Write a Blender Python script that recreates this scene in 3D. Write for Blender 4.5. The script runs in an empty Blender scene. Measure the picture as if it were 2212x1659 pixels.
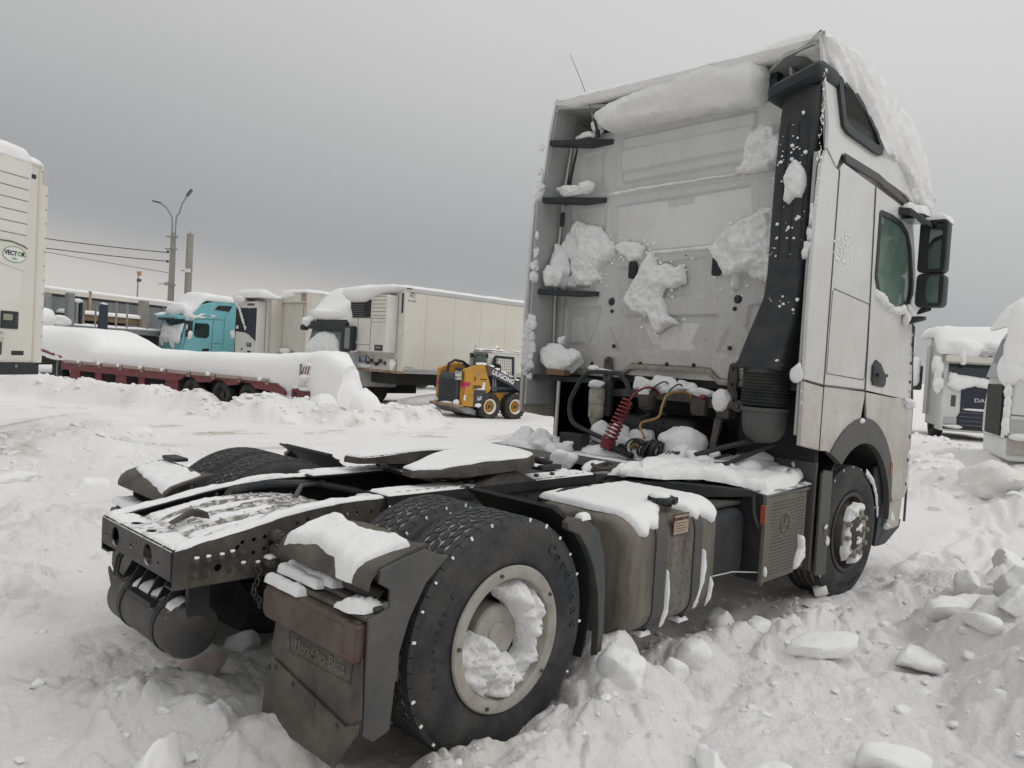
import bpy, bmesh, math, random
import numpy as np
from mathutils import Vector, Matrix
from mathutils.geometry import delaunay_2d_cdt
random.seed(7)
rng = np.random.default_rng(7)
R = math.radians
S = bpy.context.scene
COL = S.collection

# ---------------------------------------------------------------- camera
cd = bpy.data.cameras.new('camera'); cam = bpy.data.objects.new('camera', cd); COL.objects.link(cam)
S.camera = cam
YAW, PIT, ROL = R(43.94), R(-1.94), R(3.42)
_f = Vector((math.cos(PIT)*math.cos(YAW), math.cos(PIT)*math.sin(YAW), math.sin(PIT)))
_r = Vector((math.sin(YAW), -math.cos(YAW), 0)); _u = _r.cross(_f)
_r2 = _r*math.cos(ROL) + _u*math.sin(ROL); _u2 = -_r*math.sin(ROL) + _u*math.cos(ROL)
m = Matrix((_r2, _u2, -_f)).transposed().to_4x4(); m.translation = (-2.305, -3.3623, 1.6445)
cam.matrix_world = m
cd.sensor_width = 36; cd.lens = 36*1680/2212; cd.clip_start = .05; cd.clip_end = 3000

# ---------------------------------------------------------------- sky and sun
SUN_EL, SUN_AZ = R(48), R(150)      # a veiled sun, up and to the left behind the clouds
w = bpy.data.worlds.new('World'); S.world = w; w.use_nodes = True
nt = w.node_tree; N = nt.nodes; Lk = nt.links
for n in list(N): N.remove(n)
def nd(t, **k):
    n = N.new(t)
    for a, b in k.items(): setattr(n, a, b)
    return n
out = nd('ShaderNodeOutputWorld'); bg = nd('ShaderNodeBackground'); bg2 = nd('ShaderNodeBackground'); add = nd('ShaderNodeMixShader')
sky = nd('ShaderNodeTexSky'); sky.sky_type = 'NISHITA'; sky.sun_disc = False
sky.sun_elevation = SUN_EL; sky.sun_rotation = SUN_AZ
bg.inputs['Strength'].default_value = .1; Lk.new(sky.outputs[0], bg.inputs['Color'])
tc = nd('ShaderNodeTexCoord'); sx = nd('ShaderNodeSeparateXYZ'); Lk.new(tc.outputs['Generated'], sx.inputs[0])
# a slow tilt of the cloud bank with the compass direction, plus soft noise
mp = nd('ShaderNodeMapping'); mp.inputs['Scale'].default_value = (1.1, 1.1, 3.2); Lk.new(tc.outputs['Generated'], mp.inputs[0])
nz = nd('ShaderNodeTexNoise'); nz.inputs['Scale'].default_value = 1.7; nz.inputs['Detail'].default_value = 3; nz.inputs['Roughness'].default_value = .45
Lk.new(mp.outputs[0], nz.inputs['Vector'])
def mth(op, a, b=None, c=None, clamp=False):
    n = nd('ShaderNodeMath', operation=op); n.use_clamp = clamp
    for i, v in enumerate((a, b, c)):
        if v is None: continue
        if isinstance(v, (int, float)): n.inputs[i].default_value = v
        else: Lk.new(v, n.inputs[i])
    return n.outputs[0]
# side: -1 towards the left of the view, +1 towards the right
rx, ry = math.sin(YAW), -math.cos(YAW)
side = mth('ADD', mth('MULTIPLY', sx.outputs['X'], rx), mth('MULTIPLY', sx.outputs['Y'], ry))
elev = mth('ADD', sx.outputs['Z'], mth('MULTIPLY', mth('SUBTRACT', nz.outputs['Fac'], .5), .06))
elev = mth('ADD', elev, mth('MULTIPLY_ADD', side, .125, .06))
cr = nd('ShaderNodeValToRGB'); Lk.new(elev, cr.inputs[0]); cr.color_ramp.interpolation = 'B_SPLINE'
stops = [(0.0, (.60, .57, .55)), (.05, (.61, .58, .555)), (.085, (.53, .51, .495)), (.125, (.385, .383, .388)), (.16, (.355, .36, .37)),
         (.21, (.395, .398, .402)), (.27, (.455, .457, .455)), (.35, (.525, .525, .515)), (.43, (.595, .595, .585)), (.6, (.65, .65, .64)), (.8, (.84, .84, .83)), (1.0, (.92, .92, .91))]
el = cr.color_ramp.elements
while len(el) > 1: el.remove(el[-1])
el[0].position = 0; el[0].color = (*stops[0][1], 1)
for p, c in stops[1:]:
    e = el.new(p); e.color = (*c, 1)
# the right half of the sky is paler
br = mth('MULTIPLY_ADD', mth('ADD', side, .10), .12, 1.0); br = mth('MINIMUM', br, 1.06); br = mth('MAXIMUM', br, .96)
mixc = nd('ShaderNodeVectorMath', operation='SCALE'); Lk.new(cr.outputs[0], mixc.inputs[0]); Lk.new(br, mixc.inputs['Scale'])
Lk.new(mixc.outputs[0], bg2.inputs['Color']); bg2.inputs['Strength'].default_value = 1.03
add.inputs[0].default_value = .96
Lk.new(bg.outputs[0], add.inputs[1]); Lk.new(bg2.outputs[0], add.inputs[2]); Lk.new(add.outputs[0], out.inputs[0])
sl = bpy.data.lights.new('sun', 'SUN'); sl.energy = .55; sl.angle = R(25); sl.color = (1, .97, .93)
so = bpy.data.objects.new('sun', sl); COL.objects.link(so)
sd = Vector((math.sin(SUN_AZ)*math.cos(SUN_EL), math.cos(SUN_AZ)*math.cos(SUN_EL), math.sin(SUN_EL)))
so.rotation_euler = sd.to_track_quat('Z', 'Y').to_euler()
S.view_settings.view_transform = 'Standard'; S.view_settings.look = 'None'; S.view_settings.gamma = 1; S.view_settings.exposure = 0
S.view_settings.use_curve_mapping = False
S.render.engine = 'CYCLES'
S.cycles.use_denoising = True; S.cycles.max_bounces = 6; S.cycles.diffuse_bounces = 3; S.cycles.glossy_bounces = 3; S.cycles.transmission_bounces = 4
S.render.resolution_x = 1024; S.render.resolution_y = 768

# ---------------------------------------------------------------- numpy noise
def _h(ix, iy, iz, s):
    n = (ix.astype(np.int64)*73856093) ^ (iy.astype(np.int64)*19349663) ^ (iz.astype(np.int64)*83492791) ^ (s*2654435761 & 0x7fffffff)
    n = (n ^ (n >> 13))*1274126177 & 0x7fffffff
    n = (n ^ (n >> 16))*1103515245 & 0x7fffffff
    return ((n ^ (n >> 11)) & 0xffff)/65535.
def vn(x, y, z=None, s=0):
    x = np.asarray(x, float); y = np.asarray(y, float); z = np.zeros_like(x) if z is None else np.asarray(z, float)
    ix, iy, iz = np.floor(x), np.floor(y), np.floor(z); fx, fy, fz = x-ix, y-iy, z-iz
    fx, fy, fz = [t*t*(3-2*t) for t in (fx, fy, fz)]
    r = 0
    for a in (0, 1):
        for b in (0, 1):
            for c in (0, 1):
                r = r + _h(ix+a, iy+b, iz+c, s)*(fx if a else 1-fx)*(fy if b else 1-fy)*(fz if c else 1-fz)
    return r*2-1
def fbm(x, y, z=None, s=0, o=4, g=.5):
    r = 0; a = 1; f = 1; t = 0
    for i in range(o):
        r = r + a*vn(np.asarray(x)*f, np.asarray(y)*f, None if z is None else np.asarray(z)*f, s+i*17); t += a; a *= g; f *= 2.03
    return r/t
def cells(x, y, s=0):
    """distance to nearest and second feature point, and an id value per cell"""
    x = np.asarray(x, float); y = np.asarray(y, float); ix, iy = np.floor(x), np.floor(y)
    d1 = np.full(x.shape, 9.); d2 = np.full(x.shape, 9.); idv = np.zeros(x.shape); z0 = np.zeros_like(ix)
    for a in (-1, 0, 1):
        for b in (-1, 0, 1):
            cx, cy = ix+a, iy+b
            px, py = cx+_h(cx, cy, z0, s), cy+_h(cx, cy, z0, s+5)
            d = np.hypot(px-x, py-y); v = _h(cx, cy, z0, s+9)
            m_ = d < d1
            d2 = np.where(m_, d1, np.minimum(d2, d)); idv = np.where(m_, v, idv); d1 = np.where(m_, d, d1)
    return d1, d2, idv
def ss(a, b, x):
    t = np.clip((np.asarray(x, float)-a)/(b-a), 0, 1); return t*t*(3-2*t)

# ---------------------------------------------------------------- materials
MC = {}
def mat(name, col, rough=.6, metal=0., spec=.5, grime=None, fine=None, bump=None, dust=None, coat=0., trans=0., spray=None):
    """grime=(colour, amount 0..1, scale); fine=(amount, scale) value speckle; bump=(scale, strength, distance);
    dust=(amount, scale) fresh snow lying on faces that look up, broken by noise"""
    if name in MC: return MC[name]
    M_ = bpy.data.materials.new(name); M_.use_nodes = True; t = M_.node_tree; nn = t.nodes; lk = t.links
    b = nn['Principled BSDF']; b.inputs['Roughness'].default_value = rough; b.inputs['Metallic'].default_value = metal
    b.inputs['Specular IOR Level'].default_value = spec; b.inputs['Coat Weight'].default_value = coat
    b.inputs['Transmission Weight'].default_value = trans
    tc = nn.new('ShaderNodeTexCoord'); vec = tc.outputs['Object']
    def noise(sc, det=5, ro=.6, stretch=None):
        n = nn.new('ShaderNodeTexNoise'); n.inputs['Scale'].default_value = sc; n.inputs['Detail'].default_value = det; n.inputs['Roughness'].default_value = ro
        if stretch:
            mp = nn.new('ShaderNodeMapping'); mp.inputs['Scale'].default_value = stretch; lk.new(vec, mp.inputs[0]); lk.new(mp.outputs[0], n.inputs['Vector'])
        else: lk.new(vec, n.inputs['Vector'])
        return n.outputs['Fac']
    def ramp(src, a, c):
        n = nn.new('ShaderNodeMapRange'); n.inputs['From Min'].default_value = a; n.inputs['From Max'].default_value = c; lk.new(src, n.inputs['Value']); return n.outputs[0]
    def mul(a, v):
        n = nn.new('ShaderNodeMath'); n.operation = 'MULTIPLY'; lk.new(a, n.inputs[0])
        if isinstance(v, float): n.inputs[1].default_value = v
        else: lk.new(v, n.inputs[1])
        return n.outputs[0]
    def mix(fac, a, c):
        n = nn.new('ShaderNodeMix'); n.data_type = 'RGBA'; lk.new(fac, n.inputs[0])
        for i, v in ((6, a), (7, c)):
            if isinstance(v, tuple): n.inputs[i].default_value = (*v, 1)
            else: lk.new(v, n.inputs[i])
        return n.outputs[2]
    cur = col
    if grime:
        st = grime[3] if len(grime) > 3 else None
        cur = mix(mul(ramp(noise(grime[2], 8, .65, st), .38, .66), float(grime[1])), cur, grime[0])
    if fine:
        k = nn.new('ShaderNodeRGB'); k.outputs[0].default_value = (col[0]*.5, col[1]*.5, col[2]*.5, 1)
        cur = mix(mul(ramp(noise(fine[1], 3, .7), .45, .75), float(fine[0])), cur, k.outputs[0])
    if spray:       # road salt and mud thrown up from below: (colour, height where it ends, height where it is thickest, amount)
        s0 = nn.new('ShaderNodeSeparateXYZ'); lk.new(vec, s0.inputs[0])
        cur = mix(mul(mul(ramp(s0.outputs['Z'], spray[1], spray[2]), ramp(noise(7, 8, .7, (1, 1, .45)), .22, .62)), float(spray[3])), cur, spray[0])
        cur = mix(mul(mul(ramp(s0.outputs['Z'], spray[1]+.5, spray[2]), ramp(noise(48, 3, .6), .60, .68)), .55), cur, tuple(v*.5 for v in spray[0]))
    if dust:
        g = nn.new('ShaderNodeNewGeometry'); s_ = nn.new('ShaderNodeSeparateXYZ'); lk.new(g.outputs['Normal'], s_.inputs[0])
        up = ramp(s_.outputs['Z'], .45, .85); nz_ = ramp(noise(dust[1], 8, .75), .62-dust[0]*.3, .70-dust[0]*.2)
        d_ = mul(up, nz_); cur = mix(d_, cur, (.78, .78, .79))
        rr = nn.new('ShaderNodeMapRange'); lk.new(d_, rr.inputs['Value']); rr.inputs['To Min'].default_value = rough; rr.inputs['To Max'].default_value = .85; lk.new(rr.outputs[0], b.inputs['Roughness'])
    if isinstance(cur, tuple): b.inputs['Base Color'].default_value = (*cur, 1)
    else: lk.new(cur, b.inputs['Base Color'])
    if bump:
        bp = nn.new('ShaderNodeBump'); bp.inputs['Strength'].default_value = bump[1]; bp.inputs['Distance'].default_value = bump[2]
        lk.new(noise(bump[0], 6, .65), bp.inputs['Height']); lk.new(bp.outputs[0], b.inputs['Normal'])
    MC[name] = M_; return M_

MUD = (.115, .098, .08)
m_snow = mat('snow', (.84, .84, .845), .75, spec=.25, bump=(38, .5, .012))
m_snow_v = mat('snow_clinging', (.90, .90, .905), .75, spec=.25, bump=(48, .9, .018))
m_snow_s = mat('snow_far', (.87, .87, .875), .8, spec=.2, bump=(6, .35, .05))
m_snow_d = mat('snow_dirty', (.79, .78, .76), .8, spec=.2, grime=((.66, .61, .55), .5, 7), bump=(40, .5, .01))
m_white = mat('white_cab_paint', (.66, .67, .655), .34, spec=.5, coat=.35, grime=((.50, .47, .42), .45, 2.2), fine=(.12, 60), spray=((.42, .38, .32), 2.5, 1.5, .45))
m_wall = mat('cab_back_paint', (.55, .565, .56), .42, spec=.45, grime=((.44, .42, .385), .55, 2.6, (1, 1, .35)), fine=(.2, 90), bump=(140, .08, .002), spray=((.34, .31, .26), 2.9, 1.5, .6))
m_wallrim = mat('cab_rim_dirty', (.34, .32, .28), .6, grime=(MUD, .7, 9), bump=(60, .4, .004))
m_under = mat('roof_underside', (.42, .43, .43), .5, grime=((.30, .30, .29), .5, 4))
m_low = mat('lower_cab_paint', (.62, .62, .60), .38, spec=.45, grime=((.42, .375, .31), .6, 1.7, (.8, .8, 1.6)), fine=(.2, 70), spray=((.32, .275, .21), 1.75, 1.05, .8))
m_seam = mat('seam_dark', (.085, .085, .083), .8)
m_black = mat('black_plastic', (.022, .025, .03), .5, spec=.4, grime=((.05, .05, .05), .4, 6), bump=(160, .15, .002))
m_blackd = mat('black_plastic_frosted', (.022, .025, .03), .5, spec=.4, grime=((.07, .065, .06), .5, 7), dust=(.55, 14))
m_grey = mat('grey_plastic', (.075, .078, .078), .6, grime=((.11, .10, .085), .6, 5))
m_frame = mat('muddy_frame_steel', (.05, .046, .042), .7, grime=(MUD, .9, 9), fine=(.5, 70), bump=(90, .6, .004))
m_framei = mat('dark_frame_steel', (.018, .02, .024), .55, spec=.4, grime=((.05, .045, .04), .5, 9), bump=(60, .2, .003))
m_framed = mat('frosted_frame_steel', (.035, .036, .038), .6, grime=(MUD, .6, 9), dust=(.9, 22), bump=(60, .3, .003))
m_plank = mat('muddy_plastic_guard', (.17, .155, .135), .8, grime=((.26, .24, .21), .7, 11), fine=(.4, 60), dust=(.50, 26), bump=(80, .6, .004))
m_guard = mat('muddy_mudguard', (.06, .056, .05), .75, grime=((.15, .13, .105), .9, 6), fine=(.5, 110), bump=(150, .6, .003))
m_guards = mat('smooth_mudguard', (.06, .063, .066), .6, grime=((.12, .108, .09), .8, 3.5), bump=(120, .2, .002))
m_rub = mat('tyre_rubber', (.020, .022, .026), .68, spec=.4, grime=((.085, .08, .074), .75, 5, (1, .4, 1)), fine=(.5, 60), bump=(120, .2, .002))
m_tread = mat('tyre_tread', (.034, .037, .042), .7, spec=.35, grime=((.085, .08, .072), .5, 14), bump=(120, .3, .002))
m_groove = mat('tread_groove_frost', (.13, .12, .105), .85, grime=((.52, .47, .41), 1.0, 13), bump=(60, .3, .003))
m_rim = mat('rim_beige', (.37, .355, .325), .5, metal=.0, spec=.5, grime=((.20, .165, .12), .6, 9), bump=(80, .2, .002))
m_rimd = mat('rim_inside_dark', (.05, .047, .044), .7, grime=(MUD, .5, 9))
m_tank = mat('muddy_aluminium_tank', (.205, .187, .162), .62, metal=.15, grime=((.075, .060, .046), 1.0, 4.2, (1.6, 1.6, .38)), fine=(.45, 80), bump=(70, .5, .004))
m_strap = mat('tank_strap', (.06, .064, .066), .6, grime=((.10, .09, .075), .6, 6))
m_perf = mat('perforated_guard', (.125, .118, .102), .65, grime=((.17, .155, .13), .6, 7), bump=(90, .3, .002))
m_dark = mat('engine_dark', (.012, .013, .015), .7, grime=((.03, .028, .026), .6, 7))
m_plate = mat('checker_plate', (.20, .20, .20), .5, metal=.3, dust=(.7, 9), bump=(90, .6, .004))
m_airt = mat('air_tank_paint', (.035, .036, .038), .5, grime=((.09, .078, .064), .8, 4), fine=(.3, 90), dust=(.25, 30), bump=(90, .2, .002))
m_red = mat('red_hose', (.20, .022, .028), .42)
m_redd = mat('red_lens_dirty', (.075, .018, .018), .35, grime=((.09, .065, .052), 1.0, 6))
m_lamp = mat('tail_lamp_muddy', (.085, .06, .048), .6, grime=((.15, .12, .095), .9, 6), fine=(.5, 110), bump=(120, .5, .003))
m_yel = mat('ochre_hose', (.30, .19, .06), .45)
m_blk = mat('black_hose', (.018, .019, .022), .4)
m_orange = mat('orange_reflector', (.30, .085, .045), .45)
m_cream = mat('cream_trailer_panel', (.70, .68, .62), .45, grime=((.62, .56, .46), .5, .7), fine=(.05, 30))
m_cream2 = mat('cream_refrigeration_cover', (.72, .71, .66), .4, grime=((.60, .56, .48), .4, 2))
m_alu = mat('aluminium_trim', (.55, .55, .54), .4, metal=.5)
m_steel = mat('grey_steel', (.27, .28, .29), .55, grime=((.12, .11, .10), .5, 2))
m_conc = mat('concrete_pole', (.33, .31, .275), .85, grime=((.22, .21, .19), .6, 2), bump=(20, .4, .01))
m_turq = mat('turquoise_paint', (.20, .54, .60), .3, spec=.5, grime=((.26, .50, .53), .5, 1.5))
m_trk = mat('white_truck_paint', (.70, .71, .69), .35, grime=((.60, .58, .53), .4, 1.5))
m_glass = mat('dark_glass', (.02, .03, .032), .08, spec=.6)
m_glassg = mat('window_glass_green', (.15, .215, .18), .06, spec=.6, grime=((.07, .12, .10), .9, 2.6, (1, 1, .6)))
m_yellow = mat('loader_yellow', (.56, .28, .025), .45, grime=((.36, .20, .05), .7, 3.5))
m_dkred = mat('lowbed_red', (.20, .032, .042), .55, grime=((.12, .05, .05), .8, 3))
m_sand = mat('reflective_tape_cream', (.42, .36, .30), .5, grime=((.30, .20, .17), .6, 6))
m_tarp = mat('dark_tarpaulin', (.15, .155, .16), .6, grime=((.235, .24, .245), .9, .5))
m_navy = mat('navy_canvas', (.03, .037, .055), .8)
m_wood = mat('old_wood', (.24, .16, .09), .8, grime=((.12, .075, .045), .6, 7, (1, 6, 6)))
m_board = mat('brown_board', (.16, .095, .06), .75)
m_rust = mat('rusty_paint', (.30, .15, .06), .8, grime=((.5, .47, .40), .7, 4))
m_text = mat('lettering_black', (.02, .02, .02), .5)
m_white2 = mat('white_plain', (.75, .75, .74), .5)
m_textw = mat('lettering_white', (.75, .75, .74), .5)
m_pink = mat('magenta_sticker', (.45, .03, .10), .4)
m_green = mat('sticker_green', (.08, .30, .03), .4)
m_dgreen = mat('sticker_dark_green', (.04, .10, .075), .5)
m_sub = mat('loader_graphite', (.045, .05, .058), .5, grime=((.07, .075, .08), .5, 4))
m_chrome = mat('mirror_silver', (.45, .47, .47), .03, metal=1.)
m_light = mat('lamp_glass_grey', (.45, .45, .45), .15)

# ---------------------------------------------------------------- objects
def tag(o, label=None, cat=None, group=None, kind=None):
    if label: o['label'] = label
    if cat: o['category'] = cat
    if group: o['group'] = group
    if kind: o['kind'] = kind
    return o
def thing(name, label, cat, loc=(0, 0, 0), rz=0., group=None):
    o = bpy.data.objects.new(name, None); COL.objects.link(o); o.location = loc; o.rotation_euler = (0, 0, rz); o.empty_display_size = .2
    return tag(o, label, cat, group)
def link(name, me, parent=None, **k):
    o = bpy.data.objects.new(name, me); COL.objects.link(o)
    if parent: o.parent = parent
    for a, b in k.items(): o[a] = b
    return o
class MB:
    def __init__(s): s.v = []; s.f = []; s.n = 0
    def add(s, v, f):
        v = [tuple(float(c) for c in p) for p in v]
        s.v += v; s.f += [tuple(i+s.n for i in q) for q in f]; s.n += len(v); return s
    def box(s, x0, x1, y0, y1, z0, z1, M=None):
        v = [(x, y, z) for x in (x0, x1) for y in (y0, y1) for z in (z0, z1)]
        if M is not None: v = [tuple(M @ Vector(p)) for p in v]
        return s.add(v, [(0, 1, 3, 2), (4, 6, 7, 5), (0, 4, 5, 1), (2, 3, 7, 6), (0, 2, 6, 4), (1, 5, 7, 3)])
    def prism(s, poly, ax, a, b):
        """poly in the other two axes (cyclic order kept: x->(y,z), y->(x,z), z->(x,y)), extruded from a to b"""
        def P(p, t): return {'x': (t, p[0], p[1]), 'y': (p[0], t, p[1]), 'z': (p[0], p[1], t)}[ax]
        n = len(poly); v = [P(p, a) for p in poly]+[P(p, b) for p in poly]
        return s.add(v, [tuple(range(n))[::-1], tuple(range(n, 2*n))]+[(i, (i+1) % n, n+(i+1) % n, n+i) for i in range(n)])
    def tube(s, path, r, n=8, closed=False, cap=True):
        P = [Vector(p) for p in path]; k = len(P); rs = r if isinstance(r, (list, tuple)) else [r]*k
        T = []
        for i in range(k):
            a = P[(i+1) % k] if closed or i < k-1 else P[i]; b = P[i-1] if closed or i > 0 else P[i]
            t = a-b; T.append(t.normalized() if t.length > 1e-9 else Vector((0, 0, 1)))
        u = T[0].orthogonal().normalized(); vs = []
        for i in range(k):
            u = (u - T[i]*u.dot(T[i])); u = u.normalized() if u.length > 1e-6 else T[i].orthogonal().normalized(); w_ = T[i].cross(u)
            for j in range(n):
                a = 2*math.pi*j/n; vs.append(P[i]+(u*math.cos(a)+w_*math.sin(a))*rs[i])
        f = [(i*n+j, i*n+(j+1) % n, (i+1)*n+(j+1) % n, (i+1)*n+j) for i in range(k-1) for j in range(n)]
        if closed: f += [((k-1)*n+j, (k-1)*n+(j+1) % n, (j+1) % n, j) for j in range(n)]
        elif cap: f += [tuple(range(n))[::-1], tuple(range((k-1)*n, k*n))]
        return s.add(vs, f)
    def cyl(s, a, b, r, n=20, r2=None): return s.tube([a, b], [r, r if r2 is None else r2], n)
    def lathe(s, prof, c, ax='y', n=32, closed=False):
        """prof = [(radius, along)]"""
        vs = []
        for r, h in prof:
            for j in range(n):
                a = 2*math.pi*j/n; p = (r*math.cos(a), r*math.sin(a))
                q = {'y': (c[0]+p[0], c[1]+h, c[2]+p[1]), 'z': (c[0]+p[0], c[1]+p[1], c[2]+h), 'x': (c[0]+h, c[1]+p[0], c[2]+p[1])}[ax]
                vs.append(q)
        k = len(prof); f = [(i*n+j, i*n+(j+1) % n, (i+1)*n+(j+1) % n, (i+1)*n+j) for i in range(k-1) for j in range(n)]
        if closed: f += [((k-1)*n+j, (k-1)*n+(j+1) % n, (j+1) % n, j) for j in range(n)]
        return s.add(vs, f)
    def loft(s, rings, cap=True):
        n = len(rings[0]); b = []
        for r_ in rings: b += list(r_)
        f = [(i*n+j, i*n+(j+1) % n, (i+1)*n+(j+1) % n, (i+1)*n+j) for i in range(len(rings)-1) for j in range(n)]
        if cap: f += [tuple(range(n))[::-1], tuple(range((len(rings)-1)*n, len(rings)*n))]
        return s.add(b, f)
    def mesh(s, name, m_, smooth=35):
        me = bpy.data.meshes.new(name); me.from_pydata(s.v, [], s.f); me.materials.append(m_)
        bm = bmesh.new(); bm.from_mesh(me); bmesh.ops.recalc_face_normals(bm, faces=bm.faces); bm.to_mesh(me); bm.free()
        if smooth:
            me.shade_smooth(); me.set_sharp_from_angle(angle=R(smooth))
        return me
    def build(s, name, m_, parent=None, smooth=35, bevel=0, seg=2, **k):
        o = link(name, s.mesh(name, m_, smooth), parent, **k)
        if bevel:
            b = o.modifiers.new('bevel', 'BEVEL'); b.width = bevel; b.segments = seg; b.limit_method = 'ANGLE'; b.angle_limit = R(40); b.harden_normals = True
        return o
def box(name, d, m_, parent=None, bevel=.004, M=None, **k): return MB().box(*d, M=M).build(name, m_, parent, bevel=bevel, **k)
def rrect(a0, a1, b0, b1, r, n=5):
    p = []
    for cx, cy, s_ in ((a1-r, b1-r, 0), (a0+r, b1-r, 90), (a0+r, b0+r, 180), (a1-r, b0+r, 270)):
        for i in range(n+1):
            t = R(s_+90*i/n); p.append((cx+r*math.cos(t), cy+r*math.sin(t)))
    return p
def circ(cx, cy, r, n=14, ry=None): return [(cx+r*math.cos(2*math.pi*i/n), cy+(ry or r)*math.sin(2*math.pi*i/n)) for i in range(n)]
def inpoly(px, py, poly):
    px = np.asarray(px); py = np.asarray(py); c = np.zeros(px.shape, bool); n = len(poly)
    for i in range(n):
        x1, y1 = poly[i]; x2, y2 = poly[(i+1) % n]
        if y1 == y2: continue
        c ^= ((y1 > py) != (y2 > py)) & (px < (x2-x1)*(py-y1)/(y2-y1)+x1)
    return c
def polydist(px, py, poly):
    d = np.full(np.shape(px), 1e9); qx = np.zeros(np.shape(px)); qy = qx.copy(); n = len(poly)
    for i in range(n):
        x1, y1 = poly[i]; x2, y2 = poly[(i+1) % n]; dx, dy = x2-x1, y2-y1; L2 = dx*dx+dy*dy+1e-12
        t = np.clip(((px-x1)*dx+(py-y1)*dy)/L2, 0, 1); ax, ay = x1+t*dx, y1+t*dy; e = np.hypot(px-ax, py-ay)
        k = e < d; d = np.where(k, e, d); qx = np.where(k, ax, qx); qy = np.where(k, ay, qy)
    return d, qx, qy
def plate(mb, outline, holes, ax, a, b):
    """sheet with real holes: outline and holes in the two other axes, thickness from a to b"""
    vs = list(outline); ed = [(i, (i+1) % len(outline)) for i in range(len(outline))]
    for h in holes:
        o = len(vs); vs += list(h); ed += [(o+i, o+(i+1) % len(h)) for i in range(len(h))]
    r_ = delaunay_2d_cdt([Vector(p) for p in vs], ed, [], 0, 1e-6)
    V = [(p.x, p.y) for p in r_[0]]; F = [tuple(f) for f in r_[2]]
    cx = np.array([sum(V[i][0] for i in f)/len(f) for f in F]); cy = np.array([sum(V[i][1] for i in f)/len(f) for f in F])
    k = inpoly(cx, cy, outline)
    for h in holes: k &= ~inpoly(cx, cy, h)
    F = [f for f, q in zip(F, k) if q]
    def P(p, t): return {'x': (t, p[0], p[1]), 'y': (p[0], t, p[1]), 'z': (p[0], p[1], t)}[ax]
    n = len(V); v = [P(p, a) for p in V]+[P(p, b) for p in V]
    f = [q[::-1] for q in F]+[tuple(i+n for i in q) for q in F]
    es = {}
    for q in F:
        for i in range(len(q)):
            e = (q[i], q[(i+1) % len(q)]); es[e] = 1
    f += [(e[0], e[1], e[1]+n, e[0]+n) for e in es if (e[1], e[0]) not in es]
    return mb.add(v, f)
def jag(poly, amp, seed, step=.04):
    """roughen an outline the way a torn snow edge is rough"""
    o = []; n = len(poly)
    for i in range(n):
        a = np.array(poly[i], float); b = np.array(poly[(i+1) % n], float); L_ = np.hypot(*(b-a)); k = max(1, int(L_/step))
        for j in range(k): o.append(a+(b-a)*j/k)
    o = np.array(o); nx = vn(o[:, 0]*14, o[:, 1]*14, None, seed)*.6+vn(o[:, 0]*37, o[:, 1]*37, None, seed+3)*.4
    ny = vn(o[:, 0]*14, o[:, 1]*14, None, seed+40)*.6+vn(o[:, 0]*37, o[:, 1]*37, None, seed+43)*.4
    return [tuple(p) for p in np.stack([o[:, 0]+nx*amp, o[:, 1]+ny*amp], 1)]
def puff(poly, to3, T=.05, edge=.05, cell=.014, seed=1, amp=.35, nsc=9., ja=.012, step=.03, base=-.004, flat=False):
    """a snow patch over outline poly; to3(u, v, h) gives the point at height h above the carrying surface"""
    if ja: poly = jag(poly, ja, seed, step)
    P = np.array(poly); x0, y0 = P.min(0)-cell; x1, y1 = P.max(0)+cell
    nx, ny = int((x1-x0)/cell)+2, int((y1-y0)/cell)+2
    gx, gy = np.meshgrid(x0+np.arange(nx)*cell, y0+np.arange(ny)*cell, indexing='ij')
    gx = gx+vn(gx/cell*.7, gy/cell*.7, None, seed+70)*cell*.3; gy = gy+vn(gx/cell*.7, gy/cell*.7, None, seed+71)*cell*.3
    ins = inpoly(gx, gy, poly); d, qx, qy = polydist(gx, gy, poly)
    keep = ins | (d < cell*1.9); px = np.where(ins, gx, qx); py = np.where(ins, gy, qy); d = np.where(ins, d, 0)
    t = np.clip(d/edge, 0, 1); prof = np.sqrt(np.clip(1-(1-t)**2, 0, 1)) if not flat else ss(0, 1, t)
    nz_ = 1+amp*fbm(px*nsc, py*nsc, None, seed, 4, .55)
    h = T*prof*nz_ + amp*(.32 if T > .03 else .18)*T*prof*fbm(px*nsc*4, py*nsc*4, None, seed+9, 3, .6)
    idx = -np.ones(gx.shape, int); k = np.where(keep); idx[k] = np.arange(len(k[0]))
    vs = [to3(float(a), float(b), float(c) if e > 0 else base) for a, b, c, e in zip(px[k], py[k], h[k], d[k])]
    a, b, c, e = idx[:-1, :-1], idx[1:, :-1], idx[1:, 1:], idx[:-1, 1:]
    q = (a >= 0) & (b >= 0) & (c >= 0) & (e >= 0) & (ins[:-1, :-1] | ins[1:, :-1] | ins[1:, 1:] | ins[:-1, 1:])
    F = [tuple(int(t_) for t_ in z) for z in np.stack([a[q], b[q], c[q], e[q]], 1)]
    mb = MB(); mb.v = vs; mb.f = F; mb.n = len(vs); return mb
def snow(name, poly, to3, parent, m_=None, **k):
    mb = puff(poly, to3, **k)
    me = bpy.data.meshes.new(name); me.from_pydata(mb.v, [], mb.f); me.materials.append(m_ or m_snow_v); me.shade_smooth()
    # make the snow face away from what carries it
    p0 = Vector(to3(poly[0][0], poly[0][1], 0)); p1 = Vector(to3(poly[0][0], poly[0][1], 1)); up = p1-p0
    if me.polygons and sum(up.dot(p.normal)*p.area for p in me.polygons) < 0: me.flip_normals()
    return link(name, me, parent)
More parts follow.
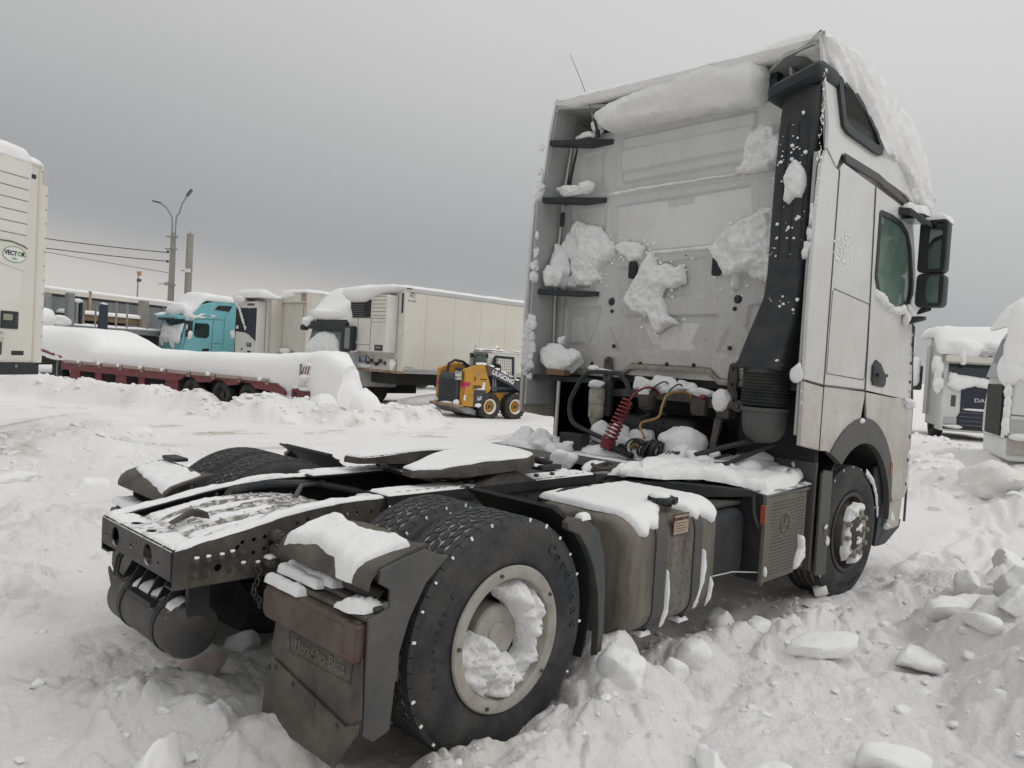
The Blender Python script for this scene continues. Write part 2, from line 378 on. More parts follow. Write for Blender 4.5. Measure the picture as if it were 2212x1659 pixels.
def curvy(p, n=5):
    P = [Vector(q) for q in p]; o = []
    for i in range(len(P)-1):
        a, b, c, d = P[max(i-1, 0)], P[i], P[i+1], P[min(i+2, len(P)-1)]
        for k in range(n):
            t = k/n; o.append(.5*((2*b)+(c-a)*t+(2*a-5*b+4*c-d)*t*t+(3*b-a-3*c+d)*t**3))
    return o+[P[-1]]
def ico(sub):
    bm = bmesh.new(); bmesh.ops.create_icosphere(bm, subdivisions=sub, radius=1)
    v = np.array([tuple(p.co) for p in bm.verts]); f = [tuple(q.index for q in p.verts) for p in bm.faces]; bm.free(); return v, f
ICO = {i: ico(i) for i in (1, 2, 3, 4)}
def lump(sub, seed, cuts=0, rough=.18, nsc=1.6):
    v, f = ICO[sub]; g = np.random.default_rng(seed); r_ = np.ones(len(v))
    if cuts:
        for _ in range(cuts):
            n = g.normal(size=3); n /= np.linalg.norm(n); c = v@n; d = g.uniform(.45, .80); q_ = np.where(c > .05, d/np.maximum(c, .05), 9); h_ = np.clip(.5+.5*(q_-r_)/.16, 0, 1); r_ = q_*(1-h_)+r_*h_-.16*h_*(1-h_)
    r_ = r_*(1+rough*fbm(v[:, 0]*nsc+seed, v[:, 1]*nsc, v[:, 2]*nsc, seed, 4, .55))
    return v*r_[:, None], f
def text(body, size, M, m_, parent, name='lettering', ext=.001, align='CENTER', shear=0, bold=0, sx=1.):
    c = bpy.data.curves.new(name, 'FONT'); c.body = body; c.size = size; c.extrude = ext; c.align_x = align; c.align_y = 'CENTER'; c.shear = shear; c.offset = bold
    c.resolution_u = 3
    tmp = bpy.data.objects.new('tmp', c); COL.objects.link(tmp)
    dg = bpy.context.evaluated_depsgraph_get(); me = bpy.data.meshes.new_from_object(tmp.evaluated_get(dg)); bpy.data.objects.remove(tmp)
    me.materials.clear(); me.materials.append(m_)
    me.transform(M @ Matrix.Diagonal((sx, 1, 1, 1)))
    return link(name, me, parent)
def frame(o, x, y):
    """matrix with origin o, text direction x and up y"""
    x = Vector(x).normalized(); y = Vector(y); z = x.cross(y).normalized(); y = z.cross(x)
    M_ = Matrix((x, y, z)).transposed().to_4x4(); M_.translation = Vector(o); return M_
# ---------------------------------------------------------------- the lot: one snow sheet to the horizon
CX, CY = -2.305, -3.3623
def seg_d(x, y, pts):
    d = np.full(np.shape(x), 1e9); s_ = np.zeros(np.shape(x)); acc = 0.
    for (x1, y1), (x2, y2) in zip(pts[:-1], pts[1:]):
        dx, dy = x2-x1, y2-y1; L_ = math.hypot(dx, dy); t = np.clip(((x-x1)*dx+(y-y1)*dy)/L_**2, 0, 1)
        e = np.hypot(x-x1-t*dx, y-y1-t*dy); k = e < d; d = np.where(k, e, d); s_ = np.where(k, acc+t*L_, s_); acc += L_
    return d, s_
RIDGES = [  # centre line, half width, height, lumpiness
    ([(4.0, 26.5), (4.9, 22.0), (6.0, 18.6), (6.5, 17.0)], 1.0, .70, .8),
    ([(6.6, 16.6), (7.1, 15.2), (7.5, 14.0)], .9, .36, .8),
    ([(7.0, 14.0), (8.3, 12.6), (9.9, 12.5), (11.2, 13.4)], 1.0, .55, .9),
    ([(11.0, 14.3), (12.2, 14.6), (13.6, 15.6)], .9, .32, .8),
    ([(-.5, 7.4), (.8, 8.4), (2.2, 10.2), (3.0, 13.5)], 1.2, .22, .7),
    ([(-.6, -1.5), (-.1, -1.48), (.35, -1.42), (.75, -1.28)], .34, .17, 1.0),
    ([(.62, -1.15), (.95, -.98), (1.2, -.85)], .26, .10, 1.2),
    ([(1.5, -1.05), (2.2, -1.25), (2.8, -1.55)], .30, .09, 1.3),
    ([(2.3, -2.75), (3.0, -2.45), (3.9, -2.25), (4.9, -2.35)], .58, .30, 1.2),
    ([(1.9, -3.2), (2.7, -3.1), (4.2, -3.0)], .6, .20, 1.0),
    ([(9.6, -1.6), (10.6, -.6), (13.4, 1.0), (15.5, 2.8)], 1.2, .42, 1.1),
    ([(14.0, -1.2), (17.0, 0.2), (21.0, 2.6), (24.5, 5.2)], 1.6, .45, 1.0),
    ([(3.95, -1.55), (4.6, -1.5), (5.4, -1.35)], .28, .07, 1.3),
    ([(-1.25, .35), (-.95, -.1), (-.75, -.55)], .34, .10, 1.0),
    ([(-1.6, 1.6), (-.9, 2.6), (-.1, 4.2)], .5, .07, 1.2),
]
def track(x, y, a, b, half, wl, amp, bend=.0):
    dx, dy = b[0]-a[0], b[1]-a[1]; L_ = math.hypot(dx, dy); ux, uy = dx/L_, dy/L_
    s_ = (x-a[0])*ux+(y-a[1])*uy; t = -(x-a[0])*uy+(y-a[1])*ux
    m_ = ss(half+.06, half-.04, np.abs(t))*ss(0, .3, s_)*ss(L_, L_-.3, s_)
    k = s_+bend*np.abs(t)+.05*vn(x*3, y*3, None, 77)
    return m_*(-.02+amp*np.sin(k/wl*2*math.pi)*(.4+.6*(vn(x*2.2, y*2.2, None, 78)*.5+.5)))
TRK = [((4.15, -1.72), (11.5, -.6), .26, .12, .045, .6), ((4.1, -3.0), (12.5, -2.5), .25, .11, .022, .6), ((1.25, -.78), (3.2, -1.12), .19, .075, .016, .8), ((-4, 2.0), (2.4, 11), .22, .11, .014, .4), ((2.3, 2.6), (9.5, 12.2), .24, .12, .014, .4), ((-3.2, -.6), (.6, 6.8), .20, .10, .012, .4)]
def tmask(x, y, a, b, half):
    dx, dy = b[0]-a[0], b[1]-a[1]; L_ = math.hypot(dx, dy); ux, uy = dx/L_, dy/L_; s_ = (x-a[0])*ux+(y-a[1])*uy; t = -(x-a[0])*uy+(y-a[1])*ux
    return ss(half+.30, half-.06, np.abs(t))*ss(-.3, .5, s_)*ss(L_+.3, L_-.5, s_)
def ground_h(x, y, fine=True):
    x = np.asarray(x, float); y = np.asarray(y, float); d = np.hypot(x-CX, y-CY)
    z = -.32*ss(9, 25, d) + .035*fbm(x*.35, y*.35, None, 3, 3)*ss(1.5, 6, np.hypot(x-1, y)) + .02*fbm(x*1.3, y*1.3, None, 5, 3)
    rub = np.zeros_like(x)
    for i, (pts, hw, h, lum) in enumerate(RIDGES):
        e, s_ = seg_d(x, y, pts); e = e+hw*.35*vn(x*1.6/hw, y*1.6/hw, None, 90+i)
        m_ = ss(hw, hw*.08, e); z = z+h*m_*(.85+.22*vn(x*1.1/hw, y*1.1/hw, None, 60+i)); rub = np.maximum(rub, lum*ss(hw*1.45, hw*.5, e))
    # trampled, loose snow along the near side of the tractor and around its tail
    rub = np.maximum(rub, .62*ss(1.15, .2, np.abs(y+1.85+.10*x))*ss(-1.6, -.9, x)*ss(6.5, 4.5, x))
    rub = np.maximum(rub, .55*ss(1.3, .4, np.hypot((x+1.1)*.9, y-.2)))
    rub = np.maximum(rub, .30*ss(.05, .5, vn(x*.55, y*.55, None, 31))*ss(20, 6, d))
    for q_ in TRK[:3]: rub = rub*(1-.88*tmask(x, y, q_[0], q_[1], q_[2]))
    rub = rub*(1-.85*ss(.9, .5, np.abs(y))*ss(1.0, 1.6, x)*ss(4.5, 3.5, x))
    z = z - .05*ss(1.1, .8, np.abs(y))*ss(-.6, 0, x)*ss(5.4, 4.8, x)
    if fine:
        wx = x+.10*vn(x*4, y*4, None, 12); wy = y+.10*vn(x*4, y*4, None, 13)
        for sc, am, sd in ((2.1, .070, 1), (4.6, .042, 2), (9.0, .026, 3), (17., .011, 4)):
            far = ss(sc*-1.6+46, 10, d) if sc < 9 else ss(16, 7, d)
            d1, d2, iv = cells(wx*sc, wy*sc, 40+sd)
            z = z+rub*far*am*((iv-.25)*ss(.0, .34, d2-d1)+.70*np.sqrt(np.clip(1-d1*d1*1.3, 0, 1))-.40)
        z = z+(.010+(.012*rub))*fbm(x*7, y*7, None, 51, 4)*ss(22, 8, d)+.004*fbm(x*31, y*31, None, 52, 3)*ss(12, 5, d)*(.6+rub)
        # soft old footprints and wheel marks
        d1, d2, iv = cells(x*1.3+3, y*1.3, 88); z = z-.035*ss(.30, .14, d1)*(iv > .45)*ss(14, 6, d)*(1-rub*.5)
        for q_ in TRK: z = z+track(x, y, *q_)
    return z
def dirt_tone_at(x, y):
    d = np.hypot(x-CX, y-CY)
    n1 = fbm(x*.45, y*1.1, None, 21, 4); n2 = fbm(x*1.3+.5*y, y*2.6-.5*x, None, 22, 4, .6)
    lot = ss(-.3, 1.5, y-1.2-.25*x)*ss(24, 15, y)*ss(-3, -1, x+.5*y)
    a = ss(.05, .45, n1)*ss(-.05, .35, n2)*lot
    under = ss(1.25, .9, np.abs(y+.05))*ss(-.3, .5, x)*ss(5.0, 4.3, x)*(.45+.4*n2)  # tone darkened along the strip below the tractor, broken by noise
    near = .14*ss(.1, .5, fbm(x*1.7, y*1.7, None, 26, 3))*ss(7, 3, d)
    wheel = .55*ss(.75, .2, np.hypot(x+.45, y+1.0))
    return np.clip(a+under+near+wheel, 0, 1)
ths = []
t_ = YAW-R(46)
while t_ < YAW+R(46): ths.append(t_); t_ += R(.155)
e_ = t_
while e_ < YAW-R(46)+2*math.pi-R(3): ths.append(e_); e_ += R(6)
ths = np.array(ths); rr = [1.6]
while rr[-1] < 900: rr.append(rr[-1]*(1.0055 if rr[-1] < 8 else 1.013 if rr[-1] < 40 else 1.07))
rr = np.array(rr); TT, RR = np.meshgrid(ths, rr, indexing='ij'); gx = CX+RR*np.cos(TT); gy = CY+RR*np.sin(TT)
gz = ground_h(gx, gy); na, nb = gx.shape
V = np.stack([gx.ravel(), gy.ravel(), gz.ravel()], 1); V = np.vstack([V, [CX, CY, -.05]])
ii = np.arange(na)[:, None]*nb+np.arange(nb-1)[None]; jj = ((np.arange(na)+1) % na)[:, None]*nb+np.arange(nb-1)[None]
quads = np.stack([ii, ii+1, jj+1, jj], -1).reshape(-1, 4)
tri = np.array([(i*nb, ((i+1) % na)*nb, na*nb) for i in range(na)])
me = bpy.data.meshes.new('snowy_ground')
me.vertices.add(len(V)); me.vertices.foreach_set('co', V.ravel())
nl = len(quads)*4+len(tri)*3; me.loops.add(nl); me.loops.foreach_set('vertex_index', np.concatenate([quads.ravel(), tri.ravel()]).astype(np.int32))
me.polygons.add(len(quads)+len(tri)); me.polygons.foreach_set('loop_start', np.concatenate([np.arange(len(quads))*4, len(quads)*4+np.arange(len(tri))*3]).astype(np.int32))
me.polygons.foreach_set('loop_total', np.concatenate([np.full(len(quads), 4), np.full(len(tri), 3)]).astype(np.int32))
me.update(calc_edges=True); me.validate()
if me.polygons[0].normal.z < 0: me.flip_normals()
me.shade_smooth()
at = me.attributes.new('dirt_tone', 'FLOAT', 'POINT'); at.data.foreach_set('value', np.append(dirt_tone_at(gx.ravel(), gy.ravel()), 0).astype(np.float32))
gm = bpy.data.materials.new('packed_snow'); gm.use_nodes = True; t = gm.node_tree; nn = t.nodes; lk = t.links; b = nn['Principled BSDF']
b.inputs['Roughness'].default_value = .8; b.inputs['Specular IOR Level'].default_value = .22
tc = nn.new('ShaderNodeTexCoord'); at = nn.new('ShaderNodeAttribute'); at.attribute_name = 'dirt_tone'
def gn(sc, det, ro, st=None):
    n = nn.new('ShaderNodeTexNoise'); n.inputs['Scale'].default_value = sc; n.inputs['Detail'].default_value = det; n.inputs['Roughness'].default_value = ro
    mp = nn.new('ShaderNodeMapping'); mp.inputs['Scale'].default_value = st or (1, 1, 1); lk.new(tc.outputs['Object'], mp.inputs[0]); lk.new(mp.outputs[0], n.inputs['Vector']); return n.outputs['Fac']
def gr(s_, a, c):
    n = nn.new('ShaderNodeMapRange'); n.inputs['From Min'].default_value = a; n.inputs['From Max'].default_value = c; lk.new(s_, n.inputs['Value']); return n.outputs[0]
def gmix(f, a, c):
    n = nn.new('ShaderNodeMix'); n.data_type = 'RGBA'; lk.new(f, n.inputs[0])
    for i, v in ((6, a), (7, c)):
        if isinstance(v, tuple): n.inputs[i].default_value = (*v, 1)
        else: lk.new(v, n.inputs[i])
    return n.outputs[2]
def gmul(a, c):
    n = nn.new('ShaderNodeMath'); n.operation = 'MULTIPLY'; lk.new(a, n.inputs[0])
    if isinstance(c, float): n.inputs[1].default_value = c
    else: lk.new(c, n.inputs[1])
    return n.outputs[0]
c0 = gmix(gr(gn(.9, 6, .6), .35, .7), (.85, .845, .84), (.81, .795, .78))
c1 = gmix(gmul(gr(gn(6, 8, .7), .5, .72), .16), c0, (.70, .645, .59))
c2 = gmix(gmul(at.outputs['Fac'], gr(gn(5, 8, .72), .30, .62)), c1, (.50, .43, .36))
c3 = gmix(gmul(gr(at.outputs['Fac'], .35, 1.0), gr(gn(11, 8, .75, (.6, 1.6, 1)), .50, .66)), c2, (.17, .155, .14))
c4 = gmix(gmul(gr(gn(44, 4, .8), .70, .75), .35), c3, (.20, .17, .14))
lk.new(c4, b.inputs['Base Color'])
bp = nn.new('ShaderNodeBump'); bp.inputs['Strength'].default_value = .85; bp.inputs['Distance'].default_value = .016; lk.new(gn(42, 6, .7), bp.inputs['Height'])
bp2 = nn.new('ShaderNodeBump'); bp2.inputs['Strength'].default_value = .5; bp2.inputs['Distance'].default_value = .04; lk.new(gn(9, 6, .65), bp2.inputs['Height']); lk.new(bp.outputs[0], bp2.inputs['Normal'])
lk.new(bp2.outputs[0], b.inputs['Normal'])
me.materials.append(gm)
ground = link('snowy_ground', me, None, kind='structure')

# loose snow crumbs, far too many to count
def G1(x, y): return float(ground_h(np.array([x]), np.array([y]))[0])
pts = []
g = np.random.default_rng(11)
def sow(n, fx, fy, s0, s1):
    for _ in range(n):
        pts.append((fx(), fy(), s0*(s1/s0)**(g.random()**2.2)))
sow(420, lambda: g.uniform(-1.5, 6.0), lambda: -1.55-.02+g.normal()*.42, .008, .05)
sow(160, lambda: g.normal(-.9, .55), lambda: g.normal(.1, .7), .008, .045)
sow(200, lambda: g.uniform(1.6, 4.8), lambda: g.normal(-2.5, .45), .012, .085)
sow(260, lambda: g.uniform(1.2, 3.4), lambda: g.normal(-1.0, .3), .008, .04)
sow(300, lambda: g.uniform(-2, 3.5), lambda: g.uniform(1.5, 9), .010, .07)
sow(260, lambda: g.uniform(-.6, 2.8), lambda: g.uniform(6.8, 11), .015, .11)
sow(260, lambda: g.uniform(5.5, 15), lambda: g.uniform(-2.6, 2.6), .012, .12)
for (p, hw, h, lum) in RIDGES[:4]+RIDGES[10:12]:
    for _ in range(170):
        i = g.integers(len(p)-1); t_ = g.random(); x_ = p[i][0]*(1-t_)+p[i+1][0]*t_; y_ = p[i][1]*(1-t_)+p[i+1][1]*t_
        pts.append((x_+g.normal()*hw*.45, y_+g.normal()*hw*.45, .03*(5.5**(g.random()**2))))
pts = np.array(pts); pz = ground_h(pts[:, 0], pts[:, 1]); lib = [lump(2, 300+i, 9, .35) for i in range(10)]; lib2 = [lump(3, 330+i, 10, .3) for i in range(10)]
vs, fs, n0 = [], [], 0
for i, (x_, y_, s_) in enumerate(pts):
    v, f = (lib2 if s_ > .035 else lib)[i % 10]; a = g.random()*6.28; ca, sa = math.cos(a), math.sin(a); q = v*s_*np.array([1, g.uniform(.6, 1), g.uniform(.35, .7)])
    q = np.stack([q[:, 0]*ca-q[:, 1]*sa, q[:, 0]*sa+q[:, 1]*ca, q[:, 2]], 1)+[x_, y_, pz[i]-s_*.05]; vs.append(q); fs.append(np.array(f)+n0); n0 += len(v)
me = bpy.data.meshes.new('snow_crumbs'); me.from_pydata(np.vstack(vs).tolist(), [], np.vstack(fs).tolist()); me.materials.append(m_snow); me.shade_smooth()
link('snow_crumbs', me, None, kind='stuff', label='loose crumbs of ploughed snow scattered round the wheels and banks')

# individual lumps and slabs of snow that can be told apart
def block(label, x, y, s, seed, cuts=9, rz=0, tilt=(0, 0), dz=.25, mat_=None, group='snow lumps lying on the lot', rough=.12, name='snow_lump', cat='snow lump', z=None):
    v, f = lump(4, seed, cuts+4, rough*.8, 2.2); v = v*np.array(s)
    v = v+np.array([(fbm(v[:, 1]*9, v[:, 2]*9, v[:, 0]*9, seed+k, 3)*.022+fbm(v[:, 1]*28, v[:, 2]*28, v[:, 0]*28, seed+k+9, 3)*.009)*min(1, s[0]*4) for k in range(3)]).T
    o = link(name, bpy.data.meshes.new(name), None); o.data.from_pydata(v.tolist(), [], f); o.data.materials.append(mat_ or m_snow); o.data.shade_smooth(); o.data.set_sharp_from_angle(angle=R(38))
    o.location = (x, y, (G1(x, y) if z is None else z)+s[2]*(dz-.22)); o.rotation_euler = (R(tilt[0]), R(tilt[1]), R(rz)); return tag(o, label, cat, group)
block('large flat slab of snow lying tilted beside the tank, the biggest slab', 2.12, -1.60, (.30, .17, .075), 1, 9, -28, (10, -8), .75, rough=.06, name='snow_slab', cat='snow slab')
block('pointed snow lump standing between the tank and the front wheel', 2.18, -1.02, (.13, .11, .15), 2, 7, 20, (0, 20), .5)
block('rounded snow lump just right of the pointed one by the tank', 2.18, -1.26, (.16, .12, .10), 3, 6, 10)
block('tall snow lump wedged against the rear wheel and blade guard', .66, -1.34, (.15, .13, .15), 4, 7, 40, (10, 5), .45, m_snow)
block('snow slab lying alone at the bottom edge, right of centre', 1.12, -2.34, (.22, .11, .085), 5, 8, -52, (12, 0), .55, name='snow_slab', cat='snow slab')
block('thin snow slab standing on edge left of the lone bottom slab', .55, -1.86, (.15, .065, .10), 6, 8, 52, (14, 0), .5, name='snow_slab', cat='snow slab')
block('broken snow slab leaning on the thin upright slab near the bottom', .60, -2.08, (.17, .10, .09), 7, 8, -30, (0, 14), .5, name='snow_slab', cat='snow slab')
block('big rounded snow boulder on the heap at the right edge', 3.35, -2.62, (.34, .26, .22), 8, 6, 10, dz=.6)
block('upright snow boulder at the back of the right heap', 4.35, -2.12, (.26, .17, .21), 9, 7, 25, dz=.75)
block('flat snow boulder in the middle of the right heap', 3.15, -2.15, (.33, .21, .15), 10, 7, -20, (8, 4), .5)
block('low snow boulder at the left end of the right heap', 2.55, -2.05, (.22, .15, .10), 14, 7, 0, dz=.6)
block('snow boulder nearest the camera on the right heap', 2.35, -2.75, (.24, .2, .13), 15, 7, 33, dz=.6)
for i, (x_, y_, s_, lb_) in enumerate(((2.95, -2.42, (.17, .14, .12), 'chunk of snow at the foot of the right heap, under the big boulder'), (3.75, -2.30, (.20, .16, .15), 'chunk of snow on the crest of the right heap behind the big boulder'), (2.75, -2.32, (.12, .13, .09), 'small chunk between the low boulder and the right heap'), (3.9, -1.95, (.14, .12, .11), 'chunk of snow on the near slope of the right heap beside the wheel track'), (3.0, -3.0, (.20, .15, .11), 'wide chunk of snow at the right edge near the bottom corner'), (.95, -1.42, (.11, .09, .08), 'small chunk of snow lying outside the fuel tank'), (1.35, -1.30, (.12, .10, .09), 'snow chunk lying just under the fuel tank edge'))): block(lb_, x_, y_, s_, 60+i, 6, 37*i, (6*i % 20-8, 5), .45)
block('clean white peak of snow at the bottom left edge', -1.19, -.60, (.20, .13, .21), 11, 6, 30, (6, 0), .45, rough=.08)
block('pinkish snow lump under the air tank', -.64, .22, (.17, .12, .12), 12, 6, 0, mat_=mat('snow_pinkish', (.70, .60, .58), .8, spec=.2, bump=(40, .4, .01)))
block('snow lump behind the pinkish one, deep under the chassis', -.20, .62, (.16, .15, .14), 13, 7, 50)
block('dirty snow lump at the foot of the mudflap', -.78, -1.12, (.13, .10, .09), 16, 7, 0, mat_=m_snow_d)
block('large dirty snow mound alone beyond the cab', 10.3, -.72, (.55, .45, .34), 17, 6, 20, dz=.15, mat_=m_snow_d, rough=.3, name='snow_mound', cat='snow mound')
block('round snow lump beside the front wheel tracks', 5.7, -1.2, (.17, .15, .11), 18, 6, 0)
block('snow lump on the far snow by the mudflap, left of the far wheels', .55, 5.6, (.24, .18, .12), 19, 7, 0)
block('low snow slab near the left edge of the lot', .05, 6.3, (.26, .14, .10), 20, 7, 20, name='snow_slab', cat='snow slab')
block('flat snow slab lying behind the far rear tyres', 2.15, 6.6, (.34, .2, .06), 21, 7, 20, name='snow_slab', cat='snow slab')
block('snow lump of the ridge at the far left of the lot', 2.6, 9.6, (.2, .16, .11), 22, 7, 20)
block('snow clod trapped behind the front tyre, on the ground', 3.42, -1.12, (.10, .09, .10), 23, 7, 20, dz=.7)
block('snow clod lying in front of the perforated guard', 3.18, -1.22, (.14, .09, .07), 24, 7, -30)
# ================================================================ the tractor unit: x forward, y left, z up, rear axle at x=0
T = thing('tractor_truck', 'large white snow-plastered tractor unit with bare muddy chassis, nearest vehicle', 'truck', (0, 0, 0))
XW = 2.93                                     # plane of the cab's back wall
def top(z): return lambda u, v, h: (u, v, z+h)
def wallp(x=XW): return lambda u, v, h: (x-h, u, v)
def sidep(y=-1.25): return lambda u, v, h: (u, y-h, v)

# ---------------- wheels
def tyre_prof(w, R_=.50):
    h = w/2
    return [(.292, -h+.02), (.305, -h+.004), (.33, -h-.004), (.38, -h-.012), (.43, -h-.010), (.465, -h+.002), (.482, -h+.012), (R_-.012, -h+.024), (R_-.012, h-.024), (.482, h-.012), (.465, h-.002), (.43, h+.010), (.38, h+.012), (.33, h+.004), (.305, h-.004), (.292, h-.02)]
def make_tyre(w, pat, name='tyre'):
    a = MB().lathe(tyre_prof(w), (0, 0, 0), 'y', 96); tyre = a.mesh(name, m_rub, 50)
    g_ = MB().lathe([(.4915, -w/2+.026), (.4945, -w/4), (.4945, w/4), (.4915, w/2-.026)], (0, 0, 0), 'y', 96); gro = g_.mesh('groove', m_groove, 50)
    b = MB(); ribs = 5; W_ = w-.05; nb = 54 if pat == 'drive' else 40
    for k in range(ribs):
        cy = -W_/2+W_*(k+.5)/ribs; hw = W_/ribs/2-(.0034 if pat == 'drive' else .006)
        for i in range(nb):
            a0 = 2*math.pi*(i+(.5 if k % 2 else 0))/nb; da = 2*math.pi/nb*(.435 if pat == 'drive' and 0 < k < 4 else .478 if pat == 'drive' else .492); zz = .0075 if pat == 'drive' else .002
            pl = [(-da, -hw+zz), (0, -hw-zz*.2), (da, -hw+zz), (da*1.0, hw-zz*.2), (da*.1, hw-zz), (-da, hw+zz*.2)]
            sk = da*.35*(1 if k % 2 else -1)
            vs = [( (rr_)*math.cos(a0+p+sk*q/hw), cy+q, (rr_)*math.sin(a0+p+sk*q/hw)) for rr_ in (.484, .5005) for p, q in pl]
            b.add(vs, [(0, 1, 2, 3, 4, 5), (6, 7, 8, 9, 10, 11)]+[(j, (j+1) % 6, 6+(j+1) % 6, 6+j) for j in range(6)])
    for sgn in (-1, 1):                                     # shoulder ribs with sipes
        for i in range(nb):
            a0 = 2*math.pi*i/nb; da = math.pi/nb*.93; vs = []
            for rr_, yy in ((.478, w/2-.010), (.500, w/2-.022), (.500, w/2-.028), (.478, w/2-.028)):
                vs += [(rr_*math.cos(a0-da), sgn*yy, rr_*math.sin(a0-da)), (rr_*math.cos(a0+da), sgn*yy, rr_*math.sin(a0+da))]
            b.add(vs, [(0, 1, 3, 2), (2, 3, 5, 4), (4, 5, 7, 6), (0, 2, 4, 6), (1, 3, 5, 7)])
    trd = b.mesh('tread', m_tread, 30)
    n_ = MB(); gg = np.random.default_rng(3)
    for sgn in (-1, 1):
        for i in range(0, nb, 2):
            if gg.random() < .22: continue
            a0 = 2*math.pi*(i+.5)/nb; c_ = Vector((.4905*math.cos(a0), sgn*(w/2-.0125), .4905*math.sin(a0))); M_ = Matrix.Translation(c_) @ Matrix.Rotation(-a0, 4, 'Y')
            kk = .65+.5*gg.random(); n_.box(-.008*kk, .008*kk, -.003, .003, -.004-.003*gg.random(), .004*kk, M_)
    return tyre, gro, trd, n_.mesh('snow_plug', m_snow, 0)
W_REAR = make_tyre(.275, 'drive'); W_FRONT = make_tyre(.30, 'steer'); gtr = np.random.default_rng(8)
def ring(mb, r0, r1, y0, y1, n=64): return mb.lathe([(r0, y0), (r1, y0), (r1, y1), (r0, y1)], (0, 0, 0), 'y', n, closed=True)
def hexnut(mb, c, r, y0, y1, ax='y', a0=0, n=6):
    p = [(r*math.cos(a0+2*math.pi*i/n), r*math.sin(a0+2*math.pi*i/n)) for i in range(n)]
    pts_ = {'y': lambda q: (c[0]+q[0], c[2]+q[1]), 'z': lambda q: (c[0]+q[0], c[1]+q[1]), 'x': lambda q: (c[1]+q[0], c[2]+q[1])}[ax]
    return mb.prism([pts_(q) for q in p], ax, y0, y1)
def tyre_word(parent, word, y, r, a_start, step, size, s, m_):
    for i, ch in enumerate(word):
        a = a_start-s*i*step; c = Vector((r*math.cos(a), y, r*math.sin(a))); rad = Vector((math.cos(a), 0, math.sin(a))); tan = Vector((s*math.sin(a), 0, -s*math.cos(a)))
        text(ch, size, frame(c, tan, rad), m_, parent, 'sidewall_letter', .0025, bold=.0008)
def wheel(label_, x, y, z, w, parts_, face, kind, turn=0., steer=0.):
    """face = -1: the outer side looks towards -y"""
    o = link('wheel', MB().lathe([(.285, -w/2+.03), (.285, w/2-.03)], (0, 0, 0), 'y', 48).mesh('wheel_well', m_rimd, 50), T)
    o.location = (x, y, z); o.rotation_euler = (0, turn, steer); o['label'] = label_
    for me_ in parts_:
        if 'plug' in me_.name and y > 0: continue
        q = link(me_.name.split('.')[0], me_, o)
        if 'plug' in me_.name: q['kind'] = 'stuff'
    f_ = face
    rm = MB(); out_ = f_*w/2
    if kind == 'dish':
        rm.lathe([(.302, out_-f_*.004), (.304, out_+f_*.004), (.298, out_+f_*.012), (.262, out_+f_*.014), (.250, out_+f_*.006), (.246, out_-f_*.02), (.243, out_-f_*.05), (.235, out_-f_*.052), (.240, out_-f_*.03), (.25, out_-f_*.02)], (0, 0, 0), 'y', 72)
        rm.build('rim', m_rim, o, 40)
        di = MB().lathe([(.245, out_-f_*.04), (.225, out_-f_*.13), (.20, out_-f_*.15), (.0, out_-f_*.152)], (0, 0, 0), 'y', 56); di.build('wheel_disc', m_rimd, o, 40)
        hb = MB().lathe([(.125, out_-f_*.15), (.122, out_-f_*.075), (.115, out_-f_*.065), (.055, out_-f_*.058), (.05, out_-f_*.05), (.0, out_-f_*.048)], (0, 0, 0), 'y', 48); hb.build('hub_cap', m_rim, o, 30)
        n0_ = MB()
        for i in range(5):
            a = 2*math.pi*i/5+.9; hexnut(n0_, (.28*math.cos(a), 0, .28*math.sin(a)), .008, out_+f_*.010, out_+f_*.022)
        n0_.build('rim_bolts', m_rimd, o)
        n1_ = MB()
        for i in range(10):
            a = 2*math.pi*i/10; hexnut(n1_, (.168*math.cos(a), 0, .168*math.sin(a)), .017, out_-f_*.155, out_-f_*.115)
        n1_.build('wheel_nuts', m_rimd, o)
    elif kind == 'steer':
        rm.lathe([(.300, out_-f_*.004), (.302, out_+f_*.004), (.292, out_+f_*.010), (.272, out_+f_*.004), (.262, out_-f_*.03), (.250, out_-f_*.06), (.215, out_-f_*.045), (.205, out_+f_*.02), (.19, out_+f_*.035), (.125, out_+f_*.038), (.118, out_+f_*.03), (.115, out_-f_*.01)], (0, 0, 0), 'y', 72)
        rm.build('rim', m_rimd, o, 40)
        pl = MB().lathe([(.198, out_+f_*.030), (.196, out_+f_*.041), (.126, out_+f_*.043), (.124, out_+f_*.03)], (0, 0, 0), 'y', 48); pl.build('nut_ring', m_rim, o, 30)
        hb = MB().lathe([(.118, out_), (.114, out_+f_*.055), (.09, out_+f_*.072), (.0, out_+f_*.08)], (0, 0, 0), 'y', 40); hb.build('hub_cap', m_rimd, o, 40)
        base_n = MB(); hexnut(base_n, (0, 0, 0), .019, 0, f_*.035); nm = base_n.mesh('wheel_nut', m_rim, 30)
        for i in range(10):
            a = 2*math.pi*i/10+.2; q = link('wheel_nut', nm, o); q.location = (.162*math.cos(a), out_+f_*.042, .162*math.sin(a))
    return o
wr = wheel('outer near rear wheel packed with snow', 0, -1.06, .49, .275, W_REAR, -1, 'dish', .35)
wheel('inner near rear wheel', 0, -.735, .49, .275, W_REAR, 1, 'plain', .9)
wheel('outer far rear wheel', 0, 1.06, .49, .275, W_REAR, 1, 'dish', .2)
wheel('inner far rear wheel', 0, .735, .49, .275, W_REAR, -1, 'plain', 1.3)
wf = wheel('near front wheel with snow in its hub', 3.70, -1.045, .485, .30, W_FRONT, -1, 'steer', .1, R(-3))
wheel('far front wheel', 3.70, 1.045, .485, .30, W_FRONT, 1, 'steer', .4, R(-3))
tyre_word(wr, 'Cordiant', -.1515, .415, R(75), R(8.2), .068, 1, m_black)
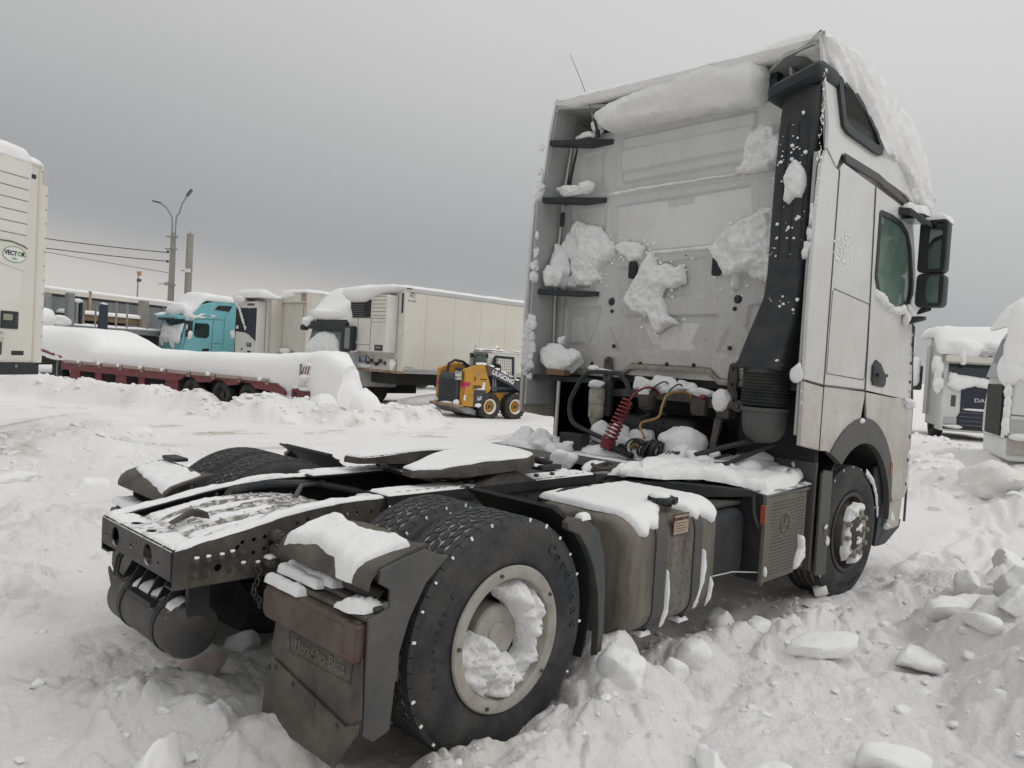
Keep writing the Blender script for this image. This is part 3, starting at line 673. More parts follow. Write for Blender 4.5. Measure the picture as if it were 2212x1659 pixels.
tyre_word(wr, '315/70R22.5', -.1505, .40, R(214), R(5), .030, 1, m_rub)
tyre_word(wf, 'Cordiant', -.164, .395, R(305), R(7.5), .055, 1, m_black)
wl = lambda u, v, h: (u, -1.06-.10-h*1.0+.0, v-.49+.0)
sw = [(-0.03, 0.71), (0.09, 0.725), (0.20, 0.665), (0.245, 0.56), (0.25, 0.42), (0.215, 0.30), (0.13, 0.24), (0.0, 0.225), (-0.13, 0.265), (-0.21, 0.36), (-0.235, 0.47), (-0.13, 0.52), (-0.01, 0.47), (0.0, 0.41), (0.07, 0.40), (0.09, 0.35), (0.14, 0.41), (0.12, 0.51), (0.07, 0.55), (0.04, 0.61), (0.0, 0.64)]
s_ = snow('snow', sw, lambda u, v, h: (u, -.045-h, v-.49), wr, T=.10, edge=.05, cell=.0085, seed=5, amp=.75, nsc=13, ja=.014)
s_.rotation_euler = (0, -.35, 0)
for sh, sd_ in (([(-.10, .10), (-.17, .02), (-.19, -.12), (-.15, -.2), (-.10, -.12), (-.11, 0)], 6), ([(-.02, .23), (-.12, .20), (-.17, .10), (-.12, .08), (-.02, .15), (.10, .16), (.12, .22)], 7), ([(-.06, -.23), (.10, -.21), (.13, -.13), (.03, -.15), (-.05, -.16)], 8), ([(-.09, .06), (.05, .11), (.09, .02), (.06, -.09), (-.04, -.10), (-.06, -.02)], 9)):
    q = snow('snow', sh, lambda u, v, h: (u, -.175-h, v), wf, T=.05, edge=.04, cell=.011, seed=sd_, amp=.6, nsc=16); q.rotation_euler = (0, -.1, 0)
snow('snow', [(.20, .42), (.33, .34), (.42, .22), (.47, .06), (.49, .08), (.44, .25), (.34, .38), (.2, .47)], lambda u, v, h: (u, -.166-h, v), wf, T=.008, edge=.02, cell=.012, seed=12, amp=.8, nsc=20, ja=.015).rotation_euler = (0, -.1, 0)
# axle, differential and springs in the dark between the wheels
MB().tube([(0, -.6, .49), (0, -.22, .49), (0, -.12, .49), (0, .12, .49), (0, .22, .49), (0, .6, .49)], [.07, .08, .19, .19, .08, .07], 16).build('rear_axle', m_framei, T)
MB().cyl((.1, 0, .5), (3.2, 0, .72), .045, 12).build('prop_shaft', m_framei, T)
for s1 in (-1, 1):
    MB().lathe([(.0, 0), (.10, 0), (.125, .05), (.12, .12), (.10, .17), (.0, .18)], (-.28, s1*.47, .52), 'z', 20).build('air_spring', m_rub, T)
    box('spring_arm', (-.42, .7, s1*.47-.04, s1*.47+.04, .40, .47), m_framei, T)

# ---------------- frame rails
ztop = [(-1.04, .815), (-.90, .845), (-.75, .872), (-.6, .90), (-.45, .922), (-.3, .936), (-.1, .94), (.4, .925), (5.0, .925)]
zbot = [(-1.04, .665), (-.66, .665), (-.45, .66), (-.2, .655), (5.0, .65)]
HOLES = [(-.86, .73, .016), (-.78, .80, .011), (-.76, .82, .010), (-.71, .825, .010), (-.66, .83, .010), (-.71, .77, .010), (-.66, .78, .010), (-.63, .80, .014), (-.51, .87, .010), (-.46, .88, .010), (-.40, .875, .010), (-.56, .82, .010), (-.51, .82, .010), (-.46, .83, .010), (-.35, .88, .009), (-.30, .885, .009), (-.25, .885, .009), (-.2, .885, .009), (-.30, .83, .009), (-.24, .83, .009), (-.18, .83, .009), (-.12, .88, .009), (-.06, .88, .009)]+[(x_, .80, .010) for x_ in np.arange(.3, 3.0, .1)]+[(x_, .86, .009) for x_ in np.arange(.95, 1.9, .12)]
def rail(s1):
    rl = MB(); plate(rl, ztop+zbot[::-1], [circ(a, b, r_, 10) for a, b, r_ in HOLES], 'y', s1*.39, s1*.382)
    o = rl.build('frame_rail', m_frame if s1 < 0 else m_framei, T, 30)
    fl = MB()
    for prof, dz in ((ztop, -.008), (zbot, 0)):
        n_ = len(prof); vs = []
        for x_, z_ in prof: vs += [(x_, s1*.382, z_+dz), (x_, s1*.315, z_+dz), (x_, s1*.315, z_+dz+.008), (x_, s1*.382, z_+dz+.008)]
        f = [(0, 1, 2, 3), tuple((n_-1)*4+i for i in (3, 2, 1, 0))]+[(i*4+j, i*4+(j+1) % 4, (i+1)*4+(j+1) % 4, (i+1)*4+j) for i in range(n_-1) for j in range(4)]
        fl.add(vs, f)
    fl.build('rail_flange', m_framei, o, 30)
    return o
rail_n, rail_f = rail(-1), rail(1)
nutm = MB(); hexnut(nutm, (0, 0, 0), .0125, -.018, 0); nutm.cyl((0, 0, 0), (0, -.005, 0), .019, 16); nutm.cyl((0, -.018, 0), (0, -.030, 0), .0065, 8); nutm = nutm.mesh('bolt', m_frame, 30)
capm = MB(); v_, f_ = lump(2, 41, 0, .25); capm.add(v_*np.array([.011, .009, .007]), f_); capm = capm.mesh('snow_on_bolt', m_snow, 60)
for x_, z_, c_ in [(-.96, .775, 1), (-.91, .775, 1), (-.86, .778, 1), (-.81, .782, 1), (-.765, .785, 0), (-.96, .72, 0), (-.91, .722, 0), (-.81, .728, 0), (-.76, .728, 1), (-.70, .722, 1)]:
    b_ = link('bolt', nutm, rail_n); b_.location = (x_, -.390, z_); b_.rotation_euler = (0, random.random(), 0)
    if c_: q = link('snow', capm, b_); q.location = (0, -.015, .012); q.rotation_euler = (0, -b_.rotation_euler[1], 0)
for x_, z_ in [(.62+.09*i, .79+.05*(i % 2)) for i in range(9)]+[(1.62+.1*i, .80) for i in range(4)]:
    b_ = link('bolt', nutm, rail_n); b_.location = (x_, -.390, z_)
def ztf(x): return float(np.interp(x, [p[0] for p in ztop], [p[1] for p in ztop]))
def railsnow(y0, y1, x0, x1, sd_, T_=.012):
    return snow('snow', [(x0, y0), (x1, y0), (x1, y1), (x0, y1)], lambda u, v, h: (u, v, ztf(u)+h+.001), T, m_snow, T=T_, edge=.02, cell=.010 if x1-x0 < 2 else .013, seed=sd_, amp=1.1, nsc=9, ja=.012, base=-.002)
railsnow(-.388, -.318, -1.03, -.02, 21); railsnow(.318, .388, -1.03, .3, 22)
# fifth wheel sub-frame: a wider angle plate lies on both rails from the axle forward
for s1 in (-1, 1):
    pl = MB(); plate(pl, [(-.05, s1*.42), (1.55, s1*.42), (1.55, s1*.24), (-.05, s1*.24)], [], 'z', .943, .951); pl.box(-.05, 1.55, min(s1*.42, s1*.412), max(s1*.42, s1*.412), .90, .9428)
    pl.build('subframe_plate', m_framei, T, 30)
    pl = snow('snow', [(-.04, s1*.415), (1.54, s1*.415), (1.54, s1*.25), (-.04, s1*.25)], top(.951), T, m_snow, T=.010, edge=.012, cell=.012, seed=24+s1, amp=.4, nsc=8, ja=.004, base=-.001)
    gr_ = MB()
    for i in range(24):
        x_ = .02+i*.062
        gr_.box(x_, x_+.030, s1*.385-.0025, s1*.385+.0025, .957, .9625)
    gr_.build('slot_row', m_framei, pl, 0)
for x0, x1 in ((.43, .62), (1.05, 1.20), (1.42, 1.52)):
    o = box('cross_plate', (x0, x1, -.238, .238, .943, .951), m_framei, T, .002)
    snow('snow', [(x0+.01, -.235), (x1-.01, -.235), (x1-.01, .235), (x0+.01, .235)], top(.951), T, m_snow, T=.010, edge=.02, cell=.013, seed=int(x0*50), amp=.6, nsc=8, ja=.01)
# rear cross member, hollow, with real holes
cm = MB(); plate(cm, [(-.376, .70), (.376, .70), (.376, .815), (-.376, .815)], [circ(.21, .757, .045, 22, .043), circ(-.15, .757, .045, 22, .043), circ(.32, .745, .009), circ(-.26, .745, .010), circ(.03, .755, .011), circ(.085, .775, .006), circ(-.03, .775, .006), circ(.09, .722, .006), circ(-.03, .725, .006), circ(-.20, .73, .007)], 'x', -1.046, -1.038)
plate(cm, [(-1.038, -.376), (-.915, -.376), (-.915, .376), (-1.038, .376)], [circ(-.985, y_, .020, 18, .026) for y_ in (.25, .14, -.03, -.20, -.32)]+[circ(-.965, -.07, .008)], 'z', .815, .823)
cm.box(-1.038, -.92, -.376, .376, .694, .700)
cross = cm.build('cross_member', m_framed, T, 30)
box('cross_member_liner', (-.93, -.922, -.37, .37, .702, .812), m_dark, cross, 0)
for y0, y1, sd_ in ((.16, .36, 31), (-.36, -.10, 32)):
    q = jag([(-1.03, y0), (-.93, y0+.01), (-.925, y1-.02), (-1.03, y1)], .012, sd_)
    s2 = snow('snow', q, top(.823), cross, m_snow, T=.008, edge=.02, cell=.009, seed=sd_, amp=.6, nsc=18, ja=.006)
# ribbed plastic guard between the rails
def pz(x): return .80+.075*math.sin(math.pi*min(1, max(0, (x+.93)/.98)))**.8
for k in range(4):
    y0 = -.30+k*.152; y1 = y0+.140; xs = np.linspace(-.91, -.13, 22); p = MB(); rg = []
    for x_ in xs:
        z_ = pz(x_); rg.append([(x_, y0, z_-.006), (x_, y0+.012, z_+.008), (x_, y0+.05, z_+.012), (x_, y1-.05, z_+.012), (x_, y1-.012, z_+.008), (x_, y1, z_-.006), (x_, y1-.02, z_-.012), (x_, y0+.02, z_-.012)])
    p.loft(rg)
    for x_ in xs[2::3]:
        for yy in (y0+.035, y1-.035): p.lathe([(.006, 0), (.004, .005), (0, .0055)], (x_, yy, pz(x_)+.011), 'z', 8)
    o = p.build('plank', m_plank, T, 50)
    snow('snow', jag([(-.90, y0+.03), (-.62+.13*(k % 2), y0+.03), (-.52+.10*(k % 3), y1-.05), (-.90, y1-.03)], .02, 40+k), lambda u, v, h: (u, v, pz(u)+.012+h), T, m_snow, T=.006, edge=.03, cell=.010, seed=40+k, amp=1.5, nsc=22, ja=.012)
MB().loft([[(-.92, -.07, .85), (-.92, -.03, .85), (-.90, -.03, .862), (-.90, -.07, .862)], [(-.84, -.09, .88), (-.84, -.05, .88), (-.83, -.05, .905), (-.83, -.09, .905)], [(-.79, -.15, .875), (-.79, -.07, .875), (-.80, -.07, .905), (-.80, -.15, .905)]]).build('wedge_bracket', m_frame, T, 20)
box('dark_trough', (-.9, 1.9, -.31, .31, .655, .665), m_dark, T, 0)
# cable looms inside the far rail
MB().tube([(-.55, .30, .80), (-.48, .29, .90), (-.3, .29, .92), (0, .29, .90), (.25, .28, .84), (.5, .2, .75)], .022, 10).build('cable_loom', m_rub, T)
MB().tube([(-.28, .10, .80), (-.2, .16, .86), (-.1, .27, .90), (.05, .29, .905)], .014, 8).build('air_pipe', m_grey, T)
MB().tube([(.0, .1, .80), (.2, .05, .83), (.45, .1, .80)], .016, 8).build('air_pipe', m_frame, T)
o = box('valve_block', (.14, .28, .02, .16, .78, .84), m_frame, T, .02)
snow('snow', [(.15, .03), (.27, .03), (.27, .15), (.15, .15)], top(.842), o, m_snow, T=.015, edge=.03, seed=51, amp=.8, nsc=20)
# arm with chain
MB().tube([(-.62, -.40, .835), (-.62, -.45, .835)], .026, 12).build('ball_joint', m_frame, T); hx = MB(); hexnut(hx, (-.62, 0, .835), .020, -.45, -.475); hx.build('bolt', m_frame, T)
MB().tube([(-.62, -.42, .83), (-.60, -.44, .80), (-.60, -.46, .765)], .022, 10).build('arm_bracket', m_frame, T)
tb = MB().tube([(-.615, -.40, .775), (-.60, -.7, .765), (-.585, -1.135, .745)], [.030, .030, .031], 18, cap=False); tb.tube([(-.585, -1.135, .745), (-.60, -.7, .765)], [.026, .026], 18, cap=False)
tb.build('mudguard_tube', m_guard, T, 60); MB().lathe([(0, -.045), (.026, -.045)], (-.587, -1.05, .749), 'y', 16).build('tube_inside', m_dark, T)
snow('snow', [(-.63, -.43), (-.60, -.43), (-.585, -.56), (-.615, -.56)], top(.800), T, m_snow, T=.014, edge=.02, cell=.009, seed=52)
cap_ = MB().tube([(-.645, -.39, .727), (-.645, -.45, .727)], [.026, .022], 12); hexnut(cap_, (-.645, 0, .727), .014, -.45, -.465); cap_.build('spring_pin', m_frame, T)
snow('snow', [(-.67, -.40), (-.63, -.40), (-.63, -.44), (-.67, -.44)], top(.750), T, m_snow, T=.012, edge=.012, cell=.007, seed=53)
ch = MB()
for k in range(9):
    t_ = k/8; c_ = Vector((-.70+.015*math.sin(k), -.405-.02*t_, .71-.155*t_)); rot = Matrix.Rotation(k*math.pi/2+.4, 4, 'Z')
    ch.tube([tuple(Matrix.Translation(c_) @ rot @ Vector((.010*math.cos(a), 0, .016*math.sin(a)))) for a in np.linspace(0, 2*math.pi, 11)[:-1]], .0035, 5, closed=True)
ch.build('chain', m_frame, T)

# ---------------- fifth wheel coupling
FO = [(.20, -.20), (.18, -.30), (.30, -.38), (.45, -.42), (.75, -.44), (.92, -.43), (1.06, -.34), (1.14, -.12), (1.14, .12), (1.06, .36), (.95, .47), (.75, .49), (.45, .43), (.30, .37), (.18, .30), (.20, .20), (.45, .10), (.66, .045), (.72, 0), (.66, -.045), (.45, -.10)]
def ftz(x): return 1.042+.046*float(ss(.18, .62, x))
fp = MB(); n_ = len(FO); fp.add([(x_, y_, ftz(x_)-.065+(.03 if x_ < .35 else 0)) for x_, y_ in FO]+[(x_, y_, ftz(x_)-.012) for x_, y_ in FO]+[(x_*.99+.006, y_*.985, ftz(x_)) for x_, y_ in FO], [tuple(range(n_))[::-1], tuple(range(2*n_, 3*n_))]+[(k*n_+i, k*n_+(i+1) % n_, (k+1)*n_+(i+1) % n_, (k+1)*n_+i) for k in (0, 1) for i in range(n_)])
fw_ = fp.build('fifth_wheel', m_frame, T, 30)
snow('snow', [(a*.985+.01, b*.975) for a, b in FO], lambda u, v, h: (u, v, ftz(u)+h), fw_, m_snow, T=.016, edge=.03, cell=.011, seed=61, amp=.12, nsc=4, ja=.006)
for s1 in (-1, 1):
    MB().loft([rrect(.50, 1.02, s1*.36-.06, s1*.36+.06, .03, 2) and [(a, b, .952) for a, b in rrect(.50, 1.02, s1*.36-.06, s1*.36+.06, .03, 2)], [(a, b, .975) for a, b in rrect(.58, .96, s1*.36-.055, s1*.36+.055, .03, 2)], [(a, b, 1.01) for a, b in rrect(.68, .86, s1*.36-.05, s1*.36+.05, .03, 2)]]).build('pedestal', m_frame, fw_, 30)
    for x_ in (.46, .54, 1.06, 1.20):
        hx = MB(); hx.cyl((x_, s1*.36, .951), (x_, s1*.36, .958), .020, 12); hexnut(hx, (x_, s1*.36, 0), .015, .958, .978, 'z'); hx.build('bolt', m_frame, fw_)
box('mounting_plate', (.42, 1.28, -.41, .41, .9525, .960), m_framei, fw_, .003)
box('locking_handle', (.95, 1.12, -.50, -.46, 1.02, 1.05), m_framei, fw_, .006)
MB().tube([(1.03, -.2, 1.06), (1.10, -.32, 1.06), (1.12, -.42, 1.045)], .014, 8).build('release_bar', m_framei, fw_)

# ---------------- rear mudguards, one each side
def guard(s1):
    near = s1 < 0; P = link('mudguard', MB().box(-.555, -.545, min(s1*.58, s1*1.18), max(s1*.58, s1*1.18), .45, .90).mesh('guard_back', m_guard, 0), T)
    prof = [(-.702, .815), (-.698, .838), (-.685, .862), (-.655, .885), (-.60, .902), (-.52, .925), (-.455, .94)]
    rg = []
    for yy in np.linspace(.57, 1.185, 13):
        w_ = .0 if yy < 1.1 else 0
        xe = .03*vn(np.array([yy*9.]), np.array([s1*3.]), None, 5)[0]
        rg.append([(x_+(xe if i == len(prof)-1 else 0), s1*yy, z_) for i, (x_, z_) in enumerate(prof)]+[(x_+(xe if i == 0 else 0)+.004, s1*yy, z_-.010) for i, (x_, z_) in enumerate(prof[::-1])])
    MB().loft(rg).build('guard_top', m_guard, P, 40)
    side = [(-.345, .885), (-.40, .895), (-.46, .925), (-.56, .905), (-.66, .878), (-.665, .83), (-.615, .80), (-.612, .735), (-.70, .71), (-.70, .60), (-.70, .30), (-.655, .265), (-.585, .285), (-.572, .44), (-.56, .56), (-.52, .68), (-.45, .80), (-.38, .855)]
    MB().prism([(a, b) for a, b in side], 'y', s1*1.185, s1*1.20).build('guard_side', m_guards, P, 30, bevel=.004)
    # wide outer blade seen along the tyre
    bl = [[(-.345, .885), (-.45, .80), (-.52, .68), (-.56, .56), (-.572, .44), (-.585, .285)], [(-.46, .915), (-.555, .81), (-.60, .68), (-.625, .56), (-.635, .44), (-.64, .28)]]
    box('shelf', (-.70, -.60, min(s1*.56, s1*1.18), max(s1*.56, s1*1.18), .695, .715), m_guard, P, .006)
    box('shelf_lip', (-.66, -.62, min(s1*.56, s1*1.18), max(s1*.56, s1*1.18), .718, .738), m_guard, P, .008)
    # lamp bar
    a, b = (.52, 1.175)
    rg = []
    for yy, k in ((a, .55), (a+.015, .85), (a+.04, 1), (b-.02, 1), (b, .8)):
        rg.append([(-.735+(1-k)*.02+px, s1*yy, .615+pz_*k) for px, pz_ in ((0, -.06), (.0, .045), (.015, .072), (.05, .078), (.08, .078), (.08, -.075), (.02, -.075))])
    lampo = MB().loft(rg).build('tail_lamp', m_lamp, P, 40)
    box('red_lens', (-.739, -.68, min(s1*1.10, s1*1.18), max(s1*1.10, s1*1.18), .55, .688), m_redd, lampo, .012)
    box('lens', (-.7375, -.72, min(s1*.80, s1*1.095), max(s1*.80, s1*1.095), .556, .668), m_lamp, lampo, .005)
    # flap in two pieces
    u = lambda q: [(s1*abs(y_), z_) for y_, z_ in q]
    fl = MB().prism(u([(.60, .545), (1.185, .575), (1.195, .36), (1.12, .30), (.62, .385), (.575, .42)]), 'x', -.712, -.702).build('mudflap', m_guard, P, 20, bevel=.003)
    lo = MB().prism(u([(.615, .40), (1.125, .315), (1.20, .35), (1.20, .32), (1.07, .14), (.55, .14), (.565, .28)]), 'x', -.728, -.716)
    lo.build('lower_flap', m_guard, fl, 20, bevel=.004)
    for yy, zz in ((.65, .375), (.78, .352), (.93, .328), (1.08, .303), (.60, .36), (.90, .495)):
        hx = MB(); hexnut(hx, (0, s1*yy, zz), .009, -.735, -.727, 'x'); hx.build('bolt', m_frame, fl)
    if near:
        fr_ = MB(); q = [(.715, .535), (1.135, .55), (1.13, .465), (.72, .455)]
        fr_.tube([(-.714, -a_, b_) for a_, b_ in q], .0025, 5, closed=True); fr_.build('name_frame', m_guard, fl)
        text('Mercedes-Benz', .062, frame((-.7135, -.925, .502), (0, -1, .035), (0, 0, 1)), mat('embossed_letters', (.16, .15, .13), .7), fl, 'embossed_name', .003, sx=.88, bold=.0)
        sn = [(-.695, -.60), (-.66, -.60), (-.52, -.60), (-.46, -.62), (-.50, -.85), (-.47, -1.05), (-.50, -1.15), (-.60, -1.12), (-.70, -1.09), (-.715, -1.0), (-.68, -.93), (-.665, -.75)]
        zz = lambda u_: float(np.interp(u_, [p[0] for p in prof], [p[1] for p in prof]))
        snow('snow', sn, lambda a_, b_, h: (a_-(.3*h if a_ < -.66 else 0), b_, zz(a_)+h), P, m_snow, T=.030, edge=.035, cell=.009, seed=71, amp=.5, nsc=10)
        for x0, x1, y0, y1, z_, sd_ in ((-.735, -.69, -.53, -.80, .692, 72), (-.69, -.635, -.55, -.86, .728, 73), (-.66, -.61, -.57, -.92, .742, 74)):
            snow('snow', [(x0, y0), (x1, y0), (x1+.004, (y0+y1)/2), (x1, y1), (x0, y1+.02)], top(z_), P, m_snow, T=.032, edge=.016, cell=.007, seed=sd_, amp=.3, nsc=12, ja=.005)
        snow('snow', [(-.73, -1.03), (-.64, -1.05), (-.61, -1.17), (-.70, -1.165), (-.735, -1.12)], top(.722), P, m_snow, T=.035, edge=.03, cell=.008, seed=75, amp=.7, nsc=20)
        snow('snow', [(-.64, -1.02), (-.56, -1.04), (-.55, -1.17), (-.60, -1.16)], top(.716), P, m_snow, T=.02, edge=.02, cell=.008, seed=76, amp=.7, nsc=20)
    else:
        snow('snow', [(-.69, .60), (-.50, .60), (-.47, .9), (-.50, 1.15), (-.62, 1.15), (-.66, .9)], lambda a_, b_, h: (a_, b_, float(np.interp(a_, [p[0] for p in prof], [p[1] for p in prof]))+h), P, m_snow, T=.014, edge=.03, cell=.010, seed=77, amp=.9, nsc=14)
        snow('snow', [(-.735, .56), (-.62, .56), (-.62, 1.15), (-.735, 1.15)], top(.716), P, m_snow, T=.03, edge=.03, cell=.012, seed=78, amp=.6, nsc=10)
        box('guard_lug', (-.50, -.42, .93, 1.10, .955, .975), m_framei, P, .006)
    # front half of the wheel cover
    rg = []
    for t_ in np.linspace(62, -22, 15):
        a_ = R(t_); r0, r1 = .575, .585; rg.append([(r0*math.cos(a_), s1*.60, .49+r0*math.sin(a_)), (r0*math.cos(a_), s1*1.17, .49+r0*math.sin(a_)), (r1*math.cos(a_), s1*1.17, .49+r1*math.sin(a_)), (r1*math.cos(a_), s1*.60, .49+r1*math.sin(a_))])
    q = MB().loft(rg).build('front_cover', m_framei, P, 40)
    rb = MB()
    for t_ in range(-20, 62, 6):
        a_ = R(t_); p_ = [(r_*math.cos(a_), .49+r_*math.sin(a_)) for r_ in (.585, .60)]; a2 = a_+.012; p2 = [(r_*math.cos(a2), .49+r_*math.sin(a2)) for r_ in (.60, .585)]
        rb.prism(p_+p2, 'y', s1*.62, s1*1.16)
    for yy in np.arange(.65, 1.16, .10):
        for t_ in range(-20, 58, 6):
            a_, a2 = R(t_), R(t_+6); rb.prism([(r_*math.cos(b_), .49+r_*math.sin(b_)) for r_, b_ in ((.585, a_), (.598, a_), (.598, a2), (.585, a2))], 'y', s1*yy, s1*(yy+.008))
    rb.build('cover_ribs', m_framei, q, 0)
    # a flat strip of the cover runs in over the tyre
    bladep = [(.33, .935), (.36, .955), (.47, .935), (.56, .87), (.61, .76), (.635, .60), (.645, .40), (.635, .27), (.60, .27), (.60, .42), (.58, .58), (.54, .70), (.48, .80), (.42, .87), (.335, .905)]
    MB().prism(bladep, 'y', s1*1.175, s1*1.215).build('cover_blade', m_guards, P, 30, bevel=.006)
    if near: snow('snow', [(.42, -1.17), (.50, -1.17), (.50, -1.215), (.42, -1.215)], top(.938), P, m_snow, T=.03, edge=.02, cell=.008, seed=79)
    return P
guard(-1); guard(1)

# ---------------- compressed-air tank under the tail
at_ = MB().lathe([(.0, -.335), (.06, -.332), (.105, -.318), (.117, -.30), (.118, .30), (.105, .318), (0, .335)], (-.92, 0, .462), 'y', 48).build('air_tank', m_airt, T, 40)
for yy in (-.20, .16):
    MB().lathe([(.1185, yy-.016), (.122, yy-.016), (.122, yy+.016), (.1185, yy+.016)], (-.92, 0, .462), 'y', 48).build('strap', m_framei, at_, 30)
for yy in (.24, .16, .07, -.05, -.14, -.22):
    MB().prism([(-1.0, .555), (-.90, .60), (-.90, .694), (-.925, .694)], 'y', yy-.004, yy+.004).build('bracket_fin', m_framei, at_, 0)
box('bracket_shelf', (-1.03, -.99, -.16, .10, .535, .555), m_framei, at_, .003); box('bracket_plate', (-.95, -.86, -.33, -.30, .5, .68), m_framei, at_, .003)
for yy in (.30, .27): MB().tube([(-.96, yy, .69), (-1.0, yy, .64), (-1.01, yy, .58), (-.98, yy-.01, .54)], .008, 8).build('air_hose', m_blk, at_)
snow('snow', [(-.99, -.14), (-.93, -.14), (-.92, .14), (-.99, .14)], lambda u, v, h: (u, v, .462+math.sqrt(max(.12**2-(u+.92)**2, 0))+h), at_, m_snow, T=.006, edge=.03, cell=.009, seed=81, amp=1.2, nsc=30)
snow('snow', [(-.99, -.29), (-.93, -.29), (-.92, -.22), (-.99, -.22)], lambda u, v, h: (u, v, .462+math.sqrt(max(.12**2-(u+.92)**2, 0))+h), at_, m_snow, T=.006, edge=.02, cell=.008, seed=82, amp=1.2, nsc=30)

# ---------------- fuel tank
def tsec(x, off=0., r_=.135):
    return [(x, a, b) for a, b in rrect(-1.215-off, -.56+off, .285-off, .900+off, r_+off, 8)]
tk = MB().loft([[(x, -.8875+(a+.8875)*k, .592+(b-.592)*k) for x, a, b in tsec(x)] for x, k in ((.785, .86), (.792, .92), (.81, .965), (.835, .99), (.87, 1), (1.00, 1), (1.012, 1.006), (1.60, 1.006), (1.61, 1), (1.64, .985), (1.655, .95))])
tank = tk.build('fuel_tank', m_tank, T, 40)
dp = MB()
for x_ in np.arange(1.17, 1.36, .06):
    for z_ in np.arange(.40, .86, .055): dp.lathe([(.006, 0), (.004, -.003), (0, -.0035)], (x_+.02*(int(z_*18) % 2), -1.219, z_), 'y', 6)
dp.build('dimples', m_tank, tank, 0)
for x0, x1, nm in ((1.03, 1.13, 's'), (1.40, 1.48, 's')):
    MB().loft([tsec(x0, .005), tsec(x0, .011), tsec(x1, .011), tsec(x1, .005)], cap=False).build('tank_strap', m_strap, tank, 30)
    MB().tube([((x0+x1)/2, -1.16, .30), ((x0+x1)/2-.02, -1.14, .26), ((x0+x1)/2-.01, -1.10, .245), ((x0+x1)/2, -1.07, .265)], .010, 8).build('strap_hook', m_framei, tank)
    snow('snow', [((x0+x1)/2-.05, -1.17), ((x0+x1)/2+.04, -1.17), ((x0+x1)/2+.03, -1.07), ((x0+x1)/2-.05, -1.08)], top(.262), tank, m_snow, T=.022, edge=.02, cell=.009, seed=int(x0*90))
box('sticker', (1.175, 1.325, -1.2245, -1.2195, .772, .885), m_redd, tank, 0); box('sticker_face', (1.183, 1.317, -1.2265, -1.2195, .780, .877), mat('sticker_paper', (.42, .36, .28), .6, grime=((.3, .2, .15), .6, 30)), tank, 0)
text('ВНИМАНИЕ', .026, frame((1.25, -1.228, .858), (1, 0, 0), (0, 0, 1)), m_redd, tank, 'sticker_heading', .0008, sx=.92)
for i in range(4): box('sticker_line', (1.195, 1.305-.02*(i % 2), -1.2275, -1.2265, .834-.014*i, .838-.014*i), m_board, tank, 0)
def tspt(u, v, h):   # v runs over the top, then down the rounded shoulder
    L0 = -1.08
    if v >= L0: return (u, v, .902+h)
    a = min((L0-v)/.135, math.pi/2+.3)
    if a < math.pi/2: return (u, L0-(.137+h)*math.sin(a), .765+(.137+h)*math.cos(a))
    return (u, -1.217-h, .765-(a-math.pi/2)*.135)
snow('snow', [(.84, -.58), (1.63, -.58), (1.64, -1.02), (1.64, -1.22), (1.58, -1.26), (1.48, -1.20), (1.42, -1.23), (1.36, -1.17), (1.30, -1.13), (1.20, -1.12), (1.12, -1.16), (1.04, -1.24), (.98, -1.22), (.94, -1.27), (.89, -1.25), (.85, -1.14), (.82, -.95), (.83, -.8)], tspt, tank, m_snow, T=.034, edge=.035, cell=.011, seed=91, amp=.25, nsc=6, ja=.010)
MB().tube([(1.60, -.60, .91), (1.0, -.64, .94), (.90, -.66, .93)], .010, 8).build('pipe', m_framei, tank)
cp = MB(); cp.cyl((1.23, -1.10, .87), (1.23, -1.115, .925), .052, 20); cp.build('filler_neck', m_tank, tank)
cp = MB().lathe([(.0, 0), (.066, 0), (.072, .008), (.072, .026), (.064, .034), (.0, .036)], (1.23, -1.115, .925), 'z', 24)
for i in range(8):
    a = i*math.pi/4; cp.box(-.010, .010, .058, .080, .0, .030, Matrix.Translation((1.23, -1.115, .927)) @ Matrix.Rotation(a, 4, 'Z'))
cp = cp.build('tank_cap', m_black, tank, 30)
snow('snow', circ(1.22, -1.11, .05, 12), top(.961), cp, m_snow, T=.012, edge=.02, cell=.008, seed=93, amp=1.2, nsc=30, ja=.02)
for q, sd_ in (([(1.145, .60), (1.155, .60), (1.175, .48), (1.165, .38), (1.12, .31), (1.11, .31), (1.145, .40)], 94), ([(1.49, .66), (1.505, .66), (1.53, .56), (1.51, .48), (1.47, .40), (1.44, .34), (1.43, .34), (1.475, .45)], 95), ([(1.60, .50), (1.62, .45), (1.60, .38), (1.56, .33), (1.59, .42)], 96)):
    snow('snow', q, sidep(-1.221), tank, m_snow, T=.02, edge=.02, cell=.007, seed=sd_, ja=.004, step=.015)

# ---------------- silencer housing with perforated guard, and the deck above
hs = [circ(2.36+.0245*i+(.01225 if j % 2 else 0), .375+.0215*j, .0066, 6) for i in range(15) for j in range(22) if math.hypot(2.36+.0245*i+.006-2.55, (.375+.0215*j-.68)*.92) > .088]
pg = MB(); plate(pg, [(2.285, .335), (2.725, .335), (2.725, .87), (2.285, .87)], hs, 'y', -1.20, -1.194); pf = pg.build('perforated_guard', m_perf, T, 0)
hs = [circ(2.765+.0245*i, .375+.0215*j, .0066, 6) for i in range(5) for j in range(22)]
pg = MB(); plate(pg, [(2.73, .335), (2.90, .345), (2.90, .90), (2.73, .87)], hs, 'y', -1.185, -1.179); pg.build('perforated_guard', m_perf, T, 0)
MB().lathe([(.062, -.010), (.066, -.010), (.066, .002), (.062, .002)], (2.55, -1.196, .68), 'y', 32, closed=True).build('emblem_ring', m_perf, pf, 30)
st = MB()
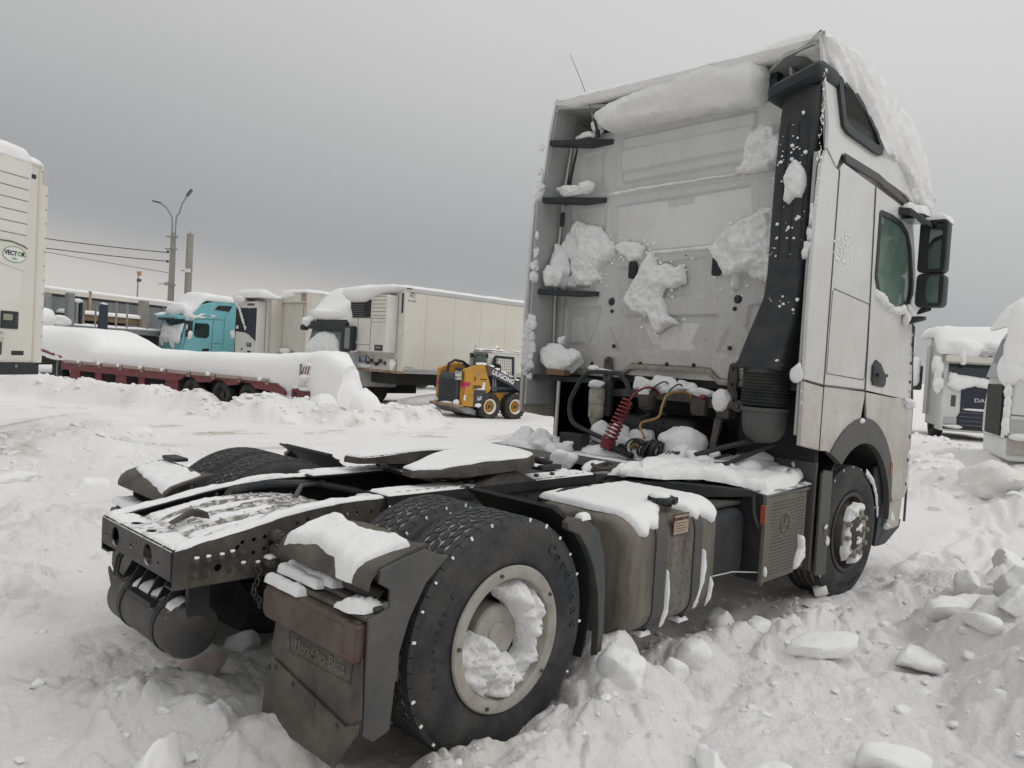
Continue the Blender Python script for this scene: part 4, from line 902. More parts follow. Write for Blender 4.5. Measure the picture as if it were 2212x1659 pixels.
for k in range(3):
    a = R(90+120*k); st.prism([(2.55+.060*math.cos(a), .68+.060*math.sin(a)), (2.55+.010*math.cos(a+R(60)), .68+.010*math.sin(a+R(60))), (2.55, .68), (2.55+.010*math.cos(a-R(60)), .68+.010*math.sin(a-R(60)))], 'y', -1.208, -1.1985)
st.build('emblem_star', m_perf, pf, 0)
box('guard_edge', (2.262, 2.284, -1.206, -1.18, .32, .88), m_perf, pf, .004); box('guard_edge', (2.284, 2.90, -1.203, -1.185, .872, .888), m_perf, pf, .004)
box('silencer_box', (2.29, 2.98, -1.15, -.48, .36, .86), m_dark, T, .03)
box('side_plate', (2.262, 2.284, -1.18, -.45, .34, .88), m_framei, T, .004)
box('recess_box', (1.67, 2.258, -1.10, -.42, .345, .80), m_framei, T, .09, seg=4); box('recess_lid', (1.66, 2.258, -1.04, -.42, .802, .835), m_frame, T, .012)
box('reflector', (2.215, 2.235, -1.225, -1.19, .71, .83), m_orange, T, .004); box('reflector', (3.10, 3.115, -1.235, -1.22, .52, .60), m_orange, T, .004)
MB().tube([(2.19, -1.15, .88), (2.17, -1.17, .78), (2.19, -1.19, .70), (2.22, -1.17, .68)], .013, 8).build('hose', m_blk, T)
MB().tube([(1.66, -1.0, .43), (1.85, -1.1, .425), (2.05, -1.12, .425), (2.27, -1.18, .40)], .004, 6).build('wire', m_alu, T)
dk = MB().loft([[(1.62, -.40, .90), (1.62, -.44, .90), (1.62, -.44, .80), (1.62, -.40, .80)], [(1.9, -.40, .93), (1.9, -.80, .93), (1.9, -.80, .84), (1.9, -.40, .84)], [(2.27, -.40, .93), (2.27, -1.14, .90), (2.27, -1.14, .87), (2.27, -.40, .84)], [(3.0, -.40, .93), (3.0, -1.16, .93), (3.0, -1.16, .90), (3.0, -.40, .84)]])
dk.build('side_deck', m_framei, T, 20)
cp2 = MB().loft([[(2.262, -.85, .935), (2.262, -1.205, .880), (2.262, -1.205, .888), (2.262, -.85, .943)], [(2.92, -.85, .96), (2.92, -1.205, .905), (2.92, -1.205, .913), (2.92, -.85, .968)]])
cp2.build('checker_step', m_plate, T, 20)
def dz_(x, y): return .945 if y > -.85 else .945-(-.85-y)*.16+(x-2.26)*.03
q = [(1.66, -.42), (1.95, -.40), (3.0, -.40), (3.08, -.75), (3.05, -1.10), (2.85, -1.15), (2.70, -1.19), (2.45, -1.16), (2.33, -1.19), (2.27, -1.02), (2.12, -.83), (2.0, -.77), (1.85, -.72), (1.75, -.52)]
snow('snow', q, lambda u, v, h: (u, v, dz_(u, v)+h), T, m_snow, T=.06, edge=.06, cell=.016, seed=101, amp=.9, nsc=7)
def onlump(x, y, z, s, sd_, cuts=7, parent=None, m_=None):
    v, f = lump(3, sd_, cuts, .14); v = v*np.array(s)+np.array([x, y, z]); mb = MB().add(v, f); o = mb.build('snow', m_ or m_snow, parent or T, 60); return o
for i, a in enumerate([(2.25, -.58, .99, (.22, .16, .08)), (2.00, -.55, .985, (.20, .12, .07)), (2.45, -.60, 1.01, (.14, .13, .09)), (2.62, -.86, 1.0, (.15, .11, .06)), (2.90, -.80, 1.02, (.16, .13, .07)), (3.05, -1.08, 1.0, (.09, .08, .08)), (2.78, -1.02, .99, (.10, .08, .05)), (2.12, -.74, .96, (.12, .08, .08)), (1.78, -.47, .97, (.10, .05, .05))]): onlump(a[0], a[1], a[2], a[3], 110+i)
snow('snow', [(2.80, .58), (2.87, .56), (2.88, .42), (2.80, .355), (2.74, .345), (2.77, .42), (2.81, .48)], sidep(-1.186), T, m_snow, T=.035, edge=.03, cell=.009, seed=121)
onlump(2.29, -1.21, .40, (.018, .015, .04), 122)
MB().tube([(1.72+.10*math.cos(a)*1.0, -.36+.075*math.sin(a), .985+.01*math.sin(3*a)) for a in np.linspace(0, 2*math.pi, 24)[:-1]], .012, 8, closed=True).build('ring_hose', m_frame, T)
MB().tube([(1.72+.10*math.cos(a)*1.0, -.36+.073*math.sin(a), .965+.008*math.sin(2*a)) for a in np.linspace(0, 2*math.pi, 24)[:-1]], .011, 8, closed=True).build('ring_hose', m_frame, T)
# upright panels beside the front wheel
MB().prism([(3.02, .27), (3.20, .25), (3.20, .98), (3.06, 1.0), (3.02, .97)], 'y', -1.235, -1.215).build('wheel_side_panel', m_grey, T, 0, bevel=.006)
box('wheel_rear_panel', (2.985, 3.02, -1.20, -.6, .30, 1.05), m_guards, T, .006)
onlump(3.16, -1.245, .50, (.02, .015, .04), 123); onlump(3.11, -1.245, .60, (.03, .015, .02), 124)
# ladder/steps flap under the bumper corner
MB().prism([(4.10, .95), (4.22, .99), (4.30, .90), (4.33, .76), (4.45, .62), (4.45, .42), (4.26, .30), (4.22, .31), (4.27, .55), (4.18, .75), (4.10, .85)], 'y', -1.21, -1.18).build('step_flap', m_black, T, 0, bevel=.008)
MB().prism([(4.28, .32), (4.42, .45), (4.80, .47), (4.78, .40), (4.46, .30), (4.3, .30)], 'y', -1.215, -1.16).build('bumper_step', m_black, T, 0, bevel=.008)
onlump(4.52, -1.2, .52, (.10, .05, .07), 125); onlump(4.42, -1.22, .45, (.06, .04, .05), 126)
# ---------------- cab
# back wall: a pressed steel sheet, built as relief
def rdist(u, v, poly): d, a, b = polydist(u, v, poly); return np.where(inpoly(u, v, poly), d, -d)
PRESS = [([(.60, 2.96), (-.60, 3.0), (-.63, 2.79), (-.55, 2.58), (.50, 2.56), (.60, 2.62)], -.010), ([(.42, 2.88), (-.48, 2.92), (-.50, 2.70), (-.46, 2.62), (.40, 2.60)], -.010), ([(.32, 2.82), (-.40, 2.84), (-.40, 2.66), (.32, 2.66)], -.008),
         ([(.56, 3.50), (-.62, 3.52), (-.65, 3.16), (.53, 3.12)], .014), ([(.56, 3.40), (-.62, 3.42), (-.64, 3.24), (.54, 3.20)], .010), ([(.98, 3.42), (.76, 3.44), (.74, 3.10), (.96, 3.08)], -.006), ([(.68, 3.42), (.62, 3.42), (.61, 3.10), (.67, 3.10)], -.006),
         ([(.44, 2.05), (-.42, 2.06), (-.36, 1.90), (-.30, 1.77), (.31, 1.75), (.38, 1.88)], -.009), ([(.27, 1.98), (-.24, 1.99), (-.17, 1.83), (.17, 1.82)], -.008), ([(1.09, 2.12), (.69, 2.12), (.72, 1.95), (.82, 1.74), (1.09, 1.73)], -.008), ([(1.03, 2.05), (.76, 2.05), (.78, 1.96), (.86, 1.80), (1.03, 1.79)], .006),
         ([(-.82, 2.15), (-.65, 2.13), (-.63, 1.96), (-.72, 1.80), (-.9, 1.75), (-1.0, 2.15)], -.008), ([(.56, 2.44), (-.28, 2.50), (-.30, 2.20), (.50, 2.16)], -.007), ([(.60, 1.98), (.46, 1.74), (.66, 1.72)], -.006), ([(-.50, 1.98), (-.40, 1.76), (-.60, 1.72)], -.006),
         ([(1.05, 2.95), (.70, 2.95), (.70, 2.55), (1.05, 2.55)], -.007), ([(.665, 2.92), (.635, 2.92), (.635, 2.72), (.665, 2.72)], -.005), ([(-.67, 2.92), (-.70, 2.92), (-.70, 2.70), (-.67, 2.70)], -.005)]
def archz(y): return 1.555+.075*ss(-.47, -.36, y)*ss(.45, .34, y)
ny, nz_ = 200, 205
uy = np.linspace(-1.19, 1.17, ny); Tz = np.linspace(0, 1, nz_); U, TT_ = np.meshgrid(uy, Tz, indexing='ij'); V_ = archz(U)+(3.575-archz(U))*TT_
Hh = .004*fbm(U*2.2, V_*2.2, None, 140, 2)
for p, a in PRESS: Hh = Hh+a*2.2*ss(-.002, .018, rdist(U, V_, p))
Hh = Hh+.020*np.exp(-((V_-(3.055+.012*(-U)))/.014)**2)+.012*ss(3.08, 3.12, V_)-.05*ss(.030, .0, V_-archz(U))
Hh = Hh-.05*ss(1.08, 1.17, np.abs(U))
for yy in (.545, -.59):        # raised seats of the cab mounts
    Hh = Hh+.018*ss(.085, .06, np.abs(U-yy))*ss(1.76, 1.70, V_+.3*np.maximum(0, np.abs(U-yy)-.03))
wv = np.stack([XW-Hh, U, V_], -1).reshape(-1, 3); ii = (np.arange(ny-1)[:, None]*nz_+np.arange(nz_-1)[None]).ravel()
me = bpy.data.meshes.new('cab_back_wall'); me.from_pydata(wv.tolist(), [], np.stack([ii, ii+1, ii+nz_+1, ii+nz_], 1).tolist()); me.materials.append(m_wall); me.shade_smooth()
if me.polygons[0].normal.x > 0: me.flip_normals()
cab = link('cab_back_wall', me, T)
# flanged, dirty lower edge
ar = MB(); ys = np.linspace(-1.1, 1.1, 90); ar.loft([[(XW+.005, y_, archz(np.array(y_))+.022), (XW-.022, y_, archz(np.array(y_))+.018), (XW-.030, y_, archz(np.array(y_))-.004), (XW-.022, y_, archz(np.array(y_))-.022), (XW+.01, y_, archz(np.array(y_))-.022)] for y_ in ys])
ar.build('wall_flange', m_wallrim, cab, 50)
for y_, z_, r_ in [(.585, 2.16, .030), (.575, 2.08, .015), (-.56, 2.17, .030), (-.54, 2.10, .015), (.535, 1.79, .015), (-.52, 1.81, .015), (.75, 1.635, .014), (.26, 1.66, .015), (.01, 1.665, .015), (-.23, 1.67, .015), (.2, 2.52, .004), (-.1, 2.51, .004)]:
    MB().lathe([(0, -.016), (r_*.7, -.016), (r_, -.008), (r_*1.1, .0)], (XW, y_, z_), 'x', 20).build('rubber_plug', m_black, cab, 40)
for y0, sg in ((.385, 1), (-.375, -1)):
    lt = MB(); o = MB().loft([[(XW-d_, a, b) for a, b in rrect(y0-.036+i_, y0+.036-i_, 2.345+i_, 2.485-i_, .02, 4)] for d_, i_ in ((-.005, 0), (.022, 0), (.03, .008))]).build('air_vent', m_black, cab, 30)
    for k in range(8): lt.box(XW-.036, XW-.028, y0-.026, y0+.026, 2.362+.014*k, 2.368+.014*k)
    lt.build('vent_slats', m_black, o, 0)
for yy in (.545, -.59):
    h_ = MB(); h_.prism([(yy-.03, 1.42), (yy+.035, 1.42), (yy+.04, 1.62), (yy+.028, 1.69), (yy, 1.705), (yy-.028, 1.69), (yy-.04, 1.62)], 'x', XW-.06, XW-.035)
    h_.prism([(yy-.055, 1.40), (yy+.055, 1.40), (yy+.055, 1.50), (yy-.055, 1.50)], 'x', XW-.075, XW-.061)
    o = h_.build('cab_mount', m_frame, cab, 30, bevel=.004)
    for zz in (1.665, 1.55, 1.45, 1.43):
        hx = MB(); hexnut(hx, (0, yy+(.02 if zz < 1.5 else 0)*(1 if zz > 1.44 else -1.2), zz), .013, XW-.095, XW-.06, 'x'); hx.build('bolt', m_frame, o)

# cab shell: footprints stacked in height (front corners well rounded)
def fp_ring(z, xr, xf, hw, rf):
    p = []
    for i in range(3): p.append((xr+(xf-rf-xr)*i/3, -hw))
    for i in range(9): a = R(-90+90*i/8); p.append((xf-rf+rf*math.cos(a), -hw+rf+rf*math.sin(a)))
    for i in range(9): a = R(90*i/8); p.append((xf-rf+rf*math.cos(a), hw-rf+rf*math.sin(a)))
    for i in range(3): p.append((xf-rf+(xr-xf+rf)*(i+1)/3, hw))
    return [(x_, y_, z) for x_, y_ in p]
sh = MB().loft([fp_ring(*a) for a in ((1.56, 2.95, 5.00, 1.235, .42), (2.15, 2.95, 4.91, 1.235, .42), (2.55, 2.95, 4.84, 1.235, .42), (2.90, 2.95, 4.74, 1.232, .42), (3.02, 2.95, 4.70, 1.228, .42), (3.09, 2.95, 4.67, 1.20, .40), (3.2, 2.95, 4.62, 1.195, .40))])
sh.build('cab_shell', m_white, T, 35)
def ry(z): return 1.245-.115*max(0, (z-3.08)/.8)**1.2
rs = [(2.90, 3.09, 3.83), (3.3, 3.09, 3.83), (3.8, 3.09, 3.76), (4.2, 3.09, 3.62), (4.42, 3.09, 3.46), (4.54, 3.09, 3.28), (4.60, 3.09, 3.15)]
rf_ = MB(); rg = []
for i, (x_, z0, z1) in enumerate(rs):
    k = 1-.10*(i/6)**2; sec = [(-ry(z0)*k, z0), (-ry((z0+z1)/2)*k, (z0+z1)/2), (-ry(z1-.08)*k, z1-.08), (-(ry(z1)-.06)*k, z1-.02), (-.6, z1+.03), (0, z1+.045), (.6, z1+.03), ((ry(z1)-.06)*k, z1-.02), (ry(z1-.08)*k, z1-.08), (ry((z0+z1)/2)*k, (z0+z1)/2), (ry(z0)*k, z0)]
    rg.append([(x_, a, b) for a, b in sec])
rf_.loft(rg[1:]); rf_.build('roof_shell', m_white, T, 40)
# hollow rear of the roof fairing
def sheet(mb, A, B, t):
    n_ = len(A); off = [tuple(Vector(p)+Vector(t)) for p in A+B]
    return mb.add(list(A)+list(B)+off, [(i, i+1, n_+i+1, n_+i) for i in range(n_-1)]+[(2*n_+i, 2*n_+i+1, 3*n_+i+1, 3*n_+i) for i in range(n_-1)]+[(i, i+1, 2*n_+i+1, 2*n_+i) for i in range(n_-1)]+[(n_+i, n_+i+1, 3*n_+i+1, 3*n_+i) for i in range(n_-1)]+[(0, n_, 3*n_, 2*n_), (n_-1, 2*n_-1, 4*n_-1, 3*n_-1)])
arch = [(-1.135, 3.80), (-1.10, 3.845), (-.9, 3.80), (-.72, 3.775), (-.55, 3.76), (0, 3.745), (.4, 3.75), (.75, 3.78), (1.10, 3.81), (1.135, 3.775)]
def lipx(y): return 2.70+.16*float(ss(.84, .68, abs(y+.01)))
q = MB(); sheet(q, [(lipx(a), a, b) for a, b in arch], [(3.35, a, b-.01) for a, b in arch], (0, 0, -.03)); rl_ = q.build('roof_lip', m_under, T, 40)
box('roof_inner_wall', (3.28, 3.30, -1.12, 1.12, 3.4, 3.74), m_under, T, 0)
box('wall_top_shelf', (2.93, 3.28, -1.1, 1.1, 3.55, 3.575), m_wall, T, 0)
for s1 in (-1, 1):
    MB().prism([(2.95, 3.57), (3.28, 3.57), (3.28, 3.74), (2.86, 3.76)], 'y', s1*.86, s1*.88).build('roof_rib', m_under, T, 0)
    # roof side with the rear fin; leans inwards with height
    out = [(2.70, 3.87), (2.69, 3.62), (2.70, 3.28), (2.665, 3.11), (2.82, 3.02), (2.90, 3.13), (3.5, 3.13), (4.2, 3.10), (4.50, 3.04), (4.56, 3.12), (4.44, 3.42), (4.2, 3.60), (3.8, 3.74), (3.2, 3.83)]
    q = MB(); plate(q, out, [], 'y', 0, .02)
    q.v = [(x_, s1*(ry(z_)+.012-y_), z_) for x_, y_, z_ in q.v]
    rp = q.build('roof_side', m_white, T, 30)
    MB().prism([(2.935, 3.145), (2.985, 3.085), (3.6, 3.075), (4.1, 3.03), (4.40, 2.985), (4.36, 3.03), (4.1, 3.085), (3.6, 3.14)], 'y', s1*1.235, s1*1.256).build('dark_trim_strip', m_grey, T, 30, bevel=.008)
    if s1 < 0:
        gp = [(2.875, 3.63), (2.90, 3.66), (3.12, 3.66), (3.38, 3.55), (3.58, 3.43), (3.66, 3.34), (3.62, 3.275), (3.50, 3.265), (2.99, 3.28), (2.91, 3.31)]
        gi = [(2.955, 3.60), (3.08, 3.61), (3.34, 3.52), (3.52, 3.42), (3.585, 3.35), (3.56, 3.335), (3.03, 3.345), (2.965, 3.37)]
        q = MB(); plate(q, gp, [gi], 'y', 0, .035); q.v = [(x_, -(ry(z_)+.034-y_), z_) for x_, y_, z_ in q.v]; o = q.build('side_grille', m_black, T, 30)
        q = MB(); plate(q, gi, [], 'y', 0, .006); q.v = [(x_, -(ry(z_)+.012-y_), z_) for x_, y_, z_ in q.v]; q.build('grille_mesh', m_dark, o, 0)
        q = MB()
        for k in range(22):
            x_ = 2.98+.028*k; zt_ = float(np.interp(x_, [2.96, 3.08, 3.34, 3.52, 3.59], [3.60, 3.61, 3.52, 3.42, 3.35])); q.box(x_-.002, x_+.002, -(ry(3.45)+.020), -(ry(3.45)+.012), 3.345, zt_)
        q.build('grille_bars', m_grey, o, 0)
    # side fairing behind the cab
    fa = [(2.605, 2.98), (2.665, 3.10), (2.80, 3.03), (2.885, 3.01), (2.885, 1.585), (2.58, 1.615), (2.565, 2.1), (2.575, 2.6)]
    MB().prism(fa, 'y', s1*1.222, s1*1.250).build('side_fairing', m_white, T, 20, bevel=.008)
    fa = [(2.58, 1.605), (2.885, 1.573), (2.885, 1.145), (2.585, 1.19)]
    MB().prism(fa, 'y', s1*1.222, s1*1.252).build('lower_fairing', m_low, T, 20, bevel=.008)
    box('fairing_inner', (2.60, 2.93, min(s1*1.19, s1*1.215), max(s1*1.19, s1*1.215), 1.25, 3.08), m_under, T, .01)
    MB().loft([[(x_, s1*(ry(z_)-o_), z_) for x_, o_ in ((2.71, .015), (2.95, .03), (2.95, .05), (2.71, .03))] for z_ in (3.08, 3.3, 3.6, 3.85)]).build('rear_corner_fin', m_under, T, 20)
    # locker panel with flap, door, sills
    pn = MB(); plate(pn, [(2.893, 1.588), (3.632, 1.565), (3.60, 2.2), (3.545, 3.04), (2.955, 3.075), (2.893, 3.02)], [], 'y', s1*1.236, s1*1.25); o = pn.build('cab_side_panel', m_white, T, 20, bevel=.004)
    lk_ = [(2.915, 1.665), (3.595, 1.635), (3.612, 1.66), (3.622, 2.165), (3.60, 2.19), (2.945, 2.235), (2.92, 2.21)]
    MB().tube([(a, s1*1.2505, b) for a, b in lk_], .0032, 6, closed=True).build('locker_seam', m_seam, o, 0)
    WIN = [(3.665, 2.87), (3.70, 2.89), (3.93, 2.895), (4.15, 2.875), (4.30, 2.82), (4.40, 2.72), (4.52, 2.45), (4.53, 2.34), (4.50, 2.27), (4.28, 2.175), (3.92, 2.225), (3.74, 2.29), (3.665, 2.40)]
    dr = MB(); plate(dr, [(3.645, 1.560), (4.62, 1.49), (4.69, 1.55), (4.64, 2.1), (4.585, 2.5), (4.40, 2.985), (3.56, 3.038), (3.612, 2.2)], [WIN], 'y', s1*1.232, s1*1.252); d_ = dr.build('door', m_white, T, 20, bevel=.004)
    q = MB(); cxw, czw = 4.08, 2.55; plate(q, [(cxw+(a-cxw)*1.012, czw+(b-czw)*1.012) for a, b in WIN], [[(cxw+(a-cxw)*.90, czw+(b-czw)*.90) for a, b in WIN]], 'y', s1*1.226, s1*1.258); q.build('window_rubber', m_black, d_, 20)
    q = MB(); plate(q, [(cxw+(a-cxw)*.93, czw+(b-czw)*.93) for a, b in WIN], [], 'y', s1*1.2375, s1*1.243); wd = q.build('window_glass', m_glassg, d_, 0)
    if s1 < 0:
        MB().prism([(4.05, 2.80), (4.22, 2.80), (4.34, 2.68), (4.42, 2.44), (4.40, 2.36), (4.20, 2.36), (4.13, 2.42), (4.12, 2.58), (4.15, 2.66), (4.08, 2.68)], 'y', -1.2362, -1.2345).build('inner_reflection_panel', m_grey, wd, 0)
        hd = MB(); hd.loft([[(a, -1.252-dd, b) for a, b in [(3.735+.0, 1.745-ii), (3.74+ii, 1.64+ii), (3.78, 1.60+ii), (3.98, 1.585+ii), (4.03-ii, 1.61), (4.03-ii, 1.67), (3.90, 1.765-ii), (3.80, 1.79-ii)]] for dd, ii in ((0, 0), (.012, 0), (.016, .01))]); h_ = hd.build('door_handle', m_black, d_, 30)
        box('handle_grip', (3.80, 4.00, -1.29, -1.270, 1.665, 1.69), m_black, h_, .006)
        snow('snow', [(3.68, 2.25), (3.80, 2.22), (4.05, 2.17), (4.3, 2.165), (4.40, 2.21), (4.30, 2.235), (4.12, 2.22), (3.95, 2.235), (3.80, 2.30), (3.70, 2.32)], sidep(-1.252), d_, T=.035, edge=.03, cell=.01, seed=130, amp=.8, nsc=18)
# lower body with wheel arch
arcI = [(3.68+.66*math.cos(R(a)), .52+.645*math.sin(R(a))) for a in range(128, -1, -8)]
arcO = [(3.66+.86*math.cos(R(a)) if a > 90 else 3.66+.80*math.cos(R(a)), .52+.835*math.sin(R(a))) for a in range(134, 24, -8)]
for s1 in (-1, 1):
    q = MB(); plate(q, [(2.893, 1.143), (3.02, 1.135)]+[p for p in arcO if p[0] < 3.655]+[(3.655, 1.548), (2.893, 1.575)], [], 'y', s1*1.236, s1*1.252); q.build('rear_sill_panel', m_low, T, 20, bevel=.004)
    q = MB(); plate(q, [(3.662, 1.545)]+[p for p in arcO if p[0] >= 3.655]+[(4.38, .84), (4.40, .70), (4.44, .655), (4.72, .67), (4.80, .75), (4.79, 1.1), (4.76, 1.44), (4.60, 1.485)], [], 'y', s1*1.232, s1*1.252); lf = q.build('front_quarter_panel', m_low, T, 20, bevel=.004)
    q = MB(); q.prism(arcI+[(4.34, .60), (4.36, .80)]+arcO[::-1], 'y', s1*1.215, s1*1.262); q.build('wheel_arch_trim', m_grey, T, 30, bevel=.006)
    box('arch_reflector', (4.285, 4.335, min(s1*1.262, s1*1.268), max(s1*1.262, s1*1.268), .885, .985), m_orange, T, .003)
    # wheel housing
    rg = [[(3.70+.655*math.cos(R(a)), s1*.68, .52+.64*math.sin(R(a))), (3.70+.655*math.cos(R(a)), s1*1.21, .52+.64*math.sin(R(a))), (3.70+.67*math.cos(R(a)), s1*1.21, .52+.655*math.sin(R(a))), (3.70+.67*math.cos(R(a)), s1*.68, .52+.655*math.sin(R(a)))] for a in range(165, -15, -10)]
    MB().loft(rg).build('wheel_housing', m_dark, T, 40)
sh = MB().loft([fp_ring(*a) for a in ((.42, 4.42, 5.06, 1.225, .40), (.62, 4.42, 5.09, 1.232, .42), (1.0, 4.42, 5.10, 1.232, .42), (1.48, 4.42, 5.04, 1.230, .42))]); sh.build('bumper', m_low, T, 35)
for z0 in (.78, .98, 1.18): MB().tube([(4.72, -1.243, z0), (4.80, -1.205, z0+.01), (4.93, -1.12, z0+.01)], .022, 8).build('corner_fin', m_black, T)
for k in range(8): MB().tube([(4.63-.006*k, -1.25, 1.56+.078*k), (4.71-.008*k, -1.225, 1.565+.078*k), (4.80-.008*k, -1.16, 1.57+.078*k)], .017, 6).build('corner_louvre', m_black if k % 2 else m_white, T)
MB().tube([(4.60, -1.262, 2.1), (4.66, -1.25, 1.8), (4.76, -1.245, 1.45), (4.80, -1.24, 1.0), (4.82, -1.235, .45)], .010, 6).build('front_edge_seal', m_grey, T)
MB().tube([(2.889, -1.252, 1.14), (2.889, -1.2525, 2.2), (2.89, -1.2525, 3.02)], .003, 5).build('panel_seam', m_seam, T, 0)
MB().tube([(2.60, -1.252, 1.610), (2.889, -1.254, 1.582), (3.655, -1.254, 1.556)], .0035, 5).build('panel_seam', m_seam, T, 0)
MB().tube([(3.655, -1.2545, 1.36), (3.642, -1.2545, 1.56), (3.608, -1.2545, 2.2), (3.553, -1.2545, 3.03)], .0035, 5).build('door_seam', m_seam, T, 0)
# dark works below the cab; the boxes also block light there
box('gearbox', (2.75, 4.3, -.36, .36, .62, 1.25), m_dark, T, .08); box('engine', (3.3, 4.8, -.55, .55, .7, 1.5), m_dark, T, .05); box('cab_floor', (2.97, 4.9, -1.18, 1.18, 1.50, 1.56), m_dark, T, 0)
box('inner_wing', (3.0, 3.06, -1.18, -.6, .9, 1.5), m_dark, T, 0); box('inner_wing', (3.0, 3.06, .6, 1.18, .3, 1.5), m_dark, T, 0); box('front_axle', (3.64, 3.76, -.9, .9, .40, .50), m_framei, T, .02)

# ---------------- intake duct, bellows and air filter at the near rear corner
dsec = [(3.53, -.92, -1.175, 2.66, 2.90), (3.30, -.91, -1.175, 2.65, 2.90), (3.0, -.905, -1.17, 2.64, 2.90), (2.6, -.905, -1.165, 2.63, 2.90), (2.3, -.905, -1.16, 2.63, 2.90), (2.15, -.895, -1.155, 2.62, 2.88), (2.0, -.85, -1.14, 2.60, 2.87), (1.85, -.805, -1.11, 2.58, 2.86), (1.72, -.77, -1.09, 2.56, 2.86), (1.675, -.765, -1.085, 2.56, 2.86)]
MB().loft([[(a, b, z_) for a, b in rrect(x0, x1, y1, y0, .045, 4)] for z_, y0, y1, x0, x1 in dsec]).build('intake_duct', m_blackd, T, 50)
du = MB()
for y_ in (-.985, -1.06, -1.13): du.tube([(2.648, y_, 3.30), (2.638, y_, 3.0), (2.628, y_, 2.4)], .006, 6)
du.build('duct_rib', m_black, T)
MB().loft([[(a, b, z_+.10*(-(b)-.88)/.31) for a, b in rrect(2.60-e, 2.92, -1.20-e*.3, -.88+e, .05, 4)] for z_, e in ((3.46, .0), (3.475, .03), (3.53, .035), (3.555, .015))]).build('duct_cap', m_black, T, 40)
bl = [(.0, 1.40)]; k = 0
for i in range(11):
    z_ = 1.42+i*.0215; bl += [(.150, z_), (.163, z_+.010)]
bl += [(.155, 1.66), (.155, 1.675), (0, 1.675)]
MB().lathe([(r_, z_) for r_, z_ in bl], (2.71, -.93, 0), 'z', 40).build('bellows', m_rub, T, 20)
MB().lathe([(.0, 1.165), (.05, 1.168), (.10, 1.19), (.135, 1.235), (.148, 1.30), (.150, 1.38), (.162, 1.385), (.162, 1.41), (0, 1.41)], (2.71, -.935, 0), 'z', 40).build('air_filter_bowl', m_grey, T, 40)
MB().loft([[(a, b, z_) for a, b in rrect(2.585, 2.84, -1.09, -.77, .03, 3)] for z_ in (1.668, 1.69)]+[[(a, b, z_) for a, b in rrect(2.57, 2.85, -1.10, -.76, .03, 3)] for z_ in (1.692, 1.715)]).build('duct_clamp', m_black, T, 30)
snow('snow', [(2.59, -.80), (2.66, -.79), (2.64, -1.05), (2.58, -1.06)], top(1.72), T, T=.012, edge=.02, cell=.009, seed=141); onlump(2.60, -1.05, 1.735, (.04, .045, .03), 142); onlump(2.57, -1.20, 1.66, (.04, .055, .075), 143)
for z_, y_ in ((3.0, -.90), (2.26, -.89)): MB().prism([(y_, z_-.06), (y_+.05, z_-.03), (y_+.05, z_+.03), (y_, z_+.06)], 'x', 2.78, 2.80).build('duct_lug', m_black, T, 0, bevel=.004)
MB().tube([(2.75, -.93, 1.2), (2.5, -.75, 1.12), (2.35, -.63, 1.06)], .018, 8).build('stay_bar', m_framei, T); MB().tube([(2.75, -.99, 1.16), (2.45, -.82, 1.02), (2.33, -.66, .99)], .018, 8).build('stay_bar', m_framei, T)
# black brackets that carry the side fairing and the roof ends
for z_, y0, y1 in ((3.49, .66, 1.15), (3.01, .70, 1.19), (2.225, .72, 1.18), (1.49, .70, 1.17)):
    o = MB().loft([[(2.925, y0, z_-.02), (2.925, y0, z_+.02), (2.90, y0, z_+.02), (2.90, y0, z_-.02)], [(2.925, y0+.22, z_-.025), (2.925, y0+.22, z_+.02), (2.78, y0+.2, z_+.02), (2.78, y0+.2, z_-.025)], [(2.72, y1, z_-.022), (2.72, y1, z_+.025), (2.66, y1, z_+.025), (2.66, y1, z_-.022)]]).build('fairing_bracket', m_black, T, 30, bevel=.004)
    hx = MB(); hexnut(hx, (0, y0+.05, z_), .010, 2.89, 2.905, 'x'); hx.build('bolt', m_alu, o)
for y_, sg in ((.68, 1), (-.74, -1)): MB().loft([[(2.91, y_-.035, 3.60), (2.91, y_+.035, 3.60), (2.89, y_+.035, 3.60), (2.89, y_-.035, 3.60)], [(2.91, y_-.04, 3.70), (2.91, y_+.04, 3.70), (2.85, y_+.04, 3.70), (2.85, y_-.04, 3.70)], [(3.0, y_-.05, 3.82), (3.0, y_+.05, 3.82), (2.88, y_+.04, 3.82), (2.88, y_-.04, 3.82)]]).build('roof_bracket', m_black, T, 20, bevel=.004)
MB().tube([(2.90, 1.165, 1.52), (2.87, 1.17, 2.4), (2.88, 1.14, 3.1), (2.90, 1.10, 3.52)], .011, 8).build('chrome_pipe', m_alu, T); MB().tube([(2.90, 1.13, 3.0), (2.91, 1.10, 3.25), (2.92, 1.05, 3.5)], .010, 6).build('cable', m_blk, T)
MB().tube([(2.72, .93, 1.47), (2.72, .93, 1.0)], .015, 8).build('support_pipe', m_alu, T); box('far_mudguard', (3.0, 3.04, .60, 1.2, .45, 1.55), m_guard, T, 0)
box('small_bracket', (2.80, 2.82, 1.06, 1.10, 2.80, 2.92), m_black, T, .003)
o = box('brown_block', (2.66, 2.74, .83, 1.03, 1.52, 1.565), m_board, T, .004)
# whip aerial
MB().tube([(2.78, .72, 3.50), (2.77, .725, 3.56)], .022, 8).build('aerial_foot', m_black, T); MB().tube([(2.77, .725, 3.56), (2.76, .76, 3.66)], .012, 8).build('aerial_coil', m_black, T)
MB().tube([(2.76, .76, 3.66), (2.75, .82, 3.80), (2.75, .90, 3.97), (2.74, 1.045, 4.24)], [.0032, .003, .0026, .0022], 5).build('aerial', m_grey, T)

